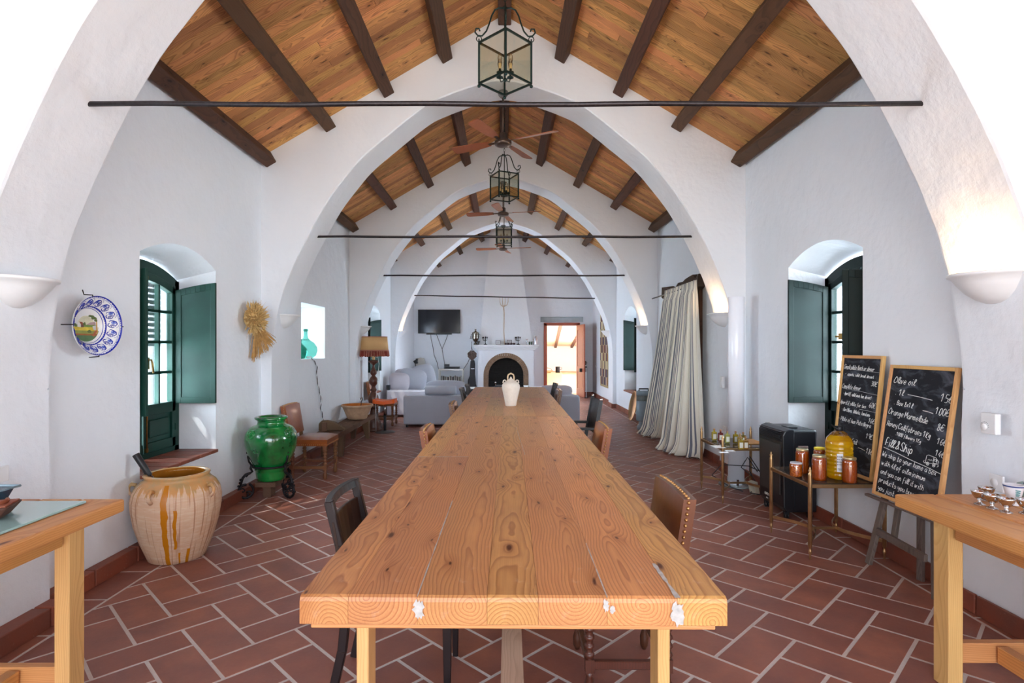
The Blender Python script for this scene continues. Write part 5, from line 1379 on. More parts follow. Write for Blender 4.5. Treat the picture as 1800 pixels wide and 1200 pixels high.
brass_table(2.08,2.585,3.86,4.42,'nearer small brass table with glass top carrying honey jars and the oil bottle')
brass_table(2.02,2.52,5.24,5.80,'farther small brass table with little perfume sized bottles')
TZ1=.5115
# jars
lidm={'w':simple('white_lid',(.75,.78,.86,1),.3),'g':simple('gold_lid',srgb(206,186,140),.3,.8),'y':simple('yellow_lid',srgb(240,214,30),.35)}
gj=clearglass('jar_glass',(.97,.96,.94,1),.25)
hon=NT('honey'); hon.set(Base_Color=srgb(206,98,26),Roughness=.08,Transmission_Weight=.35,IOR=1.3,Specular_IOR_Level=.7,Coat_Weight=.6)
marm=NT('marmalade'); v=marm.vec(); nn=marm.noise(v,60,3,.6,1.5); marm.set(Base_Color=marm.ramp(nn,[(.35,srgb(150,60,14)),(.6,srgb(214,120,40)),(.75,srgb(240,170,90))]),Roughness=.1,Coat_Weight=.6)
def jar(px,py,r,h,lid,cont,label,zt=TZ1):
    Y=(HC-zt)/((py-VY)/F); X=(px-VX)/F*Y
    t=thing('honey_jar',(X,Y+r*.6,zt),label,'jar')
    mb=MB(); mb.lathe([(r*.86,0),(r*.96,.006),(r,.02),(r,h*.80),(r*.93,h*.87),(r*.85,h*.9),(r*.85,h*.95)],n=28); mb.build('jar_contents',cont,t,world=False)
    mb=MB(); mb.lathe([(r*.89,.001),(r*.99,.005),(r*1.03,.02),(r*1.03,h*.80),(r*.96,h*.88),(r*.88,h*.91),(r*.88,h*.96)],n=28,cap=False); mb.build('jar_glass',gj,t,world=False)
    mb=MB(); mb.lathe([(r*.90,h*.91),(r*.93,h*.915),(r*.93,h*.985),(r*.88,h),(r*.8,h*.993),(.001,h*.99)],n=28); mb.build('lid',lidm[lid],t,world=False)
jar(1402.5,838,.042,.100,'w',marm.mat,'small jar of orange marmalade with a white lid, leftmost on the nearer brass table')
jar(1413.5,832,.044,.178,'g',hon.mat,'tall honey jar just behind the small white lidded marmalade jar')
jar(1444,845,.046,.175,'g',hon.mat,'tall honey jar in front of the yellow lidded jar')
jar(1444,823,.043,.155,'y',hon.mat,'honey jar with a bright yellow lid, at the back left of the oil bottle')
jar(1497.5,849,.045,.172,'g',hon.mat,'rightmost honey jar, to the right of the oil bottle')
# big oil bottle
Y=4.02; X=(1475-VX)/F*Y
t=thing('oil_bottle',(X,Y,TZ1),'large ribbed plastic bottle of golden olive oil with black cap and handle','bottle')
oil=NT('olive_oil'); v=oil.vec(); nn=oil.noise(oil.map(v,(1,1,3)),9,3); oil.set(Base_Color=oil.ramp(nn,[(.3,srgb(206,140,4)),(.65,srgb(250,200,14))]),Roughness=.05,Transmission_Weight=.55,IOR=1.2,Coat_Weight=.8)
P=[(.070,0),(.082,.008)]
for k in range(8):
    z=.02+k*.026; P+=[(.086,z),(.089,z+.008),(.089,z+.016),(.0855,z+.023)]
P+=[(.089,.235),(.088,.255),(.078,.285),(.060,.305),(.045,.315)]
mb=MB(); mb.lathe(P,n=40); mb.build('oil',oil.mat,t,world=False)
mb=MB(); mb.lathe([(.061,.305),(.050,.320),(.032,.333),(.022,.338)],n=32,cap=False); mb.build('bottle_shoulder',clearglass('pet_plastic',(.92,.88,.78,1),.3,.05),t,world=False)
mb=MB(); mb.lathe([(.024,.335),(.026,.337),(.026,.365),(.022,.368),(.001,.368)],n=24); mb.build('cap',M['black'],t,world=False)
mb=MB(); mb.tube([(-.02,-.01,.360),(-.045,-.03,.370),(-.075,-.05,.378),(-.085,-.055,.385),(-.07,-.045,.372),(-.03,-.02,.345)],.004,7); mb.build('handle',M['black'],t,world=False)
lab=MB(); r=.0905
for k in range(6):
    a0=-2.25+.42*k/6; a1=-2.25+.42*(k+1)/6; lab.poly([(r*math.cos(a0),r*math.sin(a0),.06),(r*math.cos(a1),r*math.sin(a1),.06),(r*math.cos(a1),r*math.sin(a1),.185),(r*math.cos(a0),r*math.sin(a0),.185)])
lab.build('label',simple('paper_label',(.78,.80,.86,1),.6),t,world=False,solid=.0008)
mb=MB(); rr=random.Random(5); r=.0915
for row in range(4):
    z=.165-row*.018
    for k in range(4):
        a=-2.19+.085*k; mb.box((r*math.cos(a),r*math.sin(a),z),(.004,.001,.009*rr.uniform(.5,1.1)),Rz(a-PI/2))
for k in range(2): a=-2.04; mb.box((r*math.cos(a),r*math.sin(a),.082-.008*k),(.026-.008*k,.0008,.0035),Rz(a-PI/2))
mb.build('label_print',M['black'],t,world=False,kind='stuff')
# small bottles on the farther table
TZ2=.5115
pale=[(srgb(196,176,60),'pale yellow'),(srgb(130,34,26),'dark red'),(srgb(196,196,110),'light green yellow'),(srgb(176,150,40),'olive gold'),(srgb(180,150,60),'amber'),(srgb(190,160,50),'golden'),(srgb(150,130,50),'brown olive'),(srgb(170,120,40),'amber brown')]
spots=[(1255.5,774,0,'leftmost pale yellow little bottle on the farther brass table'),(1266.5,776,1,'dark red little bottle, second from the left on the farther brass table'),(1278.5,779,2,'light green little bottle standing alone in the middle of the farther brass table'),(1293,779,3,'olive gold little bottle at the left of the cluster on the farther brass table'),(1301,784,4,'amber little bottle just behind the front pair of the cluster'),(1302,790,5,'golden little bottle at the front left of the cluster'),(1306.5,781,6,'brownish little bottle at the back of the cluster'),(1310.5,790,7,'amber brown little bottle at the front right of the cluster')]
corkm=simple('cork',srgb(150,110,80),.7); labm=simple('small_label',(.72,.72,.62,1),.6)
for px,py,ci,lb in spots:
    Y=(HC-TZ2)/((py-VY)/F)+.0; X=(px-VX)/F*Y
    t=thing('small_bottle',(X,Y,TZ2),lb,'bottle','little bottles on the farther brass table')
    cm_=simple('bottle_tint',pale[ci][0],.08,0,.02,Transmission_Weight=.5,Coat_Weight=.6)
    mb=MB(); mb.box((0,0,.045),(.050,.030,.088)); mb.build('bottle_body',cm_,t,world=False,bevel=.010,seg=3)
    mb=MB(); mb.tube([(0,0,.088),(0,0,.105)],.009,10); mb.build('neck',cm_,t,world=False)
    mb=MB(); mb.tube([(0,0,.103),(0,0,.118)],.0095,10); mb.build('stopper',corkm,t,world=False)
    mb=MB(); mb.box((0,-.0158,.042),(.030,.001,.048)); mb.build('label',labm,t,world=False)
for i,(px,py,w_,l_,lb) in enumerate([(1262,785,.10,.14,'white card under the leftmost little bottles'),(1283,792,.08,.07,'white card in front of the light green little bottle'),(1272,795,.08,.05,'white card at the front rail of the farther brass table')]):
    Y=(HC-TZ2)/((py-VY)/F); X=(px-VX)/F*Y
    mb=MB(); mb.box((0,0,.0012),(w_,l_,.002)); o=mb.build('card',M['white'],world=False,loc=(X,Y,TZ2-.0005)); tag(o,lb,'card')
mb=MB(); mb.box((0,0,.004),(.17,.26,.008)); o=mb.build('wooden_tray',M['frame_wood'],world=False,loc=(2.405,5.55,TZ2),bevel=.002); tag(o,'wooden board lying at the wall side of the farther brass table','board')

# ---------------- gas heater ----------------
hx0,hx1,hy0,hy1=2.325,2.62,4.74,5.18; hz0=zf(2.45)
t=thing('gas_heater',((hx0+hx1)/2,(hy0+hy1)/2,hz0),'black portable gas heater on castors between the two brass tables','heater')
bk_=simple('heater_black',(.008,.009,.013,1),.35,0,.1)
mb=MB(); mb.box(((hx0+hx1)/2+.03,(hy0+hy1)/2,hz0+.40),(hx1-hx0-.06,hy1-hy0-.01,.69)); hb=mb.build('housing',bk_,t,bevel=.02,seg=3)
mb=MB(); pf=[(hx0+.01,hz0+.10),(hx0+.035,hz0+.06),(hx0+.10,hz0+.06),(hx0+.10,hz0+.752),(hx0+.06,hz0+.752),(hx0+.02,hz0+.735),(hx0,hz0+.70)]
mb.prism(pf,hy0-.004,hy1+.004,lambda x,z,y:(x,y,z)); mb.build('front_shell',bk_,t,bevel=.008)
LB=t; gr=NT('heater_grille'); v=gr.vec(); wv=gr.n('ShaderNodeTexWave'); wv.inputs['Scale'].default_value=60; wv.bands_direction='Z'; gr.l(v,wv.inputs[0]); wv2=gr.n('ShaderNodeTexWave'); wv2.inputs['Scale'].default_value=60; wv2.bands_direction='Y'; gr.l(v,wv2.inputs[0])
gr.set(Base_Color=gr.mix(gr.math('MULTIPLY',wv.outputs[1],wv2.outputs[1]),(.012,.012,.013,1),(.13,.125,.12,1)),Roughness=.5)
mb=MB(); mb.box((hx0-.001,(hy0+hy1)/2,hz0+.41),(.006,hy1-hy0-.08,.42)); mb.build('grille',gr.mat,t)
for k in range(7):
    mb=MB(); mb.box((hx0-.002+.001*max(0,k-4)*2,(hy0+hy1)/2,hz0+.645+k*.0135),(.012,hy1-hy0-.05,.006)); mb.build('louvre',bk_,t)
mb=MB(); mb.box(((hx0+hx1)/2-.01,hy0+.16,hz0+.752),(.09,.11,.012)); mb.build('control_knob',M['black'],t,bevel=.005)
mb=MB(); mb.box((hx0+.17,hy0-.001,hz0+.60),(.085,.010,.030)); mb.build('carry_handle',simple('handle_recess',srgb(128,104,100),.6),t,bevel=.012,seg=3)
for x,y in ((hx0+.05,hy0+.04),(hx0+.05,hy1-.05),(hx1-.05,hy0+.04),(hx1-.05,hy1-.05)):
    mb=MB(); mb.M=Matrix.Translation((x,y,zf(x)+.024)); [mb.lathe([(.001,-.007+dx),(.024,-.006+dx),(.024,.006+dx),(.001,.007+dx)],n=14) for dx in ()]
    R=Ry(PI/2).to_4x4(); mb.M=mb.M@R; 
    for dz in (-.011,.011): mb.lathe([(.001,dz-.007),(.022,dz-.006),(.024,dz),(.022,dz+.006),(.001,dz+.007)],n=14)
    mb.M=Matrix.Translation((x,y,zf(x)+.05)); mb.box((0,0,0),(.04,.03,.03)); mb.build('castor',M['black'],t)

# ---------------- wall fittings ----------------
def fitting(name,loc,sz,label,cat,extra=None,m=None):
    t=thing(name,loc,label,cat); mb=MB(); mb.box((0,0,0),sz); mb.build('cover',m or M['white'],t,world=False,bevel=.005); 
    if extra: extra(t)
    return t
def dial(t):
    mb=MB(); mb.M=Matrix.Translation((-.016,.018,-.018))@Ry(-PI/2).to_4x4(); mb.lathe([(.018,0),(.018,.006),(.014,.010),(.001,.010)],n=24); mb.build('dial',M['white'],t,world=False)
    mb=MB()
    for k in range(9):
        a=PI*(.0+1.0*k/8); mb.box((-.0155,.018-.024*math.cos(a),-.018+.024*math.sin(a)),(.001,.003,.003))
    mb.build('dial_marks',M['black'],t,world=False,kind='stuff')
fitting('thermostat',(2.505,2.925,1.045),(.03,.092,.108),'white dial thermostat on the nearest right pier','thermostat',dial)
def sock(t):
    mb=MB(); mb.M=Matrix.Translation((-.006,.01,0))@Ry(-PI/2).to_4x4(); mb.lathe([(.022,0),(.022,.002),(.001,.002)],n=24); mb.build('socket_ring',M['white'],t,world=False)
fitting('wall_socket',(2.515,2.90,.745),(.012,.085,.085),'white wall socket below the thermostat, just above the right side table','socket',sock)
fitting('wall_socket',(-2.515,2.81,.80),(.012,.16,.08),'white double socket on the left pier behind the blue tray','socket',sock)
fitting('light_switch',(2.50,6.50,1.035),(.03,.08,.13),'white switch box on the second right pier, beside the column lamp','switch',lambda t:(lambda mb:(mb.box((-.016,0,0),(.006,.04,.06)),mb.build('rocker',M['white'],t,world=False)))(MB()))
fitting('wall_socket',(2.515,6.47,.50),(.012,.07,.07),'small white socket low on the second right pier, above the little bottles','socket',sock)
fitting('light_switch',(2.63,16.2,.88),(.012,.07,.07),'small white switch on the right wall past the patchwork hanging','switch',lambda t:(lambda mb:(mb.box((-.008,0,0),(.006,.03,.04)),mb.build('rocker',M['white'],t,world=False)))(MB()))
# ---------------- air purifier and brass disc ----------------
q=fl(1134.5,757); X,Y=q.x,q.y+.12
t=thing('grey_cylinder_heater',(X,Y,zf(X)),'grey cylindrical room heater standing left of the striped curtain','heater')
gm_=simple('grey_enamel',srgb(128,142,152),.4,0,.05)
mb=MB(); mb.lathe([(.125,.16),(.128,.17),(.128,.50),(.122,.505)],n=32); mb.lathe([(.128,.60),(.128,.66),(.12,.675),(.001,.675)],n=32); mb.build('drum',gm_,t,world=False)
mb=MB()
for k in range(24):
    a=2*PI*k/24; mb.box((.122*math.cos(a),.122*math.sin(a),.552),(.006,.012,.10),Rz(a))
mb.lathe([(.112,.50),(.112,.60)],n=24); mb.build('vent_band',simple('vent_grey',srgb(120,126,124),.5),t,world=False,kind='stuff')
mb=MB(); mb.lathe([(.10,0),(.115,.01),(.115,.07),(.09,.09),(.08,.16)],n=28); mb.build('foot',gm_,t,world=False)
mb=MB(); mb.tube([(-.08,0,.675),(-.08,0,.71),(.08,0,.71),(.08,0,.675)],.012,8); mb.build('handle',M['black'],t,world=False)
q=fl(1120,742)
t=thing('brass_disc',(2.50,q.y+.25,zf(2.5)),'large round copper tray leaning on the right wall behind the grey heater','tray')
mb=MB(); mb.M=Matrix.Translation((.045,0,.285))@Ry(-PI/2+.18).to_4x4(); mb.lathe([(.001,0),(.22,0),(.27,.018),(.285,.022),(.283,.030),(.265,.026),(.215,.008),(.001,.008)],n=48); mb.build('disc',M['copper'],t,world=False)
mb=MB(); mb.M=Matrix.Translation((.045,0,.285))@Ry(-PI/2+.18).to_4x4(); mb.tube([(.284*math.cos(2*PI*k/40),.284*math.sin(2*PI*k/40),.027) for k in range(40)],.007,6,closed=True); mb.build('rolled_rim',M['brass'],t,world=False)
# ---------------- patchwork hanging on far right wall ----------------
t=thing('patchwork_hanging',(2.625,14.85,1.4),'maroon, purple and cream patchwork hanging on the far right wall','hanging')
cols_=[srgb(96,40,44),srgb(66,48,72),srgb(206,188,140),srgb(150,80,50),srgb(226,214,180),srgb(80,56,84)]
pm=[fabric('patch_%d'%i,c) for i,c in enumerate(cols_)]
mb=MB(); mb.box((2.628,14.85,1.38),(.008,1.12,1.98)); mb.build('backing',fabric('patch_border',srgb(190,170,120)),t)
rr=random.Random(9)
for r_ in range(9):
    for c_i in range(5):
        z=.45+r_*.207; y=14.34+c_i*.212; g=(r_//2)%2
        mb=MB()
        for k in range(2): 
            mb.mi=k; mb.box((2.62,y+.05+k*.10,z+.10),(.008,.10,.20))
        a=pm[rr.choice([0,1,5,3])] if g==0 else pm[rr.choice([2,4,2,3])]; b=pm[rr.choice([1,0,5])] if (r_+c_i)%2 else pm[rr.choice([2,4])]
        mb.build('patch',[a,b],t)
# ---------------- sofas and cushions ----------------
SG=fabric('grey_sofa_cloth',srgb(190,194,208)); SW=fabric('pale_sofa_cloth',srgb(206,200,210)); SD=fabric('dark_grey_cloth',srgb(150,148,148))
def pillow(mb,c,dims,R=None,p=2.6,q=.8):
    """soft superellipsoid cushion; dims full sizes (wide, thick, high)"""
    c=Vector(c); nu,nv=20,12
    def f(u,v):
        a=2*PI*u; b=PI*(v-.5)
        sg=lambda x,e:(1 if x>=0 else -1)*abs(x)**e
        x=sg(math.cos(b),.5)*sg(math.cos(a),.6)*dims[0]/2; z=sg(math.cos(b),.5)*sg(math.sin(a),.6)*dims[2]/2; y=sg(math.sin(b),.9)*dims[1]/2
        k=abs(2*x/dims[0])**4+abs(2*z/dims[2])**4; y*=max(.25,1-.35*k)
        pt=Vector((x,y,z)); 
        if R is not None: pt=R@pt
        return tuple(c+pt)
    mb.grid(f,nu,nv)
def sofa(x0,x1,y0,y1,label,zt=.53,m=SG,arms=True):
    z0=zf((x0+x1)/2); t=thing('sofa',((x0+x1)/2,(y0+y1)/2,z0),label,'sofa')
    mb=MB(); mb.box(((x0+x1)/2,y0+.13,(zt+z0)/2+.02),(x1-x0,.26,zt-z0-.04)); mb.build('back',m,t,bevel=.035,seg=3)
    mb=MB(); mb.box(((x0+x1)/2,(y0+y1)/2+.1,z0+.17),(x1-x0-.02,y1-y0-.22,.26)); mb.build('base',m,t,bevel=.02)
    for s in (0,1):
        x=x0+.12 if s==0 else x1-.12; mb=MB(); mb.box((x,(y0+y1)/2+.13,z0+.27),(.24,y1-y0-.26,.50)); mb.build('arm',m,t,bevel=.035,seg=3)
    n=2
    for k in range(n):
        w_=(x1-x0-.48)/n; mb=MB(); pillow(mb,(x0+.24+w_*(k+.5),(y0+y1)/2+.12,z0+.37),(w_,y1-y0-.3,.16)); 
        mb=MB(); mb.box((x0+.24+w_*(k+.5),(y0+y1)/2+.12,z0+.37),(w_-.01,y1-y0-.3,.16)); mb.build('seat_cushion',m,t,bevel=.04,seg=3)
    for s in (0,1):
        for yy in (y0+.06,y1-.06): mb=MB(); xx=x0+.06 if s==0 else x1-.06; mb.tube([(xx,yy,zf(xx)),(xx,yy,zf(xx)+.05)],.02,8); mb.build('foot',M['black'],t)
    return t
sofa(-1.86,-.22,10.55,11.45,'grey sofa seen from behind on the left of the far end of the table')
sofa(.02,1.42,10.55,11.45,'grey sofa seen from behind on the right of the far end of the table')
def cushion(c,d,label,m,R=None,rot=0):
    mb=MB(); pillow(mb,(0,0,0),d,R); o=mb.build('cushion',m,world=False,loc=c); tag(o,label,'cushion')
    return o
zc_=.535
q=at(783,690,10.75); cushion((q.x,10.84,.66),(.78,.15,.28),'long grey cushion lying along the back of the left grey sofa',SG)
mb=MB(); q=at(775,694,10.7); mb.M=Matrix.Identity(4); mb.tube([(-.29,0,0),(-.285,0,0),(.285,0,0),(.29,0,0)],[.06,.085,.085,.06],20); o=mb.build('bolster',SG,world=False,loc=(q.x,10.66,zc_+.087)); tag(o,'grey bolster roll lying in front of the long grey cushion','bolster')
cushion((1.0,10.80,.60),(.62,.16,.24),'pale grey cushion on the back of the right grey sofa',SW,Rx(.3))
# left long sofa (pale) against the wall
x0,x1,y0,y1=-2.50,-1.50,12.15,14.85; z0=zf(-2.1)
t=thing('pale_sofa',((x0+x1)/2,(y0+y1)/2,z0),'long pale sofa along the left wall, its low end facing the camera','sofa')
mb=MB(); mb.box(((x0+x1)/2,y0+.14,z0+.30),(x1-x0,.28,.53)); mb.build('arm',SW,t,bevel=.03,seg=3)
mb=MB(); mb.box((x0+.14,(y0+y1)/2+.14,z0+.30),(.28,y1-y0-.28,.53)); mb.build('back',SW,t,bevel=.03,seg=3)
mb=MB(); mb.box(((x0+x1)/2+.14,(y0+y1)/2+.14,z0+.22),(x1-x0-.28,y1-y0-.28,.34)); mb.build('base',SW,t,bevel=.03,seg=3)
for xx in (x0+.08,x1-.08):
    for yy in (y0+.06,y1-.08): mb=MB(); mb.tube([(xx,yy,zf(xx)),(xx,yy,zf(xx)+.04)],.02,8); mb.build('foot',M['black'],t)
cushion((-2.30,12.55,.66),(.46,.20,.42),'white square cushion at the left on the pale sofa, near the black speaker',SW,Rx(-.25)@Rz(.25))
cushion((-2.05,12.75,.70),(.66,.22,.50),'large grey back cushion leaning behind the white one on the pale sofa',SD if 0 else SG,Rx(-.2)@Ry(.15))
cushion((-1.86,13.05,.74),(.60,.22,.58),'tallest grey back cushion at the right of the pale sofa',SG,Rx(-.2)@Ry(-.25))
cushion((-2.38,13.3,.70),(.40,.18,.44),'white cushion farther back along the wall on the pale sofa',SW,Rz(.8))
t=thing('grey_chaise',(-1.35,15.9,zf(-1.3)),'low dark grey sofa section in front of the television shelf','sofa')
mb=MB(); mb.box((-1.72,15.7,.19),(.95,.30,.50)); mb.build('back',SD,t,bevel=.03,seg=3); mb=MB(); mb.box((-1.72,15.3,.08),(.95,.5,.28)); mb.build('seat',SD,t,bevel=.03,seg=3)
q=at(683,677,12.3)
t=thing('black_speaker',(q.x,12.28,.505),'small dark box speaker on the end of the pale sofa','speaker')
mb=MB(); mb.box((0,0,.055),(.08,.08,.11)); mb.build('speaker_body',simple('navy_box',srgb(30,42,62),.4),t,world=False,bevel=.005); mb=MB(); mb.box((0,-.041,.05),(.06,.004,.08)); mb.build('speaker_grille',M['black'],t,world=False)
# low table with magazines and bowls beyond the dining table
t=thing('coffee_table',(.25,12.9,zf(0)),'dark low coffee table between the sofas and the fireplace','table')
cz_=.50
mb=MB(); mb.box((.25,12.9,cz_-.02),(1.5,.8,.04)); mb.build('tabletop',M['darkwood'],t,bevel=.005)
for sx in (-.68,.68):
    for sy in (-.34,.34): mb=MB(); mb.box((.25+sx,12.9+sy,(cz_+zf(0))/2-.02),(.06,.06,cz_-zf(0)-.04)); mb.build('leg',M['darkwood'],t)
for px,w_,h_,lb,m in ((834,.46,.03,'white folded magazine left of the clay jug on the coffee table',M['white']),(944,.34,.045,'thick white book right of the clay jug on the coffee table',M['white']),(878,.20,.075,'dark box in the middle of the coffee table behind the clay jug',M['black'])):
    X=(px-VX)/F*12.8; mb=MB(); mb.box((0,0,h_/2),(w_,.25,h_)); o=mb.build('book' if m is M['white'] else 'box',m,world=False,loc=(X,12.75,cz_),bevel=.004); tag(o,lb,'book' if m is M['white'] else 'box')
t=thing('white_cup',(.50,12.7,cz_),'white cup beside the dark box on the coffee table','cup')
mb=MB(); mb.lathe([(.02,0),(.022,.01),(.05,.05),(.055,.075),(.05,.073),(.02,.02),(.001,.018)],n=20); mb.build('cup_body',M['white'],t,world=False); mb=MB(); mb.tube([(.05,0,.06),(.08,0,.055),(.075,0,.03),(.04,0,.025)],.005,6); mb.build('handle',M['white'],t,world=False)

# ---------------- television, shelf unit, guitar bag ----------------
a=at(735,544,16.78); b=at(809,586,16.78)
t=thing('television',((a.x+b.x)/2,16.78,(a.z+b.z)/2),'large black flat television mounted on the back wall left of the hood','television')
mb=MB(); mb.box(((a.x+b.x)/2,16.78,(a.z+b.z)/2),(b.x-a.x,.05,a.z-b.z)); mb.build('housing',M['black'],t,bevel=.005)
scn=simple('tv_screen',(.005,.006,.012,1),.12,0,.1); mb=MB(); mb.box(((a.x+b.x)/2,16.752,(a.z+b.z)/2+.005),(b.x-a.x-.025,.004,a.z-b.z-.035)); mb.build('screen',scn,t)
mb=MB(); mb.box(((a.x+b.x)/2,16.76,b.z-.015),(.75,.05,.03)); mb.build('sound_bar',M['black'],t,bevel=.004)
t=thing('television_cables',(-1.7,16.82,1.2),'thin dark cables hanging from the television to the shelf unit','cable')
bw=lambda px,py:at(px,py,16.81)
for pts in ([(757,587),(758,596),(761,610),(763,624),(768,636),(771,650)],[(767,587),(772,600),(777,613),(779,625),(782,641)],[(787,588),(783,600),(777,613)],[(815,648),(822,638),(827,626),(829,612),(829,600)]):
    mb=MB(); mb.tube([bw(*p) for p in pts],.008,6); mb.build('cable',ck,t)
a=at(772,648,16.5); b=at(815,690,16.5); sx0,sx1=a.x,b.x; zt=a.z; z0=zf(-1.5)
wmt=simple('cream_metal',srgb(214,210,202),.5)
t=thing('shelf_unit',((sx0+sx1)/2,16.5,z0),'cream open shelf unit below the television, filled with discs and cables','shelf')
for x in (sx0+.015,sx1-.015):
    for y in (16.32,16.68): mb=MB(); mb.box((x,y,(zt+z0)/2),(.03,.03,zt-z0)); mb.build('post',wmt,t)
for z in (zt-.015,.40,.08): mb=MB(); mb.box(((sx0+sx1)/2,16.5,z),(sx1-sx0,.38,.03)); mb.build('shelf',wmt,t)
mb=MB(); mb.box(((sx0+sx1)/2,16.3,zt-.02),(sx1-sx0,.02,.05)); mb.build('edge_rail',wmt,t)
rr=random.Random(21); x=sx0+.06; k=0
dc=[simple('disc_case_%d'%i,c,.5) for i,c in enumerate([srgb(60,50,50),srgb(190,186,180),srgb(120,90,80),srgb(40,44,56),srgb(214,206,190)])]
while x<sx1-.07:
    w_=rr.uniform(.014,.024); h_=rr.uniform(.14,.19); mb=MB(); mb.box((0,0,h_/2),(w_,.13,h_)); o=mb.build('disc_case',dc[k%5],world=False,loc=(x+w_/2,16.45,.417)); tag(o,'disc or video case standing on the middle shelf of the cream unit','disc case','disc cases on the cream shelf unit')
    x+=w_+.008; k+=1
t=thing('video_player',((sx0+sx1)/2+.02,16.48,zt),'black video player with a small black box on top of the cream shelf unit','video player')
mb=MB(); mb.box((0,0,.035),(.44,.26,.06)); mb.build('player_body',M['black'],t,world=False,bevel=.004); mb=MB(); mb.box((-.15,0,.10),(.14,.16,.07)); mb.build('top_box',M['black'],t,world=False,bevel=.004); mb=MB(); mb.box((0,-.131,.035),(.36,.003,.02)); mb.build('display',scn,t,world=False)
# guitar bag
q=at(829,660,16.35)
t=thing('guitar_bag',(q.x,16.25,zf(-1)),'black guitar bag standing upright left of the fireplace','guitar bag')
gb=simple('black_nylon',(.012,.013,.018,1),.6,0,.3)
pf=[(-.16,0),(-.23,.10),(-.24,.24),(-.17,.36),(-.12,.44),(-.12,.52),(-.055,.66),(-.045,.95),(-.03,1.07),(.03,1.12),(.10,1.10),(.125,1.0),(.12,.7),(.14,.52),(.15,.42),(.19,.30),(.21,.15),(.17,0)]
mb=MB(); mb.prism([(x*.85,z) for x,z in pf],-.07,.07,lambda x,z,y:(x,y,z)); mb.build('bag_body',gb,t,world=False,bevel=.03,seg=3)
mb=MB(); mb.box((.04,-.075,.86),(.10,.008,.022)); mb.build('white_label',M['white'],t,world=False); mb=MB(); mb.box((-.05,-.075,.15),(.02,.008,.2)); mb.build('strap',M['white'],t,world=False); mb=MB(); mb.tube([(.03,-.07,1.08),(.05,-.10,1.14),(.08,-.07,1.08)],.008,6); mb.build('carry_loop',gb,t,world=False)
q=at(830,623,16.2)
t=thing('hanging_bag',(q.x-.0,16.15,1.18),'crumpled brown cloth bag hanging from the left end of the mantel shelf','bag')
mb=MB(); rr=random.Random(8)
def bagf(u,v):
    a=2*PI*u; r=(.03+.085*math.sin(PI*min(1,v*1.05+.02))**.6)*(1+.25*math.sin(a*4+v*7)); return (r*math.cos(a)*1.05,r*.55*math.sin(a),.13-.25*v+.02*math.sin(a*2))
mb.grid(bagf,14,6,sm=False); mb.build('bag_body',fabric('brown_cloth',srgb(96,80,72)),t,world=False)
mb=MB(); mb.tube([(-.02,0,.12),(-.02,0,.28)],.004,6); mb.tube([(.02,0,.12),(-.015,0,.28)],.004,6); mb.build('drawstring',ck,t,world=False)
# ironing board and reading lamp at the back left corner
q=at(738.5,665,16.4)
t=thing('ironing_board',(q.x,16.45,zf(-2.4)),'pale folded ironing board standing upright in the far left corner','ironing board')
pf=[(-.14,.05),(.14,.05),(.14,1.08),(.11,1.17),(.0,1.19),(-.10,1.17),(-.14,1.08)]
mb=MB(); mb.prism(pf,-.02,.02,lambda x,z,y:(x,y,z)); mb.build('board_pad',fabric('board_cloth',srgb(196,192,184)),t,world=False,bevel=.01)
for s in (-1,1): mb=MB(); mb.tube([(s*.09,.04,0),(s*.05,.04,1.0)],.010,8); mb.build('leg',M['steel'],t,world=False)
q=at(731,632,16.0)
t=thing('spot_lamp',(q.x,15.95,zf(-2.4)),'slim black floor spotlight in front of the ironing board','lamp')
mb=MB(); mb.tube([(0,0,0),(0,0,1.05)],.011,8); mb.build('pole',M['blackmetal'],t,world=False); mb=MB(); mb.lathe([(.10,0),(.10,.015),(.001,.02)],n=20); mb.build('base',M['blackmetal'],t,world=False)
mb=MB(); mb.tube([(-.03,0,1.12),(.0,0,1.06),(.06,-.02,1.06)],[.045,.04,.03],10); mb.tube([(.02,0,1.05),(.04,0,1.17)],[.03,.035],10); mb.build('spot_head',M['black'],t,world=False)

# ---------------- mantel ornaments ----------------
MZ=1.491; my=16.12
def mx(px): return (px-VX)/F*my
sil=simple('aged_silver',srgb(150,142,128),.2,1,.25)
t=thing('samovar',(mx(836),my,MZ),'tall silver samovar with a side tap at the left end of the mantel shelf','samovar')
mb=MB(); mb.lathe([(.055,0),(.055,.03),(.03,.05),(.03,.08),(.06,.11),(.085,.15),(.095,.20),(.095,.31),(.105,.335),(.10,.345),(.07,.355),(.05,.37),(.025,.385),(.02,.41),(.028,.42),(.022,.44),(.001,.445)],n=28); mb.build('samovar_body',sil,t,world=False)
mb=MB(); mb.tube([(-.09,0,.19),(-.14,0,.19),(-.16,0,.175)],.009,8); mb.tube([(-.135,0,.19),(-.135,0,.23)],.006,6); mb.ball((-.135,0,.235),.012); mb.build('tap',sil,t,world=False)
for s in (-1,1): mb=MB(); mb.tube([(s*.09,0,.30),(s*.125,0,.30),(s*.125,0,.25),(s*.095,0,.25)],.007,6); mb.build('handle',sil,t,world=False)
t=thing('black_camera',(mx(841),my-.06,MZ),'small black object beside the samovar foot','ornament')
mb=MB(); mb.box((0,0,.035),(.05,.05,.07)); mb.box((0,0,.085),(.09,.04,.035)); mb.build('body',M['black'],t,world=False,bevel=.006); mb=MB(); mb.tube([(0,-.02,.085),(0,-.05,.085)],.015,10); mb.build('knob',M['black'],t,world=False)
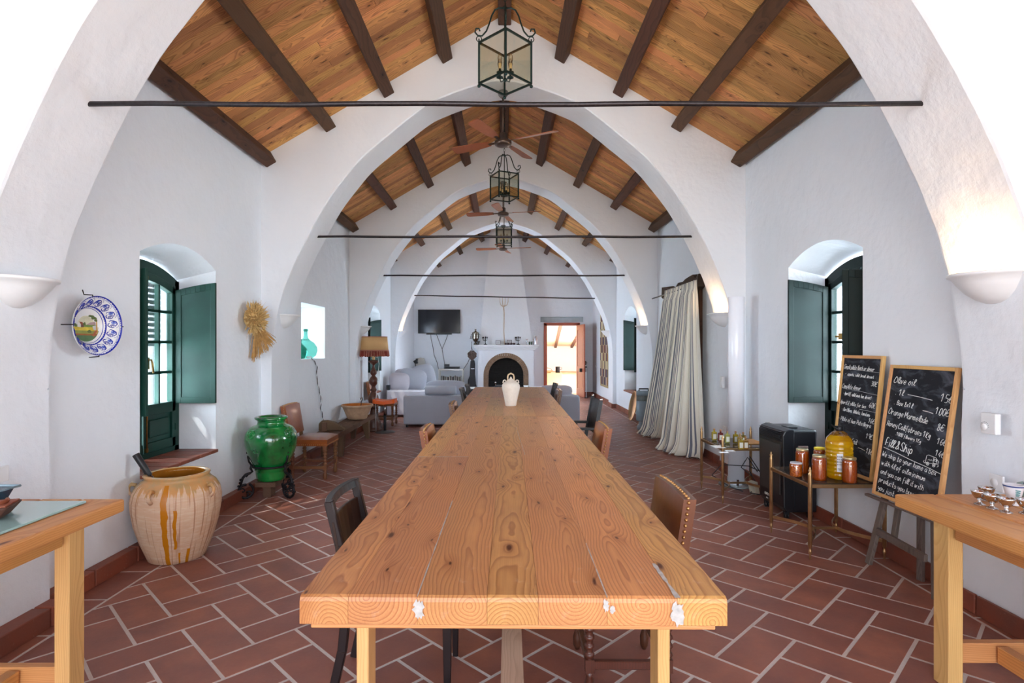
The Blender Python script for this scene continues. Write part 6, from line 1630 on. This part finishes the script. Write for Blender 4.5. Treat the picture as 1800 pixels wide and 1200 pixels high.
def candelabra(px,label):
    t=thing('candelabra',(mx(px),my,MZ),label,'candelabra')
    mb=MB(); mb.lathe([(.055,0),(.05,.01),(.02,.03),(.008,.05),(.008,.12),(.014,.13),(.008,.14),(.008,.19)],n=18); mb.build('stem',M['blackmetal'],t,world=False)
    for k in range(5):
        a=2*PI*k/5+.3; c,s=(math.cos(a),math.sin(a)) if k else (0,0); r=.085
        mb=MB()
        if k: mb.tube([(0,0,.13),(r*.5*c,r*.5*s,.115),(r*.95*c,r*.95*s,.14),(r*c,r*s,.18)],.006,6)
        z=.18 if k else .19
        mb.lathe([(.006,z),(.016,z+.008),(.020,z+.02),(.014,z+.03),(.017,z+.045),(.001,z+.045)],c=(r*c,r*s,0),n=10); mb.build('arm',M['blackmetal'],t,world=False)
candelabra(853.5,'black candelabra next to the samovar, left on the mantel'); candelabra(911,'black candelabra right of the framed cards on the mantel')
def frame(px,label,h=.12):
    t=thing('picture_frame',(mx(px),my+.02,MZ),label,'picture frame'); w_=.135
    for a,b in (((-w_/2,0),(w_/2,0)),((-w_/2,h),(w_/2,h))): mb=MB(); mb.box((0,0,a[1]+(.006 if a[1]==0 else -.006)),(w_,.015,.012)); mb.build('frame_rail',simple('frame_dark',srgb(70,44,56),.4),t,world=False)
    for s in (-1,1): mb=MB(); mb.box((s*(w_/2-.006),0,h/2),(.012,.015,h)); mb.build('frame_rail',bpy.data.materials['frame_dark'],t,world=False)
    mb=MB(); mb.box((0,.004,h/2),(w_-.02,.006,h-.02)); mb.build('card',simple('cream_card',(.75,.73,.74,1),.5),t,world=False)
    mb=MB(); [mb.box((0,-.0005,h*.75-k*h*.16),(w_*.55-.01*(k%2),.003,.006)) for k in range(4)]; mb.build('card_print',simple('grey_print',(.3,.28,.3,1),.6),t,world=False,kind='stuff')
frame(875.5,'dark framed white card left of the pitchfork on the mantel',.125); frame(895.5,'dark framed white card right of the pitchfork on the mantel',.14)
for k,px in enumerate((889,893.5,899,903.5)):
    mb=MB(); mb.ball((0,0,.028),.036,12,8,(1,.9,.78)); o=mb.build('dark_pomegranate',simple('dark_fruit',srgb(58,34,44),.5,0,.3),world=False,loc=(mx(px),my-.07,MZ)); tag(o,['leftmost','second','third','rightmost'][k]+' of the four dark dried fruits before the right framed card','dried fruit','dark dried fruits on the mantel')
t=thing('glass_goblet',(mx(926),my,MZ),'clear glass candle goblet right of the right candelabra','glass')
mb=MB(); mb.lathe([(.04,0),(.04,.006),(.01,.02),(.012,.06),(.03,.10),(.022,.13),(.045,.155)],n=20,cap=False); mb.build('goblet',clearglass('clear_goblet',(.85,.88,.9,1),.6),t,world=False); mb=MB(); mb.lathe([(.045,.153),(.047,.157),(.045,.161)],n=20,cap=False); mb.build('rim',M['steel'],t,world=False)
for k,px in enumerate((930.5,934)):
    mb=MB(); mb.lathe([(.019,0),(.021,.004),(.021,.085),(.019,.09),(.001,.09)],n=16); o=mb.build('green_tumbler',simple('dark_green_glass',srgb(24,58,30),.15),world=False,loc=(mx(px),my-.02,MZ)); tag(o,['left','right'][k]+' dark green tumbler beside the clear goblet on the mantel','tumbler')
t=thing('silver_shaker',(mx(941.5),my,MZ),'tall silver bottle at the right end of the mantel shelf','bottle')
mb=MB(); mb.lathe([(.045,0),(.046,.01),(.044,.20),(.030,.235),(.012,.25)],n=24); mb.build('bottle_body',simple('pale_silver',srgb(214,208,212),.2,.8),t,world=False); mb=MB(); mb.lathe([(.014,.245),(.016,.25),(.014,.27),(.001,.275)],n=14); mb.build('stopper',M['steel'],t,world=False); mb=MB(); mb.tube([(-.04,0,.15),(-.075,0,.14),(-.08,0,.07),(-.042,0,.03)],.006,6); mb.build('handle',M['steel'],t,world=False)
# ---------------- wall sconces (half bowls) ----------------
def sconce(s,ai,zt,lit,label):
    X=s*2.452; Y=ARY[ai]+AT/2+.0
    # the intrados leans, so the bowl backs into it
    t=thing('wall_sconce',(X,Y,zt),label,'sconce',None)
    a0,a1=(PI/2,3*PI/2) if s>0 else (-PI/2,PI/2)
    mb=MB()
    P=[(.022,-.150),(.05,-.146),(.09,-.128),(.13,-.095),(.165,-.05),(.185,-.018),(.200,-.014),(.203,-.004),(.198,0),(.180,-.004),(.155,-.045),(.12,-.085),(.06,-.125),(.0,-.13)]
    off=s*.085
    P=[(r_*1.07,z_*1.04) for r_,z_ in P]
    mb.M=Matrix.Translation((off,0,0)); mb.lathe(P,n=28,a0=a0,a1=a1)
    mb.build('bowl',M['white'],t,world=False,fix=False,solid=.002)
    mb=MB(); mb.tube([(s*.03,-.05,-.07),(s*.03,.05,-.07)],.012,10); mb.build('bulb',M['bulb'] if not lit else emit('warm_bulb',(1,.75,.45,1),8.0),t,world=False)
    if lit: lamp('sconce_glow','POINT',(X+s*(-.02),Y-.03,zt-.015),(0,0,0),4.5 if ai<1 else 6.0,(1,.62,.30),shadow_soft_size=.03)
for s,ai,zt,lit,lb in ((1,0,1.815,True,'lit white half bowl sconce on the nearest right pier'),(-1,0,1.79,False,'unlit white half bowl sconce on the nearest left pier'),
    (-1,1,1.80,False,'unlit white half bowl sconce on the second left pier, above the tan chair'),(1,1,1.82,True,'lit white half bowl sconce on the second right pier, beside the column lamp'),
    (-1,2,1.80,False,'unlit white half bowl sconce on the third left pier, above the floor lamp'),(1,2,1.81,True,'lit white half bowl sconce on the third right pier, left of the curtain'),
    (-1,3,1.81,True,'lit white half bowl sconce on the farthest left pier'),(1,3,1.82,False,'unlit white half bowl sconce on the farthest right pier, before the patchwork hanging')):
    sconce(s,ai,zt,lit,lb)

# ---------------- glass lanterns ----------------
BC=clearglass('bulb_clear',(.98,.95,.9,1),.5)
def lantern(x,y,zb,ang,label,roofz=4.93):
    t=thing('lantern',(x,y,zb),label,'lantern',rz=ang); H_=.335; r=.2155
    C4=[(r*math.cos(PI/2*k),r*math.sin(PI/2*k)) for k in range(4)]
    LN=M['lantern']
    for k in range(4):
        a,b=C4[k],C4[(k+1)%4]
        mb=MB(); mb.bar((a[0],a[1],0),(a[0],a[1],H_),.016,.016); mb.build('corner_post',LN,t,world=False)
        for z in (0,H_): mb=MB(); mb.bar((a[0],a[1],z),(b[0],b[1],z),.014,.014); mb.build('frame_bar',LN,t,world=False)
        mb=MB(); mb.poly([(a[0]*.985,a[1]*.985,.008),(b[0]*.985,b[1]*.985,.008),(b[0]*.985,b[1]*.985,H_-.008),(a[0]*.985,a[1]*.985,H_-.008)]); mb.build('pane',M['lglass'],t,world=False,solid=.003)
        mb=MB(); mb.ball((a[0],a[1],-.022),.0145,12,8); mb.build('ball_foot',LN,t,world=False)
        c,s=a[0]/r,a[1]/r
        P=[(r,H_+.005),(r,H_+.03)]
        mb=MB(); mb.tube([(c*x_,s*x_,z) for x_,z in P],.006,6)
        S=[(.215,H_+.085),(.198,H_+.092),(.190,H_+.078),(.200,H_+.058),(.225,H_+.052),(.250,H_+.066),(.250,H_+.10),(.225,H_+.115)]
        # ogee arm from the centre to the scrolled corner
        A_=[(.012,H_+.285),(.05,H_+.288),(.085,H_+.270),(.110,H_+.225),(.130,H_+.16),(.155,H_+.095),(.190,H_+.055),(.225,H_+.058),(.248,H_+.085),(.240,H_+.115),(.215,H_+.115),(.208,H_+.095)]
        mb.tube([(c*x_,s*x_,z) for x_,z in A_],.0068,7)
        ring=[(c*r+.022*math.cos(2*PI*i/12)*c, s*r+.022*math.cos(2*PI*i/12)*s, H_+.030+.022*math.sin(2*PI*i/12)) for i in range(12)]
        mb.tube(ring,.004,5,closed=True); mb.build('scroll_arm',LN,t,world=False)
    mb=MB(); mb.tube([(0,0,.03),(0,0,H_+.30)],.006,8); mb.ball((0,0,.03),.018,12,8); mb.lathe([(.012,H_+.28),(.018,H_+.29),(.012,H_+.30)],n=12)
    for k in range(4):
        a=PI/4+PI/2*k; c,s=math.cos(a),math.sin(a); mb.tube([(0,0,.05),(.02*c,.02*s,.03),(.05*c,.05*s,.03),(.062*c,.062*s,.06)],.004,6); mb.lathe([(.004,.06),(.028,.068),(.028,.073),(.010,.075),(.010,.10)],c=(.062*c,.062*s,0),n=14)
    mb.build('light_cluster',LN,t,world=False)
    for k in range(4):
        a=PI/4+PI/2*k; c,s=math.cos(a)*.062,math.sin(a)*.062
        mb=MB(); mb.tube([(c,s,.10),(c,s,.145)],.0115,10); mb.build('candle_sleeve',M['candle'],t,world=False)
        mb=MB(); mb.lathe([(.010,.145),(.014,.155),(.019,.185),(.017,.205),(.008,.222),(.001,.226)],c=(c,s,0),n=14); bu=mb.build('bulb',BC,t,world=False)
        mb=MB(); mb.tube([(c,s,.147),(c+.004,s,.165),(c-.003,s,.18),(c+.003,s,.195),(c,s,.165)],.0016,4); mb.build('filament',M['brass'],bu,world=False)
    mb=MB(); z=H_+.30; k=0; top=roofz-zb
    while z<top:
        ax=(1,0) if k%2 else (0,1)
        pts=[(ax[0]*.010*math.cos(2*PI*i/10),ax[1]*.010*math.cos(2*PI*i/10),z+.022+.024*math.sin(2*PI*i/10)) for i in range(10)]
        mb.tube(pts,.003,4,closed=True); z+=.040; k+=1
    mb.build('chain',LN,t,world=False,kind='stuff')
    mb=MB(); mb.lathe([(.05,top),(.045,top-.015),(.012,top-.03),(.001,top-.035)],n=18); mb.build('ceiling_rose',LN,t,world=False)
    return t
lantern(.014,4.685,3.605,.02,'nearest square glass lantern hanging corner-on over the table')
lantern(.012,8.235,3.585,math.radians(-20),'second square glass lantern, between the two nearer fans')
lantern(.012,11.785,3.555,math.radians(43),'farthest square glass lantern, seen flat-on above the farthest fan')
# ---------------- ceiling fans ----------------
fb_w=simple('fan_blade',srgb(158,90,58),.4,0,.12); fbz=simple('fan_bronze',srgb(96,82,74),.35,.8,.1)
def fan(y,zh,ang,label,ztop):
    t=thing('ceiling_fan',(-.005,y,zh),label,'fan')
    mb=MB(); mb.lathe([(.012,ztop-zh),(.055,ztop-zh),(.055,ztop-zh-.04),(.03,ztop-zh-.07),(.012,ztop-zh-.075)][::-1],n=20); mb.build('canopy',simple('fan_canopy',srgb(120,118,120),.5) if 'fan_canopy' not in bpy.data.materials else bpy.data.materials['fan_canopy'],t,world=False)
    mb=MB(); mb.tube([(0,0,.10),(0,0,ztop-zh-.06)],.011,8); mb.build('downrod',fbz,t,world=False)
    mb=MB(); mb.lathe([(.001,-.045),(.06,-.045),(.092,-.035),(.098,-.01),(.095,.01),(.07,.022),(.045,.03),(.042,.095),(.03,.105),(.012,.11)],n=32); mb.build('motor',fbz,t,world=False)
    for k in range(4):
        a=ang+PI/2*k; mb=MB(); mb.M=Matrix.Rotation(a,4,'Z')@Matrix.Rotation(.26,4,'X')
        mb.bar((.08,0,.005),(.19,0,.005),.03,.006); ba=mb; mb=MB(); mb.M=Matrix.Rotation(a,4,'Z')@Matrix.Rotation(.26,4,'X')
        mb.prism([(.17,-.035),(.30,-.055),(.62,-.068),(.655,-.06),(.668,-.03),(.668,.03),(.655,.06),(.62,.068),(.30,.055),(.17,.035)],.0,.008,lambda x,y_,d:(x,y_,d+.005)); bo=mb.build('blade',fb_w,t,world=False); ba.build('blade_arm',fbz,bo,world=False)
fan(6.46,3.76,math.radians(-28),'nearest ceiling fan with copper coloured blades, under the second arch',4.335)
fan(10.01,3.78,math.radians(-12),'middle ceiling fan, under the third arch below the second lantern',4.335)
fan(13.56,3.77,math.radians(-12),'farthest ceiling fan, under the fourth arch before the chimney hood',4.335)
# ---------------- handwritten chalkboards ----------------
GL={'a':"46 26 14 13 22 32 44 46 43 52",'b':"19 14 12 32 43 45 36 15",'c':"45 36 26 15 13 22 32 43",'d':"45 36 26 14 13 22 33 45 49 43 52",'e':"14 34 45 36 26 14 13 22 32 43",
'f':"49 39 28 24 20;15 45",'g':"45 36 26 14 23 34 46 43 40 20 10",'h':"19 12;14 26 36 44 42",'i':"26 22 32;28 28.5",'j':"36 32 20 10;38 38.5",'k':"19 12;45 13 42",
'l':"13 36 48 39 28 23 32 43",'m':"06 02;04 16 25 22;24 36 45 42",'n':"16 12;14 26 36 44 42",'o':"26 14 13 22 32 44 45 36 26",'p':"16 10;15 26 36 45 43 32 13",'q':"45 26 13 22 44;46 40",
'r':"16 12;14 26 36 45",'s':"45 26 15 34 43 22 12",'t':"29 23 22 32 43;16 46",'u':"16 13 22 32 44 46 43 52",'v':"16 22 46",'w':"06 12 25 32 46",'x':"16 42;46 12",'y':"16 14 23 33 45;46 41 30 20",'z':"16 46 12 42",
'A':"12 39 42;15 45",'B':"12 19 39 48 36 16;36 45 43 32 12",'C':"48 39 19 07 04 12 32 43",'D':"12 19 39 46 43 32 12",'F':"12 19 49;15 45",'H':"12 19;42 49;15 45",'K':"12 19;49 14 42",'M':"02 09 24 49 52",
'N':"12 19 42 49",'O':"29 17 04 12 32 54 57 39 29",'P':"12 19;19 39 48 46 35 15",'S':"48 39 19 07 25 43 42 12 03",'W':"09 12 26 32 59",'Y':"19 26 49;26 22",
'0':"29 17 13 22 32 44 48 39 29",'1':"07 29 22",'3':"18 29 39 47 26;26 44 43 22 13",'4':"39 14 44;36 32",'5':"49 19 16 36 44 32 12",'6':"49 28 15 13 22 32 44 35 15",'8':"26 18 29 38 26 13 22 32 44 26",'9':"45 26 18 29 39 48 42",
'E':"58 39 28 14 13 22 42 53;06 46;05 35",'&':"52 28 39 47 13 12 32 54",',':"12 11",'.':"12 12.4",'-':"15 35",' ':""}
def parse(g):
    out=[]
    for st in g.split(';'):
        P=[]
        for tk in st.split():
            P.append((float(tk[0]),float(tk[1:]))); 
        if P: out.append(P)
    return out
def chalk_text(mb,txt,u,v,h,PT,rot=0,slant=.18,r=.0016,adv=None,seed=1,maxw=None):
    rr=random.Random(seed*7+len(txt)); s=h/7.0; adv=adv or 4.6
    n=len(txt); 
    if maxw: adv=min(adv,maxw/(s*max(1,n)))
    k=min(1,adv/4.6); cx=0
    for ch in txt:
        if ch in GL:
            for P in parse(GL[ch]):
                Q=[]
                if len(P)>2:
                    for i in range(len(P)-1):
                        p0,p1,p2,p3=P[max(i-1,0)],P[i],P[i+1],P[min(i+2,len(P)-1)]
                        for q in range(3):
                            t=q/3; Q.append(tuple(.5*((2*p1[j])+(-p0[j]+p2[j])*t+(2*p0[j]-5*p1[j]+4*p2[j]-p3[j])*t*t+(-p0[j]+3*p1[j]-3*p2[j]+p3[j])*t**3) for j in (0,1)))
                    Q.append(P[-1])
                else: Q=list(P)
                jx,jy=rr.uniform(-.2,.2),rr.uniform(-.3,.3)
                pts=[]
                for x,y in Q:
                    X=(cx+(x+jx)*k+(y-2)*slant)*s; Y=(y-2+jy)*s
                    pts.append(PT(u+X*math.cos(rot)-Y*math.sin(rot),v+X*math.sin(rot)+Y*math.cos(rot)))
                mb.tube(pts,r,4,caps=False)
        cx+=adv*(.6 if ch in ' .,il' else (1.15 if ch in 'mwMWO' else 1))
    return u+cx*s*math.cos(rot)
bb_=NT('blackboard'); v=bb_.vec(); n1=bb_.noise(bb_.map(v,(1,2.2,5)),3.5,4,.6,.6); n2=bb_.noise(v,90,3)
sm_=bb_.ramp(n1,[(.50,(0,0,0,1)),(.72,(1,1,1,1))])
bb_.set(Base_Color=bb_.mix(bb_.math('MULTIPLY',sm_,.38),srgb(30,32,38),srgb(128,134,150)),Roughness=.7,Specular_IOR_Level=.25)
ch_=simple('chalk',(.86,.87,.86,1),.9,0,.05)
def board(name,label,BL_,BR_,TL_,fw=.022,cat='chalkboard'):
    BL_,BR_,TL_=Vector(BL_),Vector(BR_),Vector(TL_); U=(BR_-BL_); V=(TL_-BL_); w_,h_=U.length,V.length; U.normalize(); V.normalize(); N=U.cross(V).normalized()
    t=thing(name,BL_,label,cat)
    def PT(a,b,n=0): return BL_+U*a+V*b+N*n
    def bxs(a0,a1,b0,b1,n0,n1,nm,m,bev=0):
        mb=MB(); c=[PT(a,b,n) for a in (a0,a1) for b in (b0,b1) for n in (n0,n1)]; i8=[mb.av(p) for p in c]
        for q in ((0,1,3,2),(4,6,7,5),(0,4,5,1),(2,3,7,6),(0,2,6,4),(1,5,7,3)): mb.af([i8[j] for j in q])
        return mb.build(nm,m,t,bevel=bev,seg=1)
    bxs(fw*.6,w_-fw*.6,fw*.6,h_-fw*.6,-.006,.002,'slate_panel',bb_.mat)
    fwm=M['frame_wood']
    bxs(0,fw,0,h_,-.012,.012,'frame_rail',fwm,.002); bxs(w_-fw,w_,0,h_,-.012,.012,'frame_rail',fwm,.002); bxs(fw,w_-fw,0,fw,-.012,.012,'frame_rail',fwm,.002); bxs(fw,w_-fw,h_-fw,h_,-.012,.012,'frame_rail',fwm,.002)
    return t,PT,w_,h_
def W3(px,py,X):
    Y=X/((px-VX)/F); return (X,Y,HC+(VY-py)/F*Y)
# nearer board: bottom-left, bottom-right, top-left
a=W3(1535,867,2.44); tl=W3(1568,641,2.595)
brp=(2.44,3.185,a[2]); 
t1,PT,w_,h_=board('chalkboard','chalkboard on the grey easel listing olive oil, marmalade and Fill & Ship',a,brp,tl)
mb=MB(); p=lambda u,v:PT(u,v,.003)
def line(mb,u0,v0,u1,v1,PT,r=.0018): mb.tube([PT(u0,v0),PT((u0+u1)/2,(v0+v1)/2+.002),PT(u1,v1)],r,4,caps=False)
def V_(f): return h_*(1-f)
R=-.05
T=chalk_text
T(mb,'Olive oil',.045,V_(.135),.040,p,R,r=.0017)
T(mb,'. 1l',.075,V_(.225),.038,p,R,r=.0017); line(mb,.19,V_(.215),.40,V_(.235),p,.0021); T(mb,'15E',.455,V_(.235),.046,p,R,r=.0017,seed=2)
T(mb,'. Box 8x1l',.075,V_(.300),.030,p,R,maxw=.25,r=.0016); line(mb,.335,V_(.315),.42,V_(.325),p,.0021); T(mb,'100E',.43,V_(.325),.040,p,R,maxw=.12,r=.0017,seed=3)
T(mb,'Orange Marmelade',.035,V_(.375),.038,p,R*1.3,maxw=.36,r=.0016); T(mb,'8E',.46,V_(.43),.040,p,R,r=.0017,seed=4)
T(mb,'Honey Califotraes 1Kg',.035,V_(.465),.034,p,R*1.5,maxw=.42,r=.0016); T(mb,'16E',.475,V_(.52),.034,p,R,maxw=.09,r=.0016,seed=5)
T(mb,'.1000 flowers 1Kg',.13,V_(.525),.022,p,R*1.5,maxw=.31,r=.0014); T(mb,'14E',.475,V_(.60),.034,p,R,maxw=.09,r=.0016,seed=6)
T(mb,'Fill & Ship',.045,V_(.615),.050,p,R*1.4,maxw=.32,r=.0024)
mb.tube([p(.04,V_(.635)),p(.15,V_(.65)),p(.30,V_(.675)),p(.42,V_(.69)),p(.56,V_(.715))],.002,4,caps=False)
T(mb,'We ship to your home a box',.035,V_(.70),.032,p,R*1.1,maxw=.52,r=.0016)
T(mb,'with 4l of oil minimum',.04,V_(.765),.032,p,R*1.1,maxw=.47,r=.0016)
T(mb,'and you can fill it with',.04,V_(.83),.032,p,R*1.1,maxw=.46,r=.0016)
T(mb,'products you buy around',.035,V_(.895),.032,p,R*1.1,maxw=.48,r=.0016)
T(mb,'you just pay the',.035,V_(.955),.032,p,R*1.1,maxw=.40,r=.0016)
mb.build('chalk_writing',ch_,t1,kind='stuff')
# little delivery van drawing
mb=MB(); u0,v0=.412,V_(.662)
def D(*pts): mb.tube([p(u0+x*.85,v0+y*.8) for x,y in pts],.0016,4,caps=False)
D((0,0),(.005,.05),(.02,.058),(.09,.05),(.10,.04),(.10,.005),(0,.0)); D((.07,.048),(.07,.01),(.098,.01)); D((.075,.04),(.095,.038),(.095,.025),(.075,.027),(.075,.04)); D((.02,.02),(.03,.03),(.04,.02),(.05,.03),(.06,.022))
for cx in (.022,.078): D(*[(cx+.012*math.cos(2*PI*k/12),-.006+.012*math.sin(2*PI*k/12)) for k in range(13)]); D(*[(cx+.004*math.cos(2*PI*k/8),-.006+.004*math.sin(2*PI*k/8)) for k in range(9)])
D((-.012,.012),(-.02,0),(-.005,-.006),(.01,-.004)); D((.10,.04),(.115,.03),(.112,.01),(.118,-.004),(.108,-.012))
mb.build('chalk_van',ch_,t1,kind='stuff')
mb=MB(); hp=lambda u,v:(2.3235,5.06-u,.10+v)
chalk_text(mb,'COMFORCE',0,.035,.020,hp,0,.1,.0014,maxw=.17); chalk_text(mb,'HEATER',.03,.005,.011,hp,0,.1,.0009,maxw=.10)
mb.build('brand_lettering',ch_,bpy.data.objects['gas_heater'],kind='stuff')
# smudged patches are in the slate material; easel behind
gw=M['grey_wood']
e=thing('easel',(2.50,3.50,zf(2.5)),'weathered grey wooden easel carrying the nearer chalkboard','easel')
def leg(p,q,w_=.045,d=.025,nm='leg'):
    mb=MB(); mb.bar(p,q,w_,d,up=(1,0,0)); mb.build(nm,gw,e,bevel=.003,seg=1)
def ground(px,py): v=fl(px,py); return v
g1=ground(1524,990); g2=ground(1645,1052)
leg((2.425,3.78,zf(2.42)),(2.60,3.60,1.22)); leg((2.457,3.233,zf(2.45)),(2.60,3.44,1.22)); 
leg((2.57,3.505,zf(2.57)),(2.60,3.54,1.2),.045); 
leg((2.475,3.61,.20),(2.545,3.59,.80),.04,.022,'prop')
mb=MB(); mb.bar((2.445,3.72,.235),(2.445,3.29,.215),.022,.045,up=(0,0,1)); mb.build('cross_bar',gw,e,bevel=.003,seg=1)
mb=MB(); mb.bar((2.425,3.80,.455),(2.425,3.19,.455),.03,.016,up=(0,0,1)); mb.build('ledge',gw,e,bevel=.003,seg=1)
# farther board, standing on the nearer brass table against the wall
a=(2.52,4.36,.516); brp=(2.52,3.885,.516); tl=(2.605,4.36,1.375)
t2,PT2,w_,h_=board('chalkboard','farther narrow chalkboard with the plate and dinner prices, behind the oil bottle',a,brp,tl)
mb=MB(); p=lambda u,v:PT2(u,v,.003)
def T2(s,u,f,h,mw,r=.0013,sd=1,rt=-.03): chalk_text(mb,s,u,h_*(1-f),h,p,rt,r=r,maxw=mw,seed=sd,slant=.3)
T2('Simple plate lunch or dinner',.03,.115,.030,.40); line(mb,.03,V_(.12),.44,V_(.135),p,.0009)
T2('- Gazpacho, salad, bread, dessert',.05,.175,.022,.37); T2('30E',.36,.245,.032,.08,.0016)
T2('Complete dinner',.03,.285,.030,.24); line(mb,.03,V_(.29),.45,V_(.315),p,.0009)
T2('- Aperitif, salad, main, ham, dessert',.05,.345,.024,.38); T2('60E',.36,.42,.034,.08,.0016,2)
T2('Aperitif plate for two',.025,.425,.028,.34); line(mb,.26,V_(.45),.44,V_(.455),p,.0009)
T2('- Our Olives, lalachis, tomatoes',.05,.485,.026,.38); T2('16E',.37,.545,.032,.075,.0016,3)
T2('- Plate of ham Pata Negra',.02,.57,.030,.42); T2('19E',.36,.67,.034,.08,.0016,4)
T2('Pt fait',.15,.74,.036,.14,.0018); line(mb,.29,V_(.765),.37,V_(.775),p,.0018); T2('18E',.375,.79,.036,.075,.0019,5)
mb.build('chalk_writing',ch_,t2,kind='stuff')
